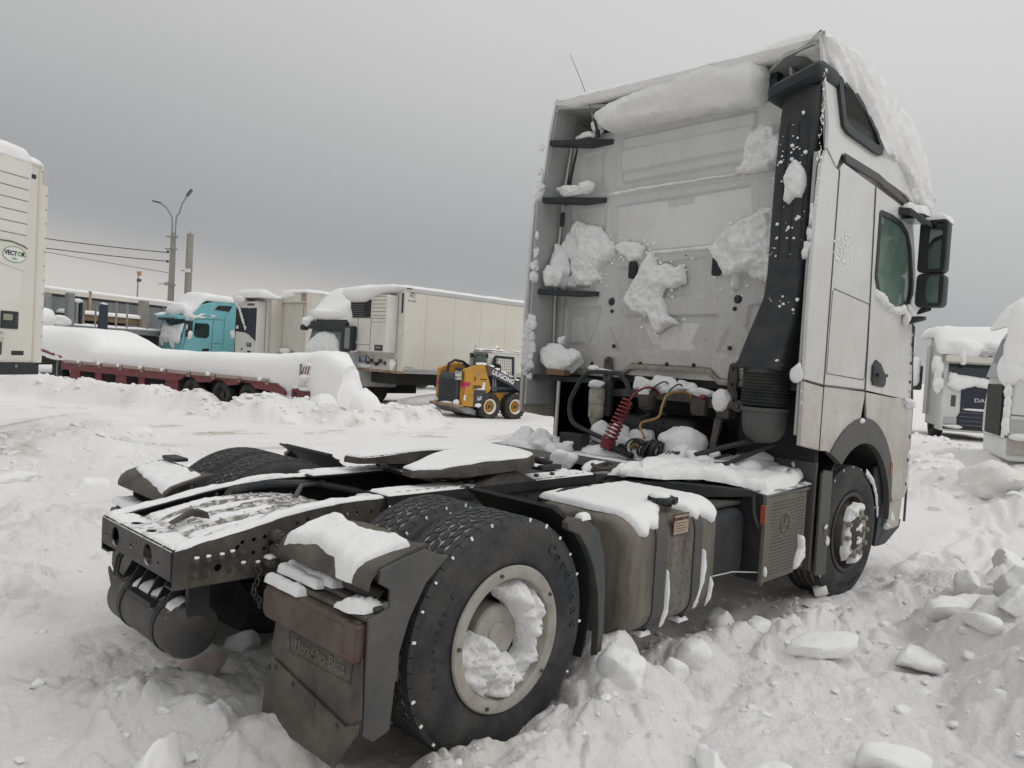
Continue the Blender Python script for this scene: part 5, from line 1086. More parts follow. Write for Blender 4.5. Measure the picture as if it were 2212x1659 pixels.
# ---------------- mirrors
q = MB().loft([[(x_, a, b) for a, b in rrect(-1.50+e, -1.30-e, 2.52, 2.935-e, .035, 4)] for x_, e in ((4.44, .0), (4.46, -.006), (4.56, .0), (4.62, .03))]); mr = q.build('mirror_housing', m_black, T, 35)
q = MB().loft([[(x_, a, b) for a, b in rrect(-1.505+e, -1.305-e, 2.245+e, 2.51, .04, 4)] for x_, e in ((4.43, .0), (4.46, -.006), (4.56, .0), (4.62, .03))]); q.build('mirror_housing', m_black, T, 35)
def mirr(y0, y1, z0, z1, bow):
    rg = []
    for i in range(7):
        k = i/6; rg.append([(4.436-bow*(1-(2*k-1)**2)*(1-(2*j/5-1)**2)+.32*(y1-y0)*(j/5-.5), y0+(y1-y0)*j/5, z0+(z1-z0)*k) for j in range(6)])
    mb = MB(); vs = [p for r_ in rg for p in r_]; mb.add(vs, [(i*6+j, i*6+j+1, (i+1)*6+j+1, (i+1)*6+j) for i in range(6) for j in range(5)]); return mb.build('mirror_glass', m_chrome, mr, 60)
mirr(-1.475, -1.325, 2.545, 2.91, .004).location.x = -.001; mirr(-1.48, -1.325, 2.275, 2.49, .010).location.x = -.006
MB().tube([(4.50, -1.22, 2.20), (4.52, -1.32, 2.215), (4.50, -1.40, 2.24)], .022, 8).build('mirror_arm', m_black, T); MB().tube([(4.52, -1.22, 2.97), (4.54, -1.33, 2.96), (4.52, -1.40, 2.94)], .022, 8).build('mirror_arm', m_black, T)
MB().loft([[(4.42, -1.20, 2.09), (4.42, -1.20, 2.15), (4.56, -1.20, 2.17), (4.56, -1.20, 2.10)], [(4.45, -1.30, 2.12), (4.45, -1.30, 2.165), (4.58, -1.30, 2.185), (4.58, -1.30, 2.13)], [(4.50, -1.36, 2.145), (4.50, -1.36, 2.17), (4.58, -1.36, 2.18), (4.58, -1.36, 2.15)]]).build('mirror_foot', m_black, T, 30, bevel=.008)
q = MB().loft([[(4.05, -1.24, 2.93), (4.05, -1.24, 2.985), (4.40, -1.24, 2.985), (4.40, -1.24, 2.93)], [(4.07, -1.33, 2.91), (4.08, -1.33, 2.975), (4.42, -1.33, 2.95), (4.42, -1.33, 2.89)], [(4.22, -1.40, 2.87), (4.22, -1.40, 2.91), (4.42, -1.40, 2.90), (4.42, -1.40, 2.86)]]); km = q.build('kerb_mirror', m_black, T, 30, bevel=.012)
box('kerb_mirror_glass', (4.11, 4.36, -1.36, -1.26, 2.893, 2.897), m_glassg, km, 0)
snow('snow', [(4.08, -1.25), (4.40, -1.25), (4.41, -1.34), (4.38, -1.39), (4.25, -1.38), (4.10, -1.32)], top(2.955), T, T=.075, edge=.05, cell=.012, seed=151, amp=.4)
snow('snow', [(4.44, -1.32), (4.62, -1.32), (4.64, -1.42), (4.62, -1.50), (4.46, -1.49)], top(2.925), T, T=.07, edge=.05, cell=.012, seed=152, amp=.5)
for i, a in enumerate([(4.40, -1.29, 2.22, (.07, .05, .06)), (4.46, -1.30, 2.28, (.05, .04, .11)), (4.34, -1.28, 2.15, (.05, .035, .07)), (4.27, -1.27, 2.22, (.05, .03, .04))]): onlump(a[0], a[1], a[2], a[3], 160+i)

# ---------------- snow frozen to the cab
WS = [([(1.12, 2.72), (1.0, 2.88), (.90, 2.83), (.76, 2.80), (.68, 2.73), (.63, 2.66), (.57, 2.61), (.58, 2.55), (.61, 2.49), (.70, 2.47), (.77, 2.43), (.72, 2.38), (.69, 2.34), (.80, 2.31), (.97, 2.28), (1.14, 2.28), (1.15, 2.5)], .07), ([(.58, 2.62), (.44, 2.66), (.33, 2.63), (.28, 2.59), (.31, 2.51), (.43, 2.49), (.53, 2.55)], .045),
      ([(.29, 2.48), (.20, 2.53), (.13, 2.45), (-.09, 2.43), (-.12, 2.30), (-.02, 2.25), (.06, 2.27), (.09, 2.20), (.05, 2.14), (.01, 2.05), (-.09, 1.985), (.01, 1.96), (.11, 1.91), (.16, 1.95), (.18, 2.02), (.27, 2.05), (.38, 2.09), (.455, 2.18), (.41, 2.27), (.35, 2.36)], .075),
      ([(-.30, 2.54), (-.41, 2.63), (-.47, 2.71), (-.61, 2.75), (-.72, 2.81), (-.86, 2.83), (-.90, 2.76), (-.92, 2.69), (-.88, 2.60), (-.87, 2.46), (-.84, 2.33), (-.83, 2.29), (-.71, 2.30), (-.62, 2.35), (-.575, 2.33), (-.585, 2.25), (-.55, 2.22), (-.52, 2.27), (-.53, 2.33), (-.42, 2.36), (-.40, 2.44)], .10),
      ([(-.47, 3.07), (-.52, 3.15), (-.55, 3.25), (-.57, 3.38), (-.64, 3.43), (-.72, 3.41), (-.83, 3.36), (-.86, 3.25), (-.84, 3.14), (-.76, 3.08), (-.62, 3.08)], .085)]
for i, (p, t_) in enumerate(WS): snow('snow', p, wallp(XW-.005), T, T=t_*.8, edge=.045, cell=.0105, seed=170+i, amp=.95, nsc=9, ja=.024, step=.02)
for i, (p, t_) in enumerate([([(1.17, 2.68), (1.18, 2.28), (1.05, 2.27), (1.0, 2.4), (1.05, 2.6)], .30)]): snow('snow', p, wallp(2.86), T, T=.10, edge=.08, cell=.013, seed=180+i, amp=.8, nsc=8)
snow('snow', [(.60, 3.075), (.2, 3.085), (-.2, 3.09), (-.5, 3.095), (-.5, 3.075), (0, 3.062), (.5, 3.05), (.72, 3.04)], wallp(XW-.01), T, T=.022, edge=.012, cell=.008, seed=183, amp=1., nsc=14, ja=.006)
snow('snow', [(.28, 2.555), (-.1, 2.565), (-.35, 2.58), (-.36, 2.55), (0, 2.54), (.28, 2.53)], wallp(XW-.002), T, T=.018, edge=.012, cell=.008, seed=184, amp=1., nsc=14, ja=.008)
def wsn(y0, y1, z0, z1, x0, x1, sd_, n_=5, s_=(.07, .075, .06)):
    g_ = np.random.default_rng(sd_)
    for i in range(n_): onlump(g_.uniform(x0, x1), g_.uniform(y0, y1), g_.uniform(z0, z1), tuple(np.array(s_)*g_.uniform(.7, 1.25)), sd_+i, 4)
def heap(o, verts_scale, sd_, parent=T, rough=.28, cuts=3):
    v, f = lump(4, sd_, cuts, rough, 1.8); v = v*np.array(verts_scale)+np.array(o); v = v+np.stack([fbm(v[:, 1]*14, v[:, 2]*14, v[:, 0]*14, sd_+k, 4) for k in range(3)], 1)*.016; return MB().add(v, f).build('snow', m_snow_v, parent, 80)
heap((2.76, .98, 1.66), (.11, .19, .14), 191); heap((2.78, .86, 1.64), (.09, .13, .10), 192); heap((2.80, 1.0, 1.82), (.035, .03, .05), 193)
heap((2.78, 1.0, 3.09), (.07, .15, .05), 194); heap((2.80, .83, 3.11), (.06, .08, .05), 195); heap((2.84, .78, 3.62), (.06, .06, .07), 196); heap((2.86, .92, 3.55), (.05, .10, .04), 197); heap((2.74, 1.10, 2.37), (.08, .10, .10), 198)
for i, (z_, s_) in enumerate([(3.45, .02), (3.25, .02), (3.12, .03), (3.05, .03), (2.7, .02), (2.55, .025), (2.45, .03), (2.35, .03), (2.0, .03), (1.93, .035), (1.84, .03), (1.75, .035), (1.66, .03), (1.58, .03), (1.48, .02)]):
    heap((2.605+.01*(i % 3), 1.19, z_), (s_*1.2, s_*1.3, s_*1.8), 210+i, rough=.5)
snow('snow', [(1.19, 1.99), (1.19, 1.50), (1.22, 1.50), (1.24, 1.6), (1.23, 1.95)], wallp(2.60), T, T=.05, edge=.02, cell=.01, seed=231, amp=1.2, nsc=12, ja=.014)
# snow on the duct
snow('snow', [(-1.0, 2.95), (-1.03, 3.02), (-1.07, 3.05), (-1.13, 2.98), (-1.145, 2.88), (-1.12, 2.80), (-1.08, 2.81), (-1.04, 2.76), (-1.0, 2.78), (-1.01, 2.87)], wallp(2.628), T, T=.05, edge=.04, cell=.009, seed=232, amp=.7, nsc=12)
g_ = np.random.default_rng(5); q = MB()
for _ in range(90):
    zc = g_.choice([3.30, 3.12, 2.98, 2.66, 2.5, 2.10, 2.45]); z_ = zc+g_.normal()*.05; y_ = g_.uniform(-1.14, -.93)+g_.normal()*.01; s_ = .004+.012*g_.random()**2.5
    v, f = lump(1, int(g_.integers(1000)), 3, .3); q.add(v*np.array([s_*.6, s_*1.2, s_])+np.array([2.632 if z_ > 2.2 else 2.615, y_, z_]), f)
for _ in range(80):
    s_ = .004+.012*g_.random()**2.5; v, f = lump(1, int(g_.integers(1000)), 3, .3); q.add(v*np.array([s_*1.2, s_*.5, s_])+np.array([3.05+g_.normal()*.07, -1.252, 2.50+g_.normal()*.075]), f)
for _ in range(420):
    p_, t__ = WS[int(g_.integers(len(WS)))]; i_ = int(g_.integers(len(p_))); k_ = g_.random(); a_, b_ = p_[i_], p_[(i_+1) % len(p_)]; y_ = a_[0]*(1-k_)+b_[0]*k_+g_.normal()*.045; z_ = a_[1]*(1-k_)+b_[1]*k_+g_.normal()*.045-.02*g_.random()
    if y_ < -.86 or y_ > 1.1: continue
    s_ = .003+.012*g_.random()**3; v, f = lump(1, int(g_.integers(1000)), 3, .35); q.add(v*np.array([s_*.5, s_*1.3, s_])+np.array([XW-.008, y_, z_]), f)
for _ in range(260):
    s_ = .003+.009*g_.random()**3; v, f = lump(1, int(g_.integers(1000)), 3, .35); q.add(v*np.array([s_, s_*.7, s_*1.4])+np.array([2.575+.02*g_.random()+.02*g_.random(), -1.225-.02*g_.random(), 1.3+2.3*g_.random()]), f)
q.build('snow_flecks', m_snow, T, 60, kind='stuff')
for i, p in enumerate([[(2.60, 2.75), (2.63, 2.75), (2.64, 2.62), (2.61, 2.60)], [(2.60, 2.60), (2.65, 2.58), (2.65, 2.52), (2.60, 2.50)], [(2.58, 2.51), (2.65, 2.50), (2.63, 2.40), (2.58, 2.39)]]): snow('snow', [(-1.19-.07*(b-2.4)*0-(a-2.60), b) for a, b in p], wallp(2.60), T, T=.04, edge=.03, cell=.008, seed=235+i, amp=.8, nsc=16)
# roof snow: the roll in the hollow behind, the cap, and the drape down the near side
rg = []; NY = 90
def rolltop(y): return float(np.interp(y, [-.72, -.6, -.4, -.1, .2, .45, .6, .71], [3.86, 3.90, 3.90, 3.885, 3.86, 3.80, 3.76, 3.70]))
for i, y_ in enumerate(np.linspace(-.725, .71, NY)):
    k = i/(NY-1); e = min(1, min(k, 1-k)/.045)**.5 if 0 < k < 1 else .2; zt_ = rolltop(y_); zb = 3.555-.012*math.sin(k*9); sec = []
    for j in range(30):
        a = 2*math.pi*j/30; ca, sa = math.cos(a), math.sin(a); cx_ = 2.90+.045*(zt_-3.8)/.1*.3
        n1 = fbm(np.array([y_*3.2]), np.array([a*1.3]), None, 240, 4)[0]; n2 = fbm(np.array([y_*12]), np.array([sa*3+ca]), None, 241, 3)[0]
        rx_ = (.235 if ca < 0 else .30)*(1-.18*max(0, -sa)); px = cx_+rx_*math.copysign(abs(ca)**.8, ca)*(.6+.4*e); pz__ = (zt_+zb)/2+(zt_-zb)/2*math.copysign(abs(sa)**.75, sa)*e
        sec.append((px+(.075*n1+.032*n2)*ca, y_, pz__+(.030*n1+.018*n2)*(sa if sa > -.3 else .6)+.006*math.sin(pz__*60+y_*6)*(ca < 0)))
    rg.append(sec)
MB().loft(rg).build('snow', m_snow_v, T, 80)
DL = [(2.70, 3.87), (2.76, 3.76), (2.80, 3.68), (2.97, 3.62), (3.25, 3.61), (3.42, 3.50), (3.62, 3.38), (3.68, 3.31), (3.85, 3.33), (4.07, 3.31), (4.22, 3.26), (4.32, 3.18), (4.42, 3.10), (4.56, 3.03), (4.70, 2.98)]
TP = [(2.68, 3.925), (2.85, 3.945), (3.3, 3.97), (3.8, 3.93), (4.2, 3.83), (4.42, 3.72), (4.55, 3.52), (4.64, 3.28), (4.70, 3.05)]
def tpz(x): return float(np.interp(x, [p[0] for p in TP], [p[1] for p in TP]))
rg = []; xs = np.linspace(2.685, 4.70, 120)
for x_ in xs:
    zt_ = tpz(x_); zl = min(zt_-.05, float(np.interp(x_, [p[0] for p in DL], [p[1] for p in DL]))+.012*vn(np.array([x_*25]), np.array([.5]), None, 250)[0]); ex = min(1, max(0, x_-2.685)/.05)**.5
    rz = zt_-.17
    path = [(-1.15, zl+.006)]+[(-ry(z_)-.035-.055*math.sin(min(math.pi, max(0, (z_-zl)/max(.05, zt_-zl))*math.pi))**.8*min(1, (zt_-zl)/.25), z_) for z_ in np.linspace(zl, zt_-.09, 12)]+[(-1.15, zt_-.035), (-1.08, zt_-.008)]+[(y_, zt_-.008+float(np.interp(y_, [-1, -.7, -.3, .1, .6, 1.0], [0, -.045, -.09, -.09, -.04, -.045]))*ss(3.6, 2.8, x_)) for y_ in np.linspace(-.95, .95, 22)]+[(1.02, zt_-.075*ss(3.6, 2.8, x_)-.008)]+[(1.10, zt_-.03-.075*ss(3.6, 2.8, x_)), (1.15, zt_-.055-.06*ss(3.6, 2.8, x_)), (1.16, zt_-.12), (1.13, zt_-.125)]+[(y_, rz+.02) for y_ in (1.0, .5, 0, -.5, -1.0)]
    sec = []
    for j, (y_, z_) in enumerate(path):
        k = 1 if j < len(path)-6 else 0
        n1 = fbm(np.array([x_*3.5]), np.array([y_*3.5]), np.array([z_*3.5]), 251, 4)[0]; n2 = fbm(np.array([x_*13]), np.array([y_*13]), np.array([z_*13]), 252, 3)[0]; st_ = .010*math.sin((z_*1.0+x_*.55)*52)*(1 if -y_ > 1.1 else .0)
        xq = x_; zm = zt_-.085
        if -y_ > 1.12: sec.append((x_, y_-k*(.035*n1+.018*n2+st_), z_+k*.01*n2))
        else: sec.append((xq+(.0 if x_ > 2.75 else k*.02*n2), y_, zm+(z_-zm)*ex+k*ex*(.028*n1+.010*n2)))
    rg.append(sec)
cap_ = MB().loft(rg, cap=False).build('snow_cap', m_snow_v, T, 80)
for i, a in enumerate([(4.50, -1.22, 3.22, (.10, .05, .10)), (4.44, -1.23, 3.14, (.10, .045, .07)), (4.58, -1.20, 3.12, (.08, .05, .08)), (4.36, -1.23, 3.17, (.07, .04, .05))]): heap(a[:3], a[3], 260+i)
for i, a in enumerate([(4.60, -1.26, 1.475, (.085, .05, .05)), (4.75, -1.22, 1.46, (.09, .06, .045)), (4.76, -1.245, 1.02, (.04, .025, .05)), (4.77, -1.245, .90, (.03, .02, .09)), (4.76, -1.245, .78, (.035, .02, .05)), (3.60, -1.262, 1.335, (.05, .012, .022))]): heap(a[:3], a[3], 270+i)

# ---------------- catwalk and everything standing on it
hs = [[(x_-.014, y_-.004), (x_+.014, y_-.004), (x_+.014, y_+.004), (x_-.014, y_+.004)] for x_ in np.arange(2.25, 2.42, .045) for y_ in np.arange(-.30, .40, .032)]
q = MB(); plate(q, [(2.20, -.42), (2.85, -.42), (2.85, .44), (2.20, .44)], hs, 'z', .945, .951); q.box(2.20, 2.206, -.42, .44, .885, .9448); cw = q.build('catwalk', m_plate, T, 20)
q = MB(); plate(q, [(2.13, .445), (2.80, .445), (2.80, 1.10), (2.13, 1.10)], [], 'z', .943, .949); q.box(2.13, 2.136, .445, 1.10, .90, .9428); q.build('catwalk', m_plate, T, 20)
snow('snow', [(2.33, -.42), (2.82, -.42), (2.82, .44), (2.42, .44), (2.36, .2), (2.42, 0), (2.34, -.2)], top(.951), cw, m_snow, T=.055, edge=.07, cell=.014, seed=281, amp=.7, nsc=8, ja=.02)
snow('snow', [(2.16, .47), (2.78, .45), (2.78, 1.08), (2.2, 1.06)], top(.949), cw, m_snow, T=.05, edge=.06, cell=.016, seed=282, amp=.8, nsc=8, ja=.02)
snow('snow', [(2.215, -.40), (2.32, -.40), (2.32, .43), (2.215, .43)], top(.951), cw, m_snow, T=.004, edge=.02, cell=.012, seed=283, amp=1., nsc=16, ja=.01)
for i, a in enumerate([(2.62, -.36, 1.10, (.19, .17, .15)), (2.60, -.16, 1.04, (.13, .12, .10)), (2.66, .02, 1.07, (.12, .10, .13)), (2.55, .14, 1.03, (.13, .11, .11)), (2.68, .22, 1.08, (.10, .09, .12)), (2.66, .42, 1.06, (.12, .11, .12)), (2.5, .50, 1.0, (.14, .12, .07)), (2.30, .74, 1.01, (.12, .10, .09)), (2.22, .60, .99, (.11, .12, .06)), (2.33, .93, 1.0, (.12, .10, .10)), (2.45, -.50, 1.02, (.16, .10, .09)), (2.42, -.12, .99, (.10, .08, .05)), (2.33, -.42, 1.0, (.13, .10, .07))]): heap(a[:3], a[3], 290+i, rough=.16, cuts=6)
onlump(1.86, .10, .94, (.13, .10, .11), 310, 6); onlump(1.80, -.24, .95, (.14, .08, .06), 311, 6)
# crossbar with its cups, hose couplings and snow
cb = MB().loft([[(2.80, y_, z_-.03), (2.80, y_, z_+.03), (2.86, y_, z_+.03), (2.86, y_, z_-.03)] for y_, z_ in ((.52, 1.40), (.30, 1.42), (-.30, 1.42), (-.50, 1.39), (-.56, 1.30))]).build('hose_bar', m_frame, T, 20)
for y_ in (.08, -.38): MB().loft([[(a, b, z_) for a, b in rrect(2.76-e, 2.84, y_-.06-e, y_+.06+e, .02, 3)] for z_, e in ((1.30, -.01), (1.32, .0), (1.42, .01))]).build('parking_cup', m_frame, cb, 30, bevel=.004)
for i, a in enumerate([(2.86, .16, 1.50, (.08, .14, .06)), (2.86, -.02, 1.51, (.07, .13, .07)), (2.86, -.20, 1.50, (.07, .12, .06)), (2.86, -.36, 1.47, (.07, .12, .045)), (2.84, -.05, 1.46, (.06, .08, .04)), (2.80, .11, 1.44, (.05, .06, .05))]): heap(a[:3], a[3], 320+i, rough=.2, cuts=5)
heap((2.74, -.585, 1.43), (.06, .07, .085), 330, rough=.12, cuts=2)
box('lock_arm', (2.72, 2.84, -.66, -.56, 1.30, 1.37), m_frame, T, .01); MB().cyl((2.74, -.62, 1.40), (2.74, -.78, 1.40), .03, 14).build('lock_pin', m_frame, T); hx = MB(); hx.cyl((2.69, -.74, 1.40), (2.735, -.74, 1.40), .04, 20); hexnut(hx, (0, -.74, 1.40), .018, 2.67, 2.69, 'x'); hx.build('bolt', m_frame, T)
MB().loft([[(2.74, -.54, 1.30), (2.74, -.60, 1.30), (2.78, -.60, 1.30), (2.78, -.54, 1.30)], [(2.68, -.55, 1.12), (2.68, -.59, 1.12), (2.71, -.59, 1.12), (2.71, -.55, 1.12)], [(2.62, -.58, .98), (2.62, -.66, .98), (2.66, -.66, .98), (2.66, -.58, .98)]]).build('rear_strut', m_frame, T, 20, bevel=.004)
onlump(2.62, -.64, 1.02, (.05, .06, .06), 331)
# hoop handrail
lb = MB().tube(curvy([(2.5, .05, 1.02), (2.50, .30, 1.075), (2.50, .46, 1.115), (2.50, .555, 1.15), (2.50, .60, 1.21), (2.50, .61, 1.32), (2.50, .57, 1.41), (2.50, .50, 1.52), (2.50, .44, 1.565), (2.50, .38, 1.575), (2.50, .18, 1.575), (2.50, .13, 1.56), (2.50, .07, 1.50), (2.50, .04, 1.42)]), .019, 12).build('hand_rail', m_black, T)
heap((2.50, .40, 1.60), (.022, .05, .025), 335, lb); heap((2.50, .25, 1.595), (.018, .10, .009), 336, lb)
# fuel pre-filter
ff = MB().lathe([(.0, 1.14), (.03, 1.14), (.045, 1.17), (.05, 1.20), (.062, 1.205), (.064, 1.30), (.060, 1.305), (.060, 1.31), (.066, 1.315), (.066, 1.42), (.05, 1.44), (.04, 1.47), (.0, 1.475)], (2.70, .50, 0), 'z', 32).build('fuel_filter', mat('filter_can', (.40, .38, .33), .5, grime=((.12, .10, .08), .7, 12)), T, 40)
heap((2.69, .50, 1.47), (.07, .075, .03), 337, ff); box('filter_bracket', (2.72, 2.76, .38, .44, 1.22, 1.5), m_framei, T, .004)
box('valve_box', (2.40, 2.52, .40, .62, .955, 1.08), m_framei, T, .01)
# coiled air and electric lines
def coil(name, m_, a, b, r, turns, wr, sag=.0, lead=(), tail=(), n_=14, rr=None):
    a, b = Vector(a), Vector(b); ax = (b-a).normalized(); u_ = ax.orthogonal().normalized(); w_ = ax.cross(u_); p = curvy(lead) if lead else []
    k = int(turns*n_)
    for i in range(k+1):
        t_ = i/k; an = 2*math.pi*turns*t_; ra = r*(1 if rr is None else (1-t_)*rr+t_); pt = a.lerp(b, t_)+Vector((0, 0, -sag*4*t_*(1-t_))); p.append(pt+(u_*math.cos(an)+w_*math.sin(an))*ra)
    p += [Vector(q) for q in tail]; return MB().tube(p, wr, 7).build(name, m_, T, 60)
coil('red_air_coil', m_red, (2.46, .02, 1.385), (2.40, .13, 1.07), .050, 11, .0085, lead=[(2.78, -.02, 1.43), (2.72, -.025, 1.475), (2.60, -.02, 1.475), (2.50, -.015, 1.44)], rr=.75)
coil('red_air_coil', m_red, (2.40, .13, 1.08), (2.39, .135, 1.0), .048, 5, .0085)
coil('black_coil', m_blk, (2.40, .10, 1.02), (2.34, -.13, .985), .020, 15, .006)
coil('black_coil', m_blk, (2.68, -.005, 1.33), (2.62, .0, 1.12), .035, 3, .006, lead=[(2.84, -.10, 1.48), (2.80, -.07, 1.53), (2.74, -.02, 1.49), (2.70, .0, 1.43)])
coil('black_coil', m_blk, (2.68, -.155, 1.34), (2.60, -.155, 1.16), .032, 3, .006, lead=[(2.84, -.22, 1.47), (2.80, -.20, 1.52), (2.74, -.165, 1.48), (2.70, -.15, 1.42)])
MB().tube(curvy([(2.80, -.30, 1.40), (2.78, -.30, 1.45), (2.70, -.26, 1.465), (2.60, -.225, 1.44), (2.54, -.225, 1.36), (2.52, -.215, 1.28), (2.50, -.15, 1.245), (2.48, -.10, 1.225), (2.46, -.10, 1.19), (2.44, -.14, 1.15), (2.42, -.17, 1.12)]), .0095, 8).build('ochre_air_line', m_yel, T, 60)
MB().lathe([(.0, 0), (.02, .004), (.026, .02), (.02, .035), (0, .04)], (2.77, -.42, 1.42), 'z', 12).build('red_cap', m_red, T, 60)
g_ = np.random.default_rng(9)
def loops(name, m_, c, R0, n_, wr, nrm, spread, seed):
    g2 = np.random.default_rng(seed); p = []; k = 16
    for i in range(n_*k):
        a = 2*math.pi*i/k; t_ = i/(n_*k); r_ = R0*(1+.18*math.sin(a*.37+seed)); N_ = Vector(nrm)+Vector((.35*math.sin(a*.11+seed), .35*math.cos(a*.13), .2*math.sin(a*.17))); N_.normalize(); u_ = N_.orthogonal().normalized(); w_ = N_.cross(u_)
        p.append(Vector(c)+Vector(spread)*(t_-.5)+(u_*math.cos(a)+w_*math.sin(a)*.85)*r_)
    return MB().tube(p, wr, 7).build(name, m_, T, 60)
loops('black_line_bundle', m_blk, (2.40, -.17, 1.065), .075, 6, .0075, (.5, .2, .8), (.02, -.10, .03), 1)
loops('black_line_bundle', m_blk, (2.38, -.26, 1.055), .062, 7, .0085, (.1, .95, .25), (0, -.15, .0), 2)
loops('ochre_line_bundle', m_yel, (2.41, -.16, 1.06), .065, 3, .0078, (.6, .3, .7), (.03, -.06, .02), 3)
loops('black_line_bundle', m_blk, (2.36, -.45, 1.02), .045, 5, .008, (.2, .9, .3), (0, -.12, 0), 4)
MB().tube([(2.36, -.30, 1.0), (2.34, -.40, .99), (2.36, -.48, 1.06), (2.40, -.52, 1.07), (2.42, -.56, 1.0), (2.5, -.60, .99), (2.58, -.66, 1.03), (2.66, -.72, 1.06)], .010, 8).build('black_line', m_blk, T, 60)
MB().tube([(2.36, .0, 1.0), (2.30, -.12, .975), (2.28, -.22, .965), (2.31, -.36, .975)], .0065, 8).build('black_line', m_blk, T, 60)
# ================================================================ things round the lot. Local axes: x along the side seen, y away, z up
def at(root, m_, name, dims, bevel=.01, **k): return box(name, dims, m_, root, bevel, **k)
def fx(x): return lambda u, v, h: (x-h, u, v)        # snow on a face that looks along -x (u = y, v = z)
def fy(y): return lambda u, v, h: (u, y-h, v)        # snow on a face that looks along -y (u = x, v = z)
def roofsnow(parent, x0, x1, y0, y1, z, T_, sd, over=.06, cell=.09, name='snow_cap', prof=None):
    """rounded snow cover as a closed loft along x"""
    rg = []; n_ = max(8, int((x1-x0)/cell)); 
    for i in range(n_+1):
        k = i/n_; x_ = x0-over+(x1-x0+2*over)*k; e = min(1, max(.12, min(k, 1-k)*n_*cell/.16))**.5; t_ = T_(x_) if callable(T_) else T_; sec = []
        zb = z(x_) if callable(z) else z; m_ = 26
        for j in range(m_):
            a = 2*math.pi*j/m_; cy, cz = math.cos(a), math.sin(a); yy = (y0+y1)/2+((y1-y0)/2+over)*math.copysign(abs(cy)**.35, cy)*(.92+.08*e); zz = zb+t_*e*(max(0, math.copysign(abs(cz)**.6, cz)) if cz > 0 else -.35*abs(cz)**.6*min(1, .12/t_))
            n1 = fbm(np.array([x_*1.6]), np.array([yy*1.6]), None, sd, 3)[0]; n2 = fbm(np.array([x_*6]), np.array([yy*6]), np.array([zz*6]), sd+5, 2)[0]
            if cz < -.5: zz = zb-.01
            sec.append((x_+n2*.02, yy+n2*.02*np.sign(cy), zz+(t_*.22*n1+.015*n2)*(cz > 0)))
        rg.append(sec)
    return MB().loft(rg).build(name, m_snow_s, parent, 80)
def bheap(parent, o, s, sd, rough=.25, cuts=3, name='snow'):
    v, f = lump(3, sd, cuts, rough, 1.8); return MB().add(v*np.array(s)+np.array(o), f).build(name, m_snow_s, parent, 80)
def simple_wheel(parent, x, y, z, r_, w, face=-1, mrim=None, steel=None):
    h = w/2; o = link('wheel', MB().lathe([(r_*.58, -h), (r_*.62, -h-.01), (r_*.9, -h-.015), (r_*.97, -h+.01), (r_, -h+.03), (r_, h-.03), (r_*.97, h-.01), (r_*.9, h+.015), (r_*.6, h)], (0, 0, 0), 'y', 40).mesh('tyre', m_rub, 40), parent); o.location = (x, y, z)
    MB().lathe([(r_*.60, face*h), (r_*.57, face*(h+.01)), (r_*.54, face*(h-.02)), (r_*.50, face*(h-.10)), (r_*.2, face*(h-.11)), (r_*.18, face*(h-.04)), (0, face*(h-.03))], (0, 0, 0), 'y', 32).build('rim', mrim or m_rimd, o, 30)
    return o

# ---------------- refrigerated trailer far left, nose towards us
V = thing('reefer_trailer', 'cream refrigerated trailer nose with oval green logo, cut by the left edge', 'trailer', (-1.13, 7.985, 0), R(31))
at(V, m_cream, 'body', (0, 2.49, .02, 13, 1.17, 3.98), .02)
at(V, m_cream, 'front_wall', (0, 2.36, -.004, .02, 1.17, 3.94), .004)
MB().prism(rrect(2.36, 2.55, -.02, .10, .05, 4), 'z', 1.17, 3.86).build('corner_post', m_cream, V, 30)
for k in range(13): MB().lathe([(.0, -.027), (.009, -.027), (.012, -.018)], (2.50, 0, 1.35+k*.2), 'y', 8).build('rivet', m_steel, V)
at(V, m_alu, 'corner_cap', (2.42, 2.56, -.03, .1, 3.70, 3.88), .01); at(V, m_black, 'oval_slot', (2.12, 2.32, -.012, 0, 3.74, 3.80), .028, seg=4); at(V, m_black, 'oval_slot', (2.02, 2.22, -.012, 0, 1.27, 1.33), .028, seg=4)
un = MB().loft([[(a, b, z_) for a, b in rrect(-.6, xr, -.42, -.005, .06, 4)] for z_, xr in ((1.62, 1.76), (2.0, 1.77), (2.75, 1.81), (3.4, 1.85), (3.80, 1.87), (3.88, 1.83))]); un = un.build('refrigeration_unit', m_cream2, V, 30)
for k in range(6): at(un, m_seam, 'groove', (1.0, 1.79, -.423, -.418, 3.62-.15*k, 3.628-.15*k), 0)
q = [(1.05, 2.72), (1.3, 2.755), (1.55, 2.765), (1.74, 2.73), (1.81, 2.70)]; MB().tube([(a, -.424, b) for a, b in q], .008, 6).build('trim_line', m_grey, un)
q = [(1.05, 2.52), (1.3, 2.49), (1.57, 2.44), (1.80, 2.40)]; MB().tube([(a, -.424, b) for a, b in q], .006, 6).build('trim_line', m_cream, un)
lg = MB().prism(circ(1.61, 2.60, .18, 40, .10), 'y', -.424, -.4225).build('logo_oval', m_white2, un, 0)
MB().tube([(1.61+.18*math.cos(a), -.425, 2.60+.10*math.sin(a)) for a in np.linspace(0, 2*math.pi, 41)[:-1]], .004, 5, closed=True).build('logo_edge', m_green, lg, 0)
text('VECT', .080, frame((1.548, -.426, 2.613), (1, 0, 0), (0, 0, 1)), m_text, lg, sx=1.0, bold=.003); text('O', .080, frame((1.685, -.426, 2.613), (1, 0, 0), (0, 0, 1)), m_green, lg, bold=.003); text('R', .080, frame((1.742, -.426, 2.613), (1, 0, 0), (0, 0, 1)), m_text, lg, bold=.003); text('1550', .045, frame((1.60, -.426, 2.545), (1, 0, 0), (0, 0, 1)), m_green, lg, sx=.9)
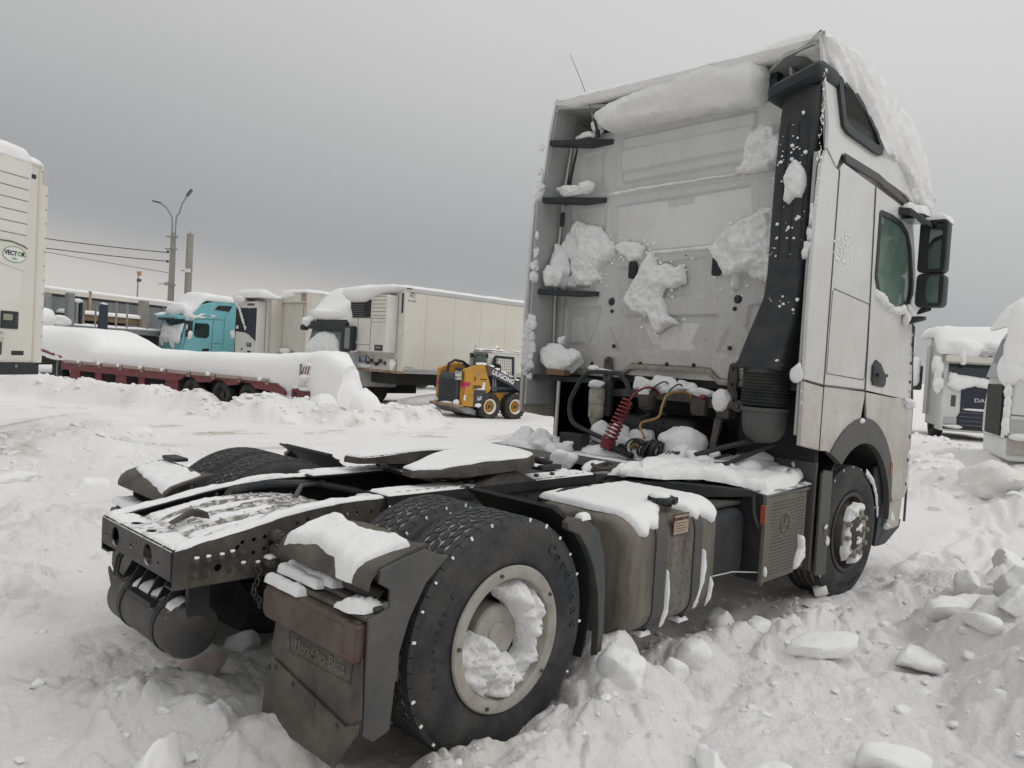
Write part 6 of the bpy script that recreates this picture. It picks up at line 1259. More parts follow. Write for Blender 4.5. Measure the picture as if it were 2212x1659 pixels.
at(un, m_cream2, 'display_frame', (1.35, 1.73, -.43, -.418, 1.60, 1.90), .02)
o = at(un, m_black, 'display', (1.42, 1.69, -.445, -.425, 1.63, 1.86), .015); at(o, mat('lcd', (.28, .28, .20), .3), 'lcd', (1.45, 1.59, -.449, -.444, 1.74, 1.82), 0)
for k in range(3): at(o, m_grey, 'key', (1.63, 1.67, -.449, -.444, 1.68+.045*k, 1.705+.045*k), 0)
at(V, m_cream, 'lower_box', (.3, 1.70, -.22, -.006, 1.20, 1.52), .02); at(V, m_seam, 'hatch', (1.5, 1.66, -.224, -.219, 1.28, 1.45), .01); bheap(V, (1.4, -.2, 1.55), (.3, .13, .06), 401)
MB().lathe([(.0, -.23), (.025, -.23), (.03, -.218)], (1.33, 0, 1.45), 'y', 12).build('knob', m_text, V)
at(V, m_black, 'bumper_strip', (0, 2.46, -.04, .03, 1.0, 1.168), .01)
for k in range(2): MB().lathe([(0, -.05), (.02, -.05), (.024, -.039)], (1.35+.72*k, 0, 1.12), 'y', 10).build('bolt', m_steel, V)
at(V, m_dark, 'chassis', (.5, 2.0, .3, 12, .7, 1.0), 0)
roofsnow(V, -.1, 2.50, -.0, 4, 3.95, .17, 402, .04, .05); roofsnow(V, -.1, 1.86, -.40, .3, 3.86, .19, 403, .04, .05)

# ---------------- red low-loader under deep snow
Lb = thing('lowbed_trailer', 'low red flatbed trailer buried under thick smooth snow', 'trailer', (5.82, 24.96, -.25), R(-76.9))
at(Lb, m_dkred, 'deck', (0, 10.1, .06, 2.45, .78, .90), .01)
at(Lb, m_dark, 'under_deck_shade', (.2, 10.0, .5, 2.2, .15, .77), .02)  # dark box added beneath the deck so the void reads as shade
x_ = .05
for k in range(9):
    L_ = 1.02; 
    if x_+L_ > 9.95: break
    at(Lb, m_sand, 'reflective_strip', (x_, x_+L_-.10, -.012, .055, .86, .955), .008); at(Lb, m_rust if k % 3 == 1 else m_sand, 'stake_pocket', (x_+L_-.085, x_+L_+.01, -.045, .05, .80, .955), .008); at(Lb, m_dark, 'pocket_hole', (x_+L_-.06, x_+L_-.02, -.048, -.044, .84, .90), 0); at(Lb, m_dark, 'rail_slot', (x_+.45, x_+.55, -.026, -.020, .80, .825), 0); x_ += L_+.06
pr_ = [(0, .86), (.0, .78), (0, .66), (6.0, .66)]
q = MB(); q.prism([(0, .857), (10.05, .857), (10.35, .66), (10.35, .56), (10.1, .60), (9.4, .66)]+[(8.82+.46*math.cos(R(a)), .38+.46*math.sin(R(a))) for a in range(38, 146, 12)]+[(7.72+.46*math.cos(R(a)), .38+.46*math.sin(R(a))) for a in range(38, 146, 12)]+[(6.45+.46*math.cos(R(a)), .38+.46*math.sin(R(a))) for a in range(38, 146, 12)]+[(5.9, .64), (0, .64)], 'y', -.02, .05); q.build('side_rail', m_dkred, Lb, 20)
for a, b in ((.35, .9), (1.75, 2.1), (2.85, 3.4), (4.0, 4.3), (5.3, 5.9)): at(Lb, m_dkred, 'side_panel', (a, b, .05, .14, .30, .64), .01)
for xx in (6.45, 7.72, 8.82): simple_wheel(Lb, xx, .22, .38, .39, .24)
MB().prism([(-3.2, 1.45), (-.1, .98), (-.1, .62), (0, .62), (.0, .98), (-.02, 1.05), (-3.2, 1.55)], 'y', 0, .06).build('gooseneck_rail', m_dkred, Lb, 20)
at(Lb, m_dark, 'gooseneck_frame', (-3.2, -.2, .4, 2.1, .9, 1.2), .02); at(Lb, m_steel, 'hydraulic_leg', (-.75, -.68, .2, .28, .3, 1.15), .01); at(Lb, m_dark, 'leg_box', (-1.1, -.45, .25, .5, .35, .75), .02)
at(Lb, m_steel, 'board_post', (10.86, 10.95, -.05, .02, 1.0, 1.42), .01); o = at(Lb, m_white2, 'warning_board', (10.96, 11.33, -.05, -.03, 1.16, 1.36), .004)
for k in range(4): MB().prism([(10.96+.09*k, 1.16), (11.0+.09*k, 1.16), (11.06+.09*k, 1.36), (11.02+.09*k, 1.36)], 'y', -.055, -.0505).build('red_stripe', m_dkred, o, 0)
at(Lb, m_dkred, 'rear_beam', (10.66, 11.0, -.10, .1, .52, .76), .02); at(Lb, m_dkred, 'rear_beam', (11.02, 11.38, -.12, .1, .50, .74), .02); at(Lb, m_redd, 'rear_lamp', (11.10, 11.25, -.135, -.12, .56, .70), .02); at(Lb, m_dark, 'lamp_hole', (10.75, 10.86, -.106, -.10, .60, .70), 0)
SX = [-3.4, -2.8, -2.2, -.7, .3, .9, 1.25, 1.8, 2.7, 4.9, 7.2, 8.4, 9.3, 10.0, 11.0, 11.7, 12.4]; SZ = [2.05, 2.05, 1.98, 2.02, 2.03, 1.90, 1.78, 1.52, 1.49, 1.48, 1.56, 1.58, 1.64, 1.69, 1.74, 1.76, 1.4]
BZ = [1.55, 1.4, 1.2, .96, .96, .96, .96, .96, .96, .96, .96, .94, .80, .55, .30, .1, 0]
rg = []
for x_ in np.linspace(-3.3, 12.35, 150):
    y1_ = float(np.interp(x_, [9.3, 10.6, 12.3], [2.6, 1.7, .75]))
    zt_ = float(np.interp(x_, SX, SZ)); zb = float(np.interp(x_, SX, BZ)); y0 = .0 if x_ < 10.2 else float(np.interp(x_, [10.2, 10.9, 11.5, 12.75], [.05, .12, -.2, -.1])); sec = []
    for j in range(34):
        t_ = j/33; yy = y0+(y1_-y0)*(.5-.5*math.cos(math.pi*t_)); pz__ = (1-abs(2*t_-1)**3.2); zz = zb+(zt_-zb)*max(0, pz__)**.62
        if x_ < 10.2: zz += -.25*math.exp(-((t_-.12)/.1)**2)*ss(3.5, 1.5, x_)*(zt_-zb)*.5
        n1 = fbm(np.array([x_*.9]), np.array([yy*.9]), None, 410, 3)[0]; n2 = fbm(np.array([x_*5]), np.array([yy*5]), np.array([zz*5]), 411, 3)[0]
        n3 = fbm(np.array([x_*.8+4]), np.array([yy*1.5]), np.array([zz*1.5]), 412, 2)[0]*ss(9.5, 11, x_)*.15; sec.append((x_+.03*n2+n3, yy+.02*n2, zz+(.05+.08*ss(9.5, 11, x_))*n1*pz__+(.012+.02*ss(9.5, 11, x_))*n2))
    sec += [(x_, y1_-.1, zb-.02), (x_, y0+.03, zb-.02)]; rg.append(sec)
MB().loft(rg).build('deep_snow', m_snow_s, Lb, 80)
for i, xx in enumerate((.95, 2.05, 3.1, 4.2, 5.25, 7.3, 9.4)): bheap(Lb, (xx, -.03, .93), (.09, .05, .06), 420+i)
bheap(Lb, (11.15, -.06, 1.40), (.22, .1, .07), 428); bheap(Lb, (11.15, -.06, 1.07), (.25, .1, .10), 429); bheap(Lb, (11.15, -.08, .78), (.25, .1, .05), 430); bheap(Lb, (10.75, .0, .80), (.2, .1, .05), 431)

# ---------------- dark open trailers behind, seen over the snow
Dk = thing('tarpaulin_trailer', 'long grey tarpaulin-sided trailer behind the stake trailer, left background', 'trailer', (7.6, 33.9, -.25), R(29.7))
at(Dk, m_tarp, 'tarpaulin', (-3, 9.5, 0, 2.5, 1.3, 3.45), .02)
at(Dk, m_cream, 'roof_rail', (-3, 9.5, -.04, 2.5, 3.46, 3.66), .02); at(Dk, m_dark, 'shadow_gap', (-3, 9.5, -.02, .0, 3.36, 3.455), 0)
at(Dk, m_rust, 'front_post', (2.35, 2.50, -.06, .1, 1.3, 3.75), .01); at(Dk, m_dark, 'chassis', (-3, 9.5, .2, 2.3, .4, 1.28), .02)
for k in (7.3,): at(Dk, m_steel, 'side_post', (k, k+.07, -.03, 0, 1.3, 3.44), .005)
roofsnow(Dk, -3, 9.5, 0, 2.5, 3.66, .13, 440, .04, .2)
St = thing('stake_trailer', 'grey flatbed trailer with upright stakes and snowed timber load, left background', 'trailer', (6.9, 31.6, -.25), R(29.7))
at(St, m_steel, 'bed', (-1.5, 7.2, 0, 2.4, 1.92, 2.16), .02); at(St, m_dark, 'chassis', (-1.5, 7.2, .3, 2.1, .5, 1.9), .02)
roofsnow(St, 1.6, 7.2, 0, 2.4, 2.16, .10, 441, .03, .15)
for xx, w_, z1 in ((.12, .30, 3.35), (1.25, .34, 3.48)): at(St, m_steel, 'stake', (xx, xx+w_, -.05, .15, 1.4, z1), .02)
for xx in (1.75, 2.1): at(St, m_steel, 'stake', (xx, xx+.16, .05, .25, 1.95, 3.15), .02)
at(St, m_dark, 'stake', (1.93, 2.06, .0, .1, 1.95, 3.1), .01)
for xx in (2.75, 3.95, 4.62, 5.95): at(St, m_conc, 'thin_stake', (xx, xx+.06, -.03, .03, 1.95, 3.05+.25*(xx > 3.9)), .005)
at(St, m_conc, 'stake', (6.02, 6.40, .3, .6, 1.9, 3.55), .02)
for k in range(3): at(St, m_wood, 'timber', (2.4, 6.6, .5+.55*k, .95+.55*k, 2.40, 2.66), .03)
roofsnow(St, 2.4, 6.6, .45, 2.1, 2.68, .16, 442, .04, .15)
bheap(St, (-.1, -.1, 2.35), (.55, .4, .45), 443); bheap(St, (.9, 0, 2.3), (.5, .3, .22), 444); bheap(St, (-.2, .2, 2.9), (.6, .4, .45), 445, name='snow'); bheap(St, (1.92, .12, 3.18), (.27, .15, .10), 446)
o = thing('covered_sign', 'tall narrow board wrapped in navy cloth standing before the stake trailer', 'sign', (8.95, 30.9, -.25), R(29.7))
MB().loft([[(-.40, -.05, .4), (.26, -.05, .4), (.26, .05, .4), (-.40, .05, .4)], [(-.18, -.05, 3.06), (.20, -.05, 3.06), (.20, .05, 3.06), (-.18, .05, 3.06)]]).build('cloth_cover', m_navy, o, 20, bevel=.03)
bheap(o, (0.02, 0, 3.10), (.19, .07, .04), 447)

# ---------------- lamp post, bare post, cables, mast
Lp = thing('lamp_post', 'concrete lamp post with two curved arms and flat lamp heads, left background', 'lamp post', (16.27, 42.3, -.3))
def rw(l, z, dy=0): return (l*.694+dy*.72, -l*.72+dy*.694, z)
MB().loft([[(a, b, z_) for a, b in rrect(-w_, w_, -w_, w_, .03, 2)] for z_, w_ in ((0, .17), (7.95, .12))]).build('pole', m_conc, Lp, 30)
for sg, top_, ext in ((-1, 9.35, .85), (1, 9.75, .70)):
    a = MB().tube([rw(.1*sg, 7.2), rw(.1*sg, 8.4), rw(.12*sg, top_-.55 if sg < 0 else 8.9), rw(.28*sg, top_-.25 if sg < 0 else 9.1), rw(ext*.6*sg, top_+.05 if sg < 0 else 9.65), rw(ext*sg, top_+.28 if sg < 0 else 10.15)], .045, 8).build('arm', m_steel, Lp, 60)
    t_ = Vector(rw(ext*sg, top_+.28 if sg < 0 else 10.15)); ang = .18 if sg < 0 else .95
    MB().box(-.05, .42, -.14, .14, -.04, .04, Matrix.Translation(t_) @ Matrix.Rotation(R(-46) if sg > 0 else R(134), 4, 'Z') @ Matrix.Rotation(-ang, 4, 'Y')).build('lamp_head', m_grey, a, 0, bevel=.02)
for z_ in (7.7, 7.0, 4.95): MB().box(-.35, .35, -.19, -.15, z_-.04, z_+.04, Matrix.Rotation(R(-46), 4, 'Z')).build('clamp', m_steel, Lp, 0)
MB().cyl(rw(-.75, 5.0), rw(-.30, 5.08), .09, 12).build('camera_head', m_white2, Lp); MB().cyl(rw(-.3, 5.08), rw(0, 5.0), .04, 8).build('camera_arm', m_steel, Lp)
for z_ in (6.85, 6.3): MB().lathe([(0, -.08), (.07, -.06), (.07, .06), (0, .08)], rw(-.28, z_), 'z', 10).build('insulator', m_black, Lp)
Pb = thing('concrete_post', 'plain square concrete post with a small camera beside the lamp post', 'post', (16.95, 41.62, -.3))
MB().loft([[(a, b, z_) for a, b in rrect(-w_, w_, -w_, w_, .03, 2)] for z_, w_ in ((0, .17), (7.95, .15))]).build('pole', m_conc, Pb, 30)
MB().cyl(rw(0, 7.95), rw(0, 8.1), .03, 6).build('stub', m_rust, Pb); MB().box(-.12, .22, -.3, -.2, 5.72, 5.92, Matrix.Rotation(R(-46), 4, 'Z')).build('camera_head', m_white2, Pb, 0, bevel=.02); MB().box(-.32, .32, -.24, -.2, 5.78, 5.84, Matrix.Rotation(R(-46), 4, 'Z')).build('clamp', m_steel, Pb, 0)
tag(MB().tube([(16.27, 42.3, 3.55), (16.95, 41.62, 3.42)], .05, 8).build('tie_bar', m_steel, None), 'short dark tie bar joining the lamp post to the bare post', 'tie bar')
def sagline(a, b, sag): a, b = Vector(a), Vector(b); return [tuple(a.lerp(b, i/24)+Vector((0, 0, -4*sag*(i/24)*(1-i/24)))) for i in range(25)]
for i, (zz, ze, sg_, lb_) in enumerate(((6.5, 7.45, .35, 'uppermost overhead cable running left from the lamp post'), (6.0, 6.7, .30, 'middle overhead cable running left from the lamp post'), (5.35, 6.75, .1, 'lowest and thinnest overhead cable running left from the lamp post'))):
    tag(MB().tube(sagline((16.1, 42.4, zz), (2.0, 56.5, ze+1.0), sg_), .028 if i < 2 else .016, 5).build('overhead_cable', m_grey, None), lb_, 'cable', 'overhead cables')
Ms = thing('antenna_mast', 'very thin far mast with small antennas standing on the horizon', 'mast', (32.1, 90.6, -.5))
MB().tube([(0, 0, 0), (0, 0, 6), (.03, .03, 9.4)], [.13, .10, .06], 8).build('mast', m_steel, Ms)
for z_, l_ in ((9.0, .5), (8.3, .35), (5.9, .4)): MB().box(-.1, .35, -.1, .1, z_, z_+l_, Matrix.Rotation(R(-46), 4, 'Z')).build('antenna', m_rust if l_ == .5 else m_grey, Ms, 0)

# ---------------- turquoise tractor cab
Tq = thing('turquoise_truck', 'turquoise high-roof truck cab with snow over roof and windscreen', 'truck', (12.9, 32.5, -.25))
shp = [(0.05, .9), (0, 1.4), (.05, 2.1), (.22, 2.75), (.30, 2.85), (.42, 3.2), (.75, 3.5), (1.5, 3.72), (2.4, 3.75), (2.48, 3.6), (2.5, .9)]
MB().prism(shp, 'y', 0, 2.5).build('cab_shell', m_turq, Tq, 30, bevel=.06, seg=3)
MB().prism([(1.90, .9), (2.5, .9), (2.5, 3.7), (2.42, 3.72), (1.98, 2.95), (1.96, 2.0)], 'y', -.06, -.005).build('side_fairing', m_turq, Tq, 20, bevel=.02)
for a in ([(1.38, -.004, 1.0), (1.40, -.004, 2.1), (1.42, -.004, 2.82)], [(.04, -.004, 1.3), (.20, -.004, 2.70)], [(.3, -.004, 2.83), (1.9, -.004, 2.86), (1.95, -.004, 2.84)], [(1.42, -.004, 1.72), (1.9, -.004, 1.72)]): MB().tube(a, .010, 5).build('panel_seam', m_seam, Tq, 0)
MB().prism([(.55, 2.62), (1.15, 2.64), (1.24, 2.55), (1.24, 2.06), (1.12, 1.94), (.62, 1.96), (.50, 2.1)], 'y', -.012, -.004).build('side_window', m_glass, Tq, 20)
MB().prism([(1.45, 3.32), (1.62, 3.52), (2.25, 3.56), (2.40, 3.50), (2.40, 3.30), (2.3, 3.27)], 'y', -.02, -.004).build('roof_window', m_black, Tq, 20)
MB().prism([(.92, 1.38), (1.02, 1.46), (1.25, 1.46), (1.28, 1.38), (1.2, 1.30), (.95, 1.30)], 'y', -.02, -.004).build('door_handle', m_black, Tq, 20)
MB().loft([[(.03, .12, 1.95), (.03, 2.38, 1.95), (-.01, 2.38, 1.95), (-.01, .12, 1.95)], [(.22, .15, 2.72), (.22, 2.35, 2.72), (.18, 2.35, 2.74), (.18, .15, 2.74)]]).build('windscreen', m_glass, Tq, 20)
at(Tq, m_turq, 'sun_visor', (-.22, .25, .1, 2.4, 2.76, 2.92), .04); at(Tq, m_black, 'visor_glass', (-.24, -.20, .5, 2.3, 2.70, 2.80), .02); at(Tq, m_black, 'grille', (-.03, .03, .45, 2.05, 1.0, 1.30), .02); at(Tq, m_black, 'badge_panel', (-.03, .05, .8, 1.75, 1.62, 1.80), .03)
at(Tq, m_black, 'mirror', (.05, .28, -.45, -.12, 1.95, 2.72), .06); bheap(Tq, (.16, -.3, 2.1), (.16, .2, .25), 450); bheap(Tq, (.1, -.33, 2.5), (.10, .1, .25), 451); at(Tq, m_turq, 'mirror', (.0, .25, 2.55, 2.85, 2.6, 2.85), .08); bheap(Tq, (.05, 2.75, 2.95), (.35, .35, .18), 452)
snow('snow', [(.15, 2.55), (.25, 2.60), (.8, 2.55), (1.6, 2.45), (2.3, 2.62), (2.38, 1.7), (2.2, 1.45), (2.0, 1.75), (1.7, 1.6), (1.35, 1.75), (1.1, 1.55), (.9, 1.35), (.75, 1.7), (.4, 1.6), (.2, 1.75)], lambda u, v, h: (.02+.25*(v-1.95)-h if v > 1.95 else -.01-h, u, v), Tq, m_snow_s, T=.16, edge=.15, cell=.05, seed=453, amp=.5, nsc=3, ja=.04, step=.1)
roofsnow(Tq, .25, 2.45, .05, 2.45, lambda x: 3.0+.72*ss(.25, 1.1, x), lambda x: .30+.10*ss(2.4, .6, x), 454, .08, .07)
bheap(Tq, (.25, 1.2, 3.15), (.30, 1.25, .40), 455); bheap(Tq, (.35, .15, 3.0), (.35, .2, .35), 456); snow('snow', [(.3, 2.62), (.5, 2.95), (1.1, 3.15), (.8, 2.95), (1.4, 2.9), (1.2, 3.1), (1.6, 3.0), (.9, 2.86), (.5, 2.82), (.2, 2.5)], fy(-.01), Tq, m_snow_s, T=.06, edge=.08, cell=.03, seed=457, ja=.04)
at(Tq, m_tarp, 'trailer_gap_panel', (2.9, 3.2, .1, 2.4, 1.0, 3.6), .02); at(Tq, m_dark, 'rear_chassis', (2.5, 3.1, .1, 2.3, .5, 1.7), .05); bheap(Tq, (2.72, .1, 1.9), (.2, .2, .28), 458)

# ---------------- trailer nose with dark refrigeration unit
Sl = thing('reefer_trailer', 'white refrigerated trailer nose with dark unit, between turquoise cab and ribbed container', 'trailer', (14.98, 28.38, -.25))
at(Sl, m_cream, 'body', (0, 13.4, 0, 2.5, 1.1, 3.9), .03); at(Sl, m_alu, 'corner_trim', (-.02, .05, -.02, .10, 1.1, 3.85), .01)
o = at(Sl, m_cream2, 'refrigeration_unit', (-.42, -.005, .35, 2.35, 1.25, 3.72), .05); at(o, m_grey, 'top_vent', (-.43, -.415, .65, 1.3, 3.52, 3.62), .01)
MB().prism([(.42, 1.95), (1.10, 2.25), (1.25, 2.25), (1.25, 3.40), (.42, 3.42)], 'x', -.435, -.415).build('dark_door', m_navy, o, 0); MB().prism([(1.27, 2.3), (2.30, 2.35), (2.30, 3.40), (1.27, 3.42)], 'x', -.432, -.415).build('fan_opening', m_dark, o, 0)
for i in range(9): bheap(o, (-.45, 1.35+.1*(i % 3)+.28*(i//3), 2.5+.13*i % 1.0), (.05, .09, .09), 460+i)
q = at(o, m_dgreen, 'unit_label', (-.428, -.418, .78, 1.22, 1.68, 1.86), 0); text('SLX', .13, frame((-.4295, 1.03, 1.80), (0, -1, 0), (0, 0, 1)), m_textw, q, shear=.25, sx=1.2); text('e', .10, frame((-.4295, .84, 1.79), (0, -1, 0), (0, 0, 1)), m_green, q)
at(o, m_black, 'control_box', (-.44, -.415, .80, 1.1, 1.32, 1.50), .01); at(o, m_black, 'small_label', (-.422, -.417, 1.6, 1.72, 1.5, 1.6), 0)
roofsnow(Sl, -.5, 13.4, 0, 2.5, 3.88, lambda x: .16+.25*ss(.5, -.4, x), 470, .05, .12); bheap(Sl, (-.45, 1.9, 3.80), (.22, .6, .20), 471); bheap(Sl, (-.5, 2.45, 2.2), (.12, .2, .2), 472)

# ---------------- ribbed container front
Cn = thing('container_trailer', 'rusty cream corrugated container front with a snow crust, between two truck noses', 'container', (15.62, 26.3, -.25))
at(Cn, m_cream, 'body', (.06, 6, 0, 2.45, 1.15, 4.15), .02)
q = MB(); ys = np.arange(.08, 2.30, .17)
for y_ in ys: q.prism([(.06, y_), (.0, y_+.02), (.0, y_+.07), (.06, y_+.09)], 'z', 1.2, 3.72) if False else q.loft([[(.062, y_, z_), (-.01, y_+.03, z_), (-.01, y_+.085, z_), (.062, y_+.115, z_)] for z_ in (1.25, 3.72)])
q.build('corrugated_front', m_cream, Cn, 0, kind='stuff')
for y_ in (0, 2.38): at(Cn, m_cream, 'corner_post', (-.04, .10, y_, y_+.09, 1.15, 4.18), .01)
at(Cn, m_cream, 'top_rail', (-.05, .10, .09, 2.37, 3.74, 4.16), .01); at(Cn, m_rust, 'rust_patch', (-.056, -.051, .15, .55, 3.80, 4.15), 0)
for k in range(10): MB().tube([(-.07, .25+.22*k, 3.72), (-.08, .27+.22*k, 3.66), (-.06, .30+.22*k, 3.70)], .014, 5).build('hook', m_rust, Cn)
at(Cn, m_steel, 'coupling_plate', (-.06, .0, 1.0, 1.9, 1.25, 1.62), .02); bheap(Cn, (-.08, 1.7, 1.6), (.12, .45, .13), 480); MB().tube([(-.02, .35, 2.8), (-.03, .35, 3.6), (-.03, .2, 3.6)], .012, 5).build('pipe', m_rust, Cn)
roofsnow(Cn, -.05, 6, 0, 2.45, 4.16, .16, 481, .03, .1); bheap(Cn, (-.06, 1.6, 4.05), (.10, .8, .15), 482)

# ---------------- snowed-in white truck, nose to us
Sw = thing('snowed_truck', 'white truck buried in snow with only dark windscreen edges showing, left of long trailer', 'truck', (13.02, 19.48, -.3))
MB().prism([(0, .6), (0, 1.9), (.22, 2.75), (.6, 3.5), (1.6, 3.75), (2.3, 3.75), (2.3, .6)], 'y', 0, 2.5).build('cab_shell', m_trk, Sw, 30, bevel=.06, seg=3)
MB().loft([[(-.02, .06, 1.85), (-.02, 2.44, 1.85), (.02, 2.44, 1.85), (.02, .06, 1.85)], [(.19, .1, 2.78), (.19, 2.4, 2.78), (.23, 2.4, 2.78), (.23, .1, 2.78)]]).build('windscreen', m_glassg, Sw, 20)
at(Sw, m_black, 'sun_visor', (-.05, .25, .0, 2.5, 2.56, 2.84), .03); at(Sw, m_black, 'grille', (-.04, .0, .35, 2.15, .8, 1.42), .04); at(Sw, m_black, 'mirror', (-.15, .15, -.5, -.08, 1.85, 2.70), .08); at(Sw, m_steel, 'mirror_face', (-.158, -.149, -.44, -.14, 1.92, 2.62), .02); at(Sw, m_black, 'a_pillar', (-.03, .2, -.01, .30, 1.8, 2.72), .03)
at(Sw, m_black, 'mirror', (-.1, .12, 2.6, 2.9, 2.5, 2.7), .05); at(Sw, m_grey, 'lower_grille', (-.045, -.03, .45, 1.9, .5, .78), .02)
for i in range(3): bheap(Sw, (-.06, .6+.6*i, 1.42), (.08, .25, .05), 490+i)
snow('snow', [(.42, 1.95), (.5, 2.15), (.9, 2.42), (1.3, 2.50), (1.9, 2.46), (2.2, 2.25), (2.42, 1.9), (2.35, 1.55), (2.0, 1.45), (1.7, 1.25), (1.4, 1.5), (1.0, 1.45), (.8, 1.25), (.5, 1.5), (.3, 1.65)], lambda u, v, h: (.24*max(0, v-1.85)-.03-h, u, v), Sw, m_snow_s, T=.09, edge=.08, cell=.035, seed=500, amp=1.1, nsc=3.5, ja=.04, step=.1)
snow('snow', [(1.7, 1.5), (2.48, 1.7), (2.5, .7), (2.1, .55), (1.95, .9), (1.8, 1.2)], fx(-.04), Sw, m_snow_s, T=.18, edge=.15, cell=.045, seed=501, amp=.5, nsc=3, ja=.04); bheap(Sw, (.1, -.35, 2.0), (.15, .2, .3), 502)
roofsnow(Sw, .15, 2.6, -.05, 2.6, lambda x: 2.92+.85*ss(.1, 1.2, x)**.8, lambda x: .38, 503, .12, .06); bheap(Sw, (.15, 1.3, 3.10), (.28, 1.3, .24), 504, .3); bheap(Sw, (.05, 2.5, 2.85), (.25, .28, .22), 505); bheap(Sw, (.3, -.02, 3.05), (.3, .25, .45), 506); bheap(Sw, (.8, -.05, 3.4), (.5, .25, .5), 507)

# ---------------- long white refrigerated trailer
Fr = thing('reefer_trailer', 'long cream refrigerated trailer marked FRC, behind the yellow loader', 'trailer', (13.61, 17.01, -.25))
seams = [.04, .883, 2.14, 3.41, 4.68, 5.95, 7.2, 8.45, 9.7, 10.95, 12.2, 13.55]
for a, b in zip(seams[:-1], seams[1:]): at(Fr, m_cream, 'side_panel', (a+.004, b-.004, 0, .06, 1.32, 3.84), .002)
at(Fr, m_cream, 'body', (.02, 13.55, .062, 2.55, 1.22, 3.96), .01); at(Fr, m_alu, 'top_rail', (-.01, 13.6, -.022, .05, 3.845, 3.98), .01); at(Fr, m_alu, 'bottom_rail', (-.01, 13.6, -.022, .05, 1.24, 1.315), .008); at(Fr, m_alu, 'bottom_rail', (.05, 13.6, -.012, .05, 1.16, 1.232), .008)
at(Fr, m_cream2, 'corner_post', (-.03, .04, -.012, .28, 1.22, 3.97), .01)
for k in range(14): MB().lathe([(.0, -.02), (.010, -.02), (.013, -.012)], (.02, 0, 1.4+k*.185), 'y', 6).build('rivet', m_steel, Fr)
at(Fr, m_black, 'lamp_strip', (-.06, -.03, .10, .17, 3.15, 3.80), .01); at(Fr, m_black, 'roof_lamp', (-.02, .2, -.03, -.023, 3.93, 3.97), 0)
at(Fr, m_cream2, 'front_wall', (-.02, .02, .28, 2.55, 1.62, 3.96), .01)
u_ = at(Fr, m_cream2, 'refrigeration_unit', (-.50, -.02, .36, 2.50, 1.80, 3.72), .06)
at(u_, m_dark, 'fan_grille', (-.51, -.495, 1.22, 2.40, 2.95, 3.55), .01)
for k in range(7): at(u_, m_steel, 'grille_bar', (-.518, -.510, 1.62, 2.38, 3.0+.075*k, 3.012+.075*k), 0)
for k in range(6): at(u_, m_seam, 'groove', (-.506, -.4985, .40, 1.18, 3.02+.125*k, 3.034+.125*k), 0)
for y_ in (1.18, 1.92): at(u_, m_seam, 'door_seam', (-.506, -.4985, y_, y_+.016, 1.86, 2.93), 0)
at(u_, m_seam, 'door_seam', (-.506, -.4985, .40, 2.45, 2.925, 2.94), 0); at(u_, m_seam, 'door_seam', (-.506, -.4985, 1.2, 2.45, 2.03, 2.043), 0); at(u_, m_seam, 'door_seam', (-.506, -.4985, .40, 1.18, 2.80, 2.812), 0)
o = at(u_, m_black, 'display', (-.515, -.495, .48, .92, 1.86, 2.05), .015); at(o, m_steel, 'lcd', (-.519, -.514, .56, .84, 1.93, 2.0), 0)
at(Fr, m_cream, 'coupling_recess', (-.05, .02, .35, 2.5, 1.22, 1.66), .01)
for y_, z_ in ((.75, 1.45), (1.05, 1.52), (1.25, 1.42), (1.55, 1.50), (1.75, 1.42)): at(Fr, m_grey, 'coupling', (-.14, -.05, y_, y_+.14, z_-.06, z_+.06), .02)
at(Fr, m_cream2, 'air_box', (-.16, -.05, .40, .70, 1.36, 1.62), .03); MB().tube([(-.1, 1.0, 1.5), (-.2, 1.2, 1.35), (-.12, 1.5, 1.45), (-.2, 1.8, 1.7)], .018, 6).build('hose', m_blk, Fr)
o = at(Fr, mat('blue_plate', (.03, .10, .25), .4), 'plate', (-.066, -.052, 1.95, 2.40, 1.42, 1.62), 0); text('TIR', .20, frame((-.068, 2.17, 1.52), (0, -1, 0), (0, 0, 1)), m_textw, o, bold=.004)
bheap(Fr, (-.1, .40, 1.42), (.12, .13, .22), 510); bheap(Fr, (-.1, 2.0, 1.35), (.12, .35, .10), 511); at(Fr, m_rust, 'bumper_beam', (-.05, .05, .02, 2.5, 1.14, 1.215), .01)
text('FRC', .155, frame((.25, -.003, 3.72), (1, 0, 0), (0, 0, 1)), m_text, Fr, 'marking', .001); text('03-2022', .105, frame((.25, -.003, 3.56), (1, 0, 0), (0, 0, 1)), m_text, Fr, 'marking', .001); at(Fr, m_grey, 'marking_tab', (.18, .33, -.004, 0, 3.80, 3.835), 0)
text('FERROPLAST', .065, frame((.25, -.003, 1.36), (1, 0, 0), (0, 0, 1)), m_steel, Fr, 'marking', .001); bheap(Fr, (.02, .02, 2.6), (.05, .06, .10), 512)
at(Fr, m_dark, 'chassis', (.2, 13.3, .55, 2.0, .75, 1.15), .02); at(Fr, m_framei, 'landing_leg', (2.5, 2.7, .5, .7, .1, 1.0), .02); at(Fr, m_framei, 'side_box', (3.4, 5.0, .25, .9, .45, .95), .03)
for xx in (9.0, 10.3, 11.6): simple_wheel(Fr, xx, .22, .52, .52, .36)
q = heapm = None
v, f = lump(3, 515, 2, .25, 1.6); MB().add(v*np.array([2.8, .5, .36])+np.array([3.2, .6, .15]), f).build('snow_drift', m_snow_s, Fr, 80)
roofsnow(Fr, -.05, 13.5, .02, 2.5, 3.97, .13, 517, .03, .12)
rg = []
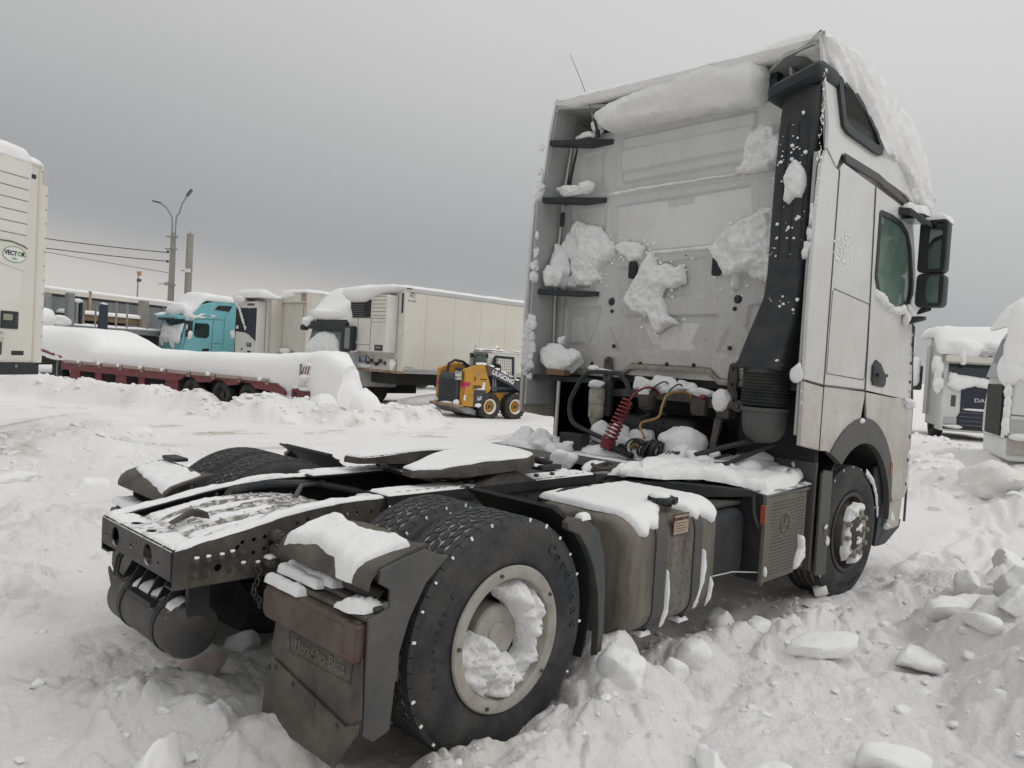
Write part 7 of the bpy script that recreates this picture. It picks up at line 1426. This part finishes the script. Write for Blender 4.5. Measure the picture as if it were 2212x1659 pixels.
for i in range(30):
    y_ = .12+2.55*i/29; k = i/29; zb = float(np.interp(k, [0, .25, .55, .85, 1], [3.92, 3.72, 3.46, 3.46, 3.72])); xo = float(np.interp(k, [0, .3, .6, 1], [-.35, -.70, -.92, -.85])); zt_ = 4.10-.10*k; e = min(1, min(k, 1-k)*9+.15)**.5
    sec = []
    for j in range(20):
        a = 2*math.pi*j/20; cx_, cz_ = (.35+xo)/2, (zt_+zb)/2; n1 = fbm(np.array([math.cos(a)*1.4+y_]), np.array([math.sin(a)*1.4]), None, 518, 3)[0]
        sec.append((cx_+(.35-xo)/2*e*math.copysign(abs(math.cos(a))**.7, math.cos(a))*(1+.08*n1), y_, cz_+(zt_-zb)/2*e*math.sin(a)*(1+.12*n1)+.02*n1))
    rg.append(sec)
MB().loft(rg).build('snow_overhang', m_snow_s, Fr, 80)

# ---------------- yellow skid-steer loader
La = thing('skid_steer_loader', 'yellow and black skid-steer loader with number 395B parked by the white trailer', 'loader', (13.69, 14.05, -.34), R(-7))
def side2(poly, y0, y1, m_, name, parent=La, bevel=.015, sm=20): return MB().prism(poly, 'y', y0, y1).build(name, m_, parent, sm, bevel=bevel)
side2([(.0, .46), (.02, 1.52), (.10, 1.56), (.62, 1.72), (.74, 1.74), (.80, 1.66), (1.06, .98), (1.0, .88), (.72, .72), (.55, .58), (.42, .40), (.10, .42)], .04, .22, m_yellow, 'rear_side_panel')
side2([(.0, .46), (.02, 1.52), (.10, 1.56), (.62, 1.72), (.74, 1.74), (.80, 1.66), (1.06, .98), (1.0, .88), (.72, .72), (.55, .58), (.42, .40), (.10, .42)], 1.38, 1.56, m_yellow, 'rear_side_panel')
side2([(.5, .30), (2.2, .30), (2.2, .82), (1.0, .85), (.6, .75)], .28, 1.32, m_yellow, 'chassis', bevel=.02)
eng = at(La, m_sub, 'engine_door', (-.08, .25, .26, 1.34, .45, 1.30), .05)
for k in range(16): at(eng, m_dark, 'louvre', (-.088, -.078, .34, 1.18, .53+.045*k, .545+.045*k), 0)
MB().loft([[(-.08, .28, 1.28), (-.08, 1.32, 1.28), (.3, 1.32, 1.28), (.3, .28, 1.28)], [(.0, .34, 1.42), (.0, 1.26, 1.42), (.35, 1.26, 1.42), (.35, .34, 1.42)]]).build('engine_hood', m_sub, La, 20, bevel=.03)
text('LIUGONG', .05, frame((-.082, .80, 1.22), (0, -1, 0), (0, 0, 1)), m_steel, eng)
for y0, y1 in ((.05, .20), (1.40, 1.55)): at(La, m_pink, 'corner_sticker', (-.006, .004, y0, y1, 1.0, 1.16), 0)
MB().prism([(.0, 1.17), (.26, 1.14), (.24, 1.04), (.06, 1.02), (.02, .72), (.0, .70)], 'y', .036, .0395).build('corner_sticker', m_pink, La, 0)
at(La, m_rust, 'rear_counterweight', (-.22, .05, .02, 1.58, .38, .47), .03)
MB().prism([(-.2, .40), (.3, .40), (.6, .28), (.55, .18), (.25, .17)], 'y', .1, 1.5).build('belly_plate', m_steel, La, 20, bevel=.03)
at(La, m_yellow, 'tail_guard', (.02, .6, .24, 1.36, .38, 1.25), .03)
bheap(La, (-.1, .2, .52), (.12, .14, .09), 520); bheap(La, (-.12, .75, .49), (.10, .35, .04), 521); bheap(La, (-.12, 1.35, .52), (.1, .12, .08), 522)
sb = side2([(.40, .92), (.84, .92), (.86, .86), (.80, .66), (.72, .48), (.62, .38), (.40, .38)], .015, .045, m_sub, 'side_box', bevel=.02); text('LG', .15, frame((.62, .012, .66), (1, 0, 0), (0, 0, 1)), m_textw, sb, bold=.008)
bheap(La, (.58, .02, .44), (.14, .05, .07), 523); bheap(La, (.64, .05, .96), (.20, .04, .03), 524); bheap(La, (.72, .03, .99), (.07, .04, .07), 525)
text('2', .16, frame((.42, .036, 1.27), (1, 0, 0), (0, 0, 1)), m_text, La, bold=.006); text('395B', .155, frame((.50, .036, 1.06-.06), (1, 0, 0), (0, 0, 1)), m_text, La, bold=.006)
at(La, m_rust, 'sticker', (.40, .55, .036, .0395, 1.36, 1.46), 0); at(La, m_white2, 'sticker', (.72, .82, .036, .0395, 1.02, 1.16), 0); at(La, m_dark, 'sticker', (.62, .86, .037, .0395, 1.24, 1.27), 0); at(La, m_white2, 'sticker', (.03, .10, .036, .0395, .60, .76), 0)
o = at(La, m_text, 'plate_frame', (-.10, -.085, .02, .38, 1.20, 1.50), .01); at(o, m_white2, 'number_plate', (-.106, -.1005, .04, .36, 1.215, 1.485), 0)
text('5977', .13, frame((-.108, .20, 1.425), (0, -1, 0), (0, 0, 1)), m_text, o, bold=.002); text('МО', .10, frame((-.108, .27, 1.28), (0, -1, 0), (0, 0, 1)), m_text, o, bold=.002); text('77', .10, frame((-.108, .11, 1.28), (0, -1, 0), (0, 0, 1)), m_text, o, bold=.002)
side2([(.05, 1.50), (.40, 1.55), (.70, 1.72), (.95, 1.62), (1.0, 1.50), (.6, 1.40), (.1, 1.42)], 1.36, 1.52, m_yellow, 'lift_tower'); side2([(.05, 1.48), (.15, 1.44), (.62, 1.60), (.74, 1.68), (.62, 1.71), (.1, 1.55)], .06, .2, m_yellow, 'lift_tower')
MB().tube([(.15, 1.2, 1.40), (.22, 1.22, 1.68), (.45, 1.22, 1.80), (.75, 1.2, 1.76), (1.0, 1.18, 1.60)], .045, 8).build('hydraulic_hose', m_blk, La); at(La, m_black, 'seat_back', (.15, .4, .5, .8, 1.42, 1.58), .05)
ar_ = side2([(.78, 1.70), (.92, 1.70), (2.3, 1.18), (2.62, .80), (2.55, .60), (2.35, .62), (2.2, .92), (1.9, 1.05), (1.0, 1.38), (.90, 1.36)], .02, .14, m_sub, 'lift_arm')
side2([(.78, 1.70), (.92, 1.70), (2.3, 1.18), (2.62, .80), (2.35, .62), (2.2, .92), (1.0, 1.38)], 1.44, 1.56, m_sub, 'lift_arm')
text('LIUGONG', .20, frame((1.50, .016, 1.345), (1, 0, -.36), (0, 0, 1)), m_textw, ar_, bold=.008, sx=1.05)
for k in range(2): MB().prism([(.86+.08*k, 1.68-.03*k), (.90+.08*k, 1.665-.03*k), (.97+.08*k, 1.44-.02*k), (.93+.08*k, 1.45-.02*k)], 'y', .012, .018).build('red_stripe', m_orange, ar_, 0)
side2([(.98, .86), (2.35, .84), (2.4, 1.0), (2.1, 1.05), (1.0, 1.40)], .22, .30, m_dark, 'inner_frame', bevel=0); MB().cyl((1.1, .18, .98), (2.2, .18, 1.0), .05, 10).build('lift_cylinder', m_sub, La); MB().cyl((1.25, .18, .9), (1.2, .18, 1.4), .035, 8).build('cylinder', m_steel, La); MB().cyl((1.34, .18, .9), (1.30, .18, 1.36), .03, 8).build('cylinder', m_steel, La)
cabw = MB(); cbo = [(1.02, 1.25), (1.18, 2.0), (1.32, 2.12), (2.22, 2.10), (2.28, 1.1), (2.2, .95), (1.1, 1.0)]
cabc = mat('loader_cab_cream', (.60, .59, .55), .4)
for y0, y1 in ((.28, .34), (1.26, 1.32)):
    q = MB(); plate(q, [(1.00, 1.2), (1.14, 1.98), (1.26, 2.12), (2.34, 2.10), (2.36, 2.0), (2.22, 1.95), (2.28, 1.0), (1.1, 1.0)], [[(1.12, 1.25), (1.24, 1.92), (1.34, 2.02), (2.12, 2.0), (2.18, 1.05), (1.2, 1.05)]], 'y', y0, y1); o = q.build('cab_frame', cabc, La, 20, bevel=.02)
    q = MB()
    for k in range(11): q.box(1.20+.09*k, 1.208+.09*k, y0+.02, y0+.028, 1.10, 2.0)
    for k in range(10): q.box(1.16, 2.15, y0+.02, y0+.028, 1.14+.09*k, 1.148+.09*k)
    q.build('window_mesh', m_black, o, 0); q = MB(); plate(q, [(1.12, 1.25), (1.24, 1.92), (1.34, 2.02), (2.12, 2.0), (2.18, 1.05), (1.2, 1.05)], [[(1.22, 1.25), (1.32, 1.88), (1.38, 1.94), (2.04, 1.92), (2.08, 1.15), (1.25, 1.15)]], 'y', y0+.015, y0+.03); q.build('window_surround', m_black, o, 0)
at(La, cabc, 'cab_roof', (1.20, 2.36, .26, 1.34, 2.08, 2.16), .04); at(La, m_glassg, 'rear_glass', (1.16, 1.18, .40, 1.2, 1.5, 2.0), 0); at(La, cabc, 'rear_pillar', (1.06, 1.2, .28, .38, 1.2, 2.08), .02); at(La, cabc, 'rear_pillar', (1.06, 1.2, 1.22, 1.32, 1.2, 2.08), .02)
at(La, m_dark, 'seat', (1.5, 1.85, .55, 1.05, 1.0, 1.75), .08); 
for y_ in (.35, 1.2): at(La, m_black, 'work_lamp', (1.04, 1.12, y_-.06, y_+.06, 1.92, 2.06), .02)
bheap(La, (1.5, .6, 2.18), (.4, .35, .05), 526); bheap(La, (1.6, 1.1, 2.18), (.5, .2, .05), 527); bheap(La, (2.2, .35, 2.18), (.2, .12, .035), 528); MB().lathe([(0, 0), (.055, .0), (.05, .10), (0, .12)], (1.55, .45, 2.16), 'z', 12).build('beacon', m_orange, La); bheap(La, (1.53, .50, 2.26), (.075, .08, .08), 529)
MB().tube([(1.1, 1.1, 2.08), (1.14, 1.1, 2.32)], .008, 5).build('aerial', m_grey, La); at(La, m_black, 'mirror', (2.42, 2.48, .05, .2, 1.35, 1.72), .04); MB().tube([(2.3, .25, 1.3), (2.45, .15, 1.25), (2.45, .13, 1.4)], .012, 6).build('mirror_bar', m_black, La)
for x0, x1 in ((.55, .74), (1.05, 1.5), (1.6, 2.1)):
    for i in range(3): bheap(La, (x0+(x1-x0)*i/2, .09, (1.71 if x0 < 1 else 1.70-.37*(x0+(x1-x0)*i/2-.92))+.02), (.12, .07, .045), 530+i+int(x0*10))
at(La, m_snow_s, 'snow', (1.05, 2.3, .24, .27, .855, .88), .01)
for xx, yy in ((1.02, .15), (2.05, .15), (1.02, 1.45), (2.05, 1.45)):
    w_ = simple_wheel(La, xx, yy, .415, .415, .30, -1 if yy < 1 else 1, m_yellow); q = MB()
    for k in range(22):
        a = 2*math.pi*k/22
        for sg in (-1, 1): q.box(-.028, .028, .01 if sg > 0 else -.15, .15 if sg > 0 else -.01, .40, .432, Matrix.Rotation(a+(.14 if sg > 0 else 0), 4, 'Y'))
    q.build('tread_lugs', m_rub, w_, 0, kind='stuff')
    q = MB(); q.lathe([(.235, -.155), (.215, -.162), (.20, -.14), (.19, -.08)] if yy < 1 else [(.235, .155), (.215, .162), (.2, .14)], (0, 0, 0), 'y', 32); q.build('snow_ring', m_snow_s, w_, 40)
    MB().lathe([(0, -.13), (.055, -.13), (.06, -.05)], (0, 0, 0), 'y', 16).build('hub', m_rimd, w_)

# ---------------- parked trucks beyond the cab
Df = thing('white_truck', 'white truck facing us with dark grille marked DAF and thick roof snow', 'truck', (29.3, 2.6, -.35), R(28))
MB().prism([(0, .45), (-.03, 1.0), (0, 1.9), (.22, 2.78), (.5, 3.3), (1.4, 3.62), (2.3, 3.65), (2.3, .45)], 'y', 0, 2.5).build('cab_shell', m_trk, Df, 30, bevel=.07, seg=3)
g_ = at(Df, mat('navy_grille', (.022, .027, .045), .45), 'grille', (-.06, .0, .62, 1.90, .55, 2.0), .04)
MB().loft([[(-.05, .30, .40), (-.05, 2.2, .40), (-.01, 2.2, .40), (-.01, .30, .40)], [(-.05, .62, 1.0), (-.05, 1.9, 1.0), (-.01, 1.9, 1.0), (-.01, .62, 1.0)]]).build('lower_grille', m_black, Df, 20)
for k in range(5): at(Df, m_steel, 'chrome_bar', (-.07, -.05, .66-.04*(4-k)*.5, 1.86+.04*(4-k)*.5, .56+.15*k, .575+.15*k), .004)
text('DAF', .19, frame((-.065, 1.26, 1.46), (0, -1, 0), (0, 0, 1)), m_alu, g_, bold=.004, sx=1.25)
MB().loft([[(-.02, .18, 2.05), (-.02, 2.32, 2.05), (.02, 2.32, 2.05), (.02, .18, 2.05)], [(.19, .2, 2.72), (.19, 2.3, 2.72), (.23, 2.3, 2.72), (.23, .2, 2.72)]]).build('windscreen', m_glass, Df, 20)
at(Df, m_cream, 'sun_visor', (-.12, .28, .05, 2.45, 2.78, 3.0), .03); at(Df, m_glass, 'roof_glass', (.34, .42, .1, .6, 3.0, 3.2), .03)
for y_ in (.95, 1.25): MB().lathe([(0, -.05), (.10, -.04), (.13, .03), (.10, .06)], (-.12, y_, 3.09), 'x', 20).build('roof_lamp', m_light, Df)
for y_ in (.12, 1.98): o = at(Df, m_light, 'headlight', (-.075, -.02, y_, y_+.40, .58, .82), .05)
at(Df, m_grey, 'air_slot', (-.04, -.02, 2.05, 2.20, 1.2, 1.6), .02); at(Df, m_black, 'mirror', (-.05, .12, 2.55, 2.80, 1.8, 2.5), .04); at(Df, m_white2, 'mirror_shell', (-.09, -.05, 2.56, 2.82, 1.82, 2.48), .04); at(Df, m_black, 'bumper_edge', (-.03, .0, .1, 2.4, .40, .48), .02)
MB().prism([(.35, 1.95), (1.15, 1.95), (1.2, 2.6), (.45, 2.62)], 'y', 2.502, 2.512).build('side_window', m_glass, Df, 20); at(Df, m_trk, 'side_fairing', (1.9, 2.5, 2.45, 2.56, .8, 3.4), .03)
snow('snow', [(.2, 2.28), (.9, 2.22), (1.6, 2.30), (2.3, 2.40), (2.38, 1.9), (2.0, 1.75), (1.5, 1.95), (1.0, 1.85), (.5, 2.0), (.2, 1.95)], lambda u, v, h: (.24*max(0, v-1.95)-.04-h, u, v), Df, m_snow_s, T=.16, edge=.12, cell=.045, seed=550, amp=.5, nsc=3, ja=.05, step=.1)
roofsnow(Df, .15, 3.0, -.1, 2.6, lambda x: 3.05+.62*ss(.0, 1.1, x), lambda x: .45, 551, .1, .07); bheap(Df, (.2, 1.9, 3.2), (.35, .8, .38), 552); bheap(Df, (.25, .6, 3.35), (.3, .8, .25), 553); bheap(Df, (.0, 1.9, 3.0), (.14, .15, .35), 554); bheap(Df, (.2, 2.65, 2.6), (.35, .2, .4), 555); bheap(Df, (-.03, 2.65, 2.0), (.12, .18, .4), 556); bheap(Df, (-.08, .9, 2.0), (.08, .5, .08), 557); bheap(Df, (-.08, 2.1, .50), (.12, .3, .08), 558); bheap(Df, (-.1, 1.4, 1.13), (.04, .45, .04), 559)
Db = thing('snowed_truck', 'truck plastered with snow standing left of the white truck, half hidden by the near cab', 'truck', (28.3, 6.0, -.35), R(22))
MB().prism([(0, .5), (0, 1.9), (.2, 2.8), (.6, 3.4), (2.3, 3.6), (2.3, .5)], 'y', 0, 2.5).build('cab_shell', m_trk, Db, 30, bevel=.07); at(Db, m_glass, 'windscreen', (-.02, .1, .2, 2.3, 2.0, 2.7), .03); at(Db, m_black, 'grille', (-.05, .0, .4, 2.1, .6, 1.7), .04); at(Db, m_black, 'mirror', (-.1, .1, -.45, -.1, 1.7, 2.6), .06)
roofsnow(Db, .1, 2.4, -.1, 2.6, lambda x: 2.9+.6*ss(0, .8, x), .45, 560, .1, .08); bheap(Db, (.0, .2, 1.5), (.3, .4, .7), 561); bheap(Db, (-.1, -.2, 2.4), (.2, .3, .5), 562)
# near right truck, seen from its side and corner
Rt = thing('white_truck', 'dirty white truck with green side window, cut by the right edge', 'truck', (16.33, .354, -.2), R(-67))
MB().prism([(-.02, .75), (-.02, 1.2), (.05, 2.1), (.26, 3.0), (.55, 3.45), (1.4, 3.7), (2.3, 3.7), (2.3, .75)], 'y', 0, 2.5).build('cab_shell', m_trk, Rt, 30, bevel=.08, seg=3)
MB().tube([(.52, -.006, 1.0), (.54, -.006, 1.55), (.62, -.006, 2.05), (.70, -.006, 3.0)], .010, 5).build('door_seam', m_seam, Rt, 0); MB().tube([(-.01, -.008, 1.28), (.45, -.008, 1.27), (.55, -.008, 1.15), (.58, -.008, .9)], .010, 5).build('bumper_seam', m_seam, Rt, 0)
MB().prism([(.40, 2.32), (.72, 2.10), (1.4, 2.12), (1.4, 2.95), (.52, 2.95)], 'y', -.014, -.004).build('side_window', m_glassg, Rt, 20); MB().prism([(.33, 2.34), (.72, 2.04), (1.5, 2.04), (1.5, 3.02), (.45, 3.02)], 'y', -.008, .004).build('window_rubber', m_black, Rt, 20)
MB().prism([(.0, .98), (.02, 1.18), (.26, 1.20), (.40, 1.02), (.42, .95), (.1, .93)], 'y', -.02, .0).build('headlight', m_light, Rt, 20, bevel=.01); MB().loft([[(-.03, .02, 2.05), (-.03, 2.4, 2.05), (.05, 2.4, 2.05), (.05, .02, 2.05)], [(.22, .05, 2.95), (.22, 2.35, 2.95), (.26, 2.35, 2.95), (.26, .05, 2.95)]]).build('windscreen', m_glass, Rt, 20)
at(Rt, m_dark, 'grille', (-.06, -.02, .5, 2.0, .8, 1.9), .03); at(Rt, m_board, 'brown_lamp', (-.06, .1, -.03, .1, .80, .88), .02); at(Rt, m_low, 'lower_skirt', (.0, 2.2, -.02, .1, .45, .85), .03)
roofsnow(Rt, .1, 2.3, -.05, 2.5, lambda x: 3.15+.55*ss(0, .9, x), .40, 570, .1, .06); bheap(Rt, (.10, .02, 2.55), (.30, .14, .5), 571); bheap(Rt, (.02, .25, 2.2), (.25, .35, .4), 572); bheap(Rt, (.25, -.02, 2.15), (.35, .07, .15), 573); bheap(Rt, (.06, .0, 3.15), (.22, .14, .5), 574)
for i, z_ in enumerate((1.75, 1.55, 1.35, 1.1, .95)): bheap(Rt, (-.05, .0, z_), (.07, .12, .16), 580+i, .4)
bheap(Rt, (.35, -.05, .84), (.35, .2, .10), 586)
for i, (x_, y_, s_) in enumerate(((8.95, 13.6, (.75, .8, 1.55)), (9.3, 13.0, (.6, .55, .9)), (8.3, 13.3, (.5, .5, .8)))):
    v, f = lump(4, 590+i, 2, .16, 1.6); o = MB().add(v*np.array(s_), f).build('snow_heap', m_snow_s, None, 80); o.location = (x_, y_, -.3); tag(o, ['tall rounded snow heap at the tail of the red low trailer', 'smaller snow heap in front of the tall one by the red trailer', 'low snow heap left of the tall one by the red trailer'][i], 'snow heap', 'snow heaps by the red trailer')

# running gear of the parked vehicles
for root, spots_, r_ in ((Rt, ((1.45, .2), (1.45, 2.3)), .50), (Df, ((1.45, .2), (1.45, 2.3)), .50), (Db, ((1.45, .2), (1.45, 2.3)), .50), (Sw, ((1.45, .2), (1.45, 2.3)), .50), (Tq, ((1.35, .2), (1.35, 2.3)), .50), (Sl, ((9, .25), (10.3, .25), (11.6, .25)), .5), (Cn, ((4.6, .25), (4.6, 2.2)), .5)):
    for xx, yy in spots_: simple_wheel(root, xx, yy, r_, r_, .32, -1 if yy < 1.2 else 1)
for root in (Rt, Df, Db, Sw): at(root, m_dark, 'chassis', (.2, 3.6, .45, 2.05, .35, .95), .03)
for root in (Rt, Df): at(root, m_trk, 'front_bumper', (.02, .9, .02, 2.48, .32, .78), .06)
at(Rt, m_dark, 'rear_panel', (2.29, 2.33, .1, 2.4, .9, 3.4), .02)
for xx in (2.6, 2.75): at(Sl, m_framei, 'landing_leg', (xx, xx+.1, .5, .65, .1, 1.1), .01)
for xx in (.45, 2.0): at(V, m_framei, 'landing_leg', (xx, xx+.12, 2.6, 2.75, .05, .72), .01)
for yy in (8.8, 10.1, 11.4):
    for xx in (.25, 2.2):
        o = link('wheel', MB().lathe([(.30, -.17), (.46, -.18), (.5, -.13), (.5, .13), (.46, .18), (.30, .17)], (0, 0, 0), 'x', 36).mesh('tyre', m_rub, 40), V); o.location = (xx, yy, .5); MB().lathe([(.30, -.15), (.28, -.05), (0, -.05)], (0, 0, 0), 'x', 24).build('rim', m_rimd, o, 30)
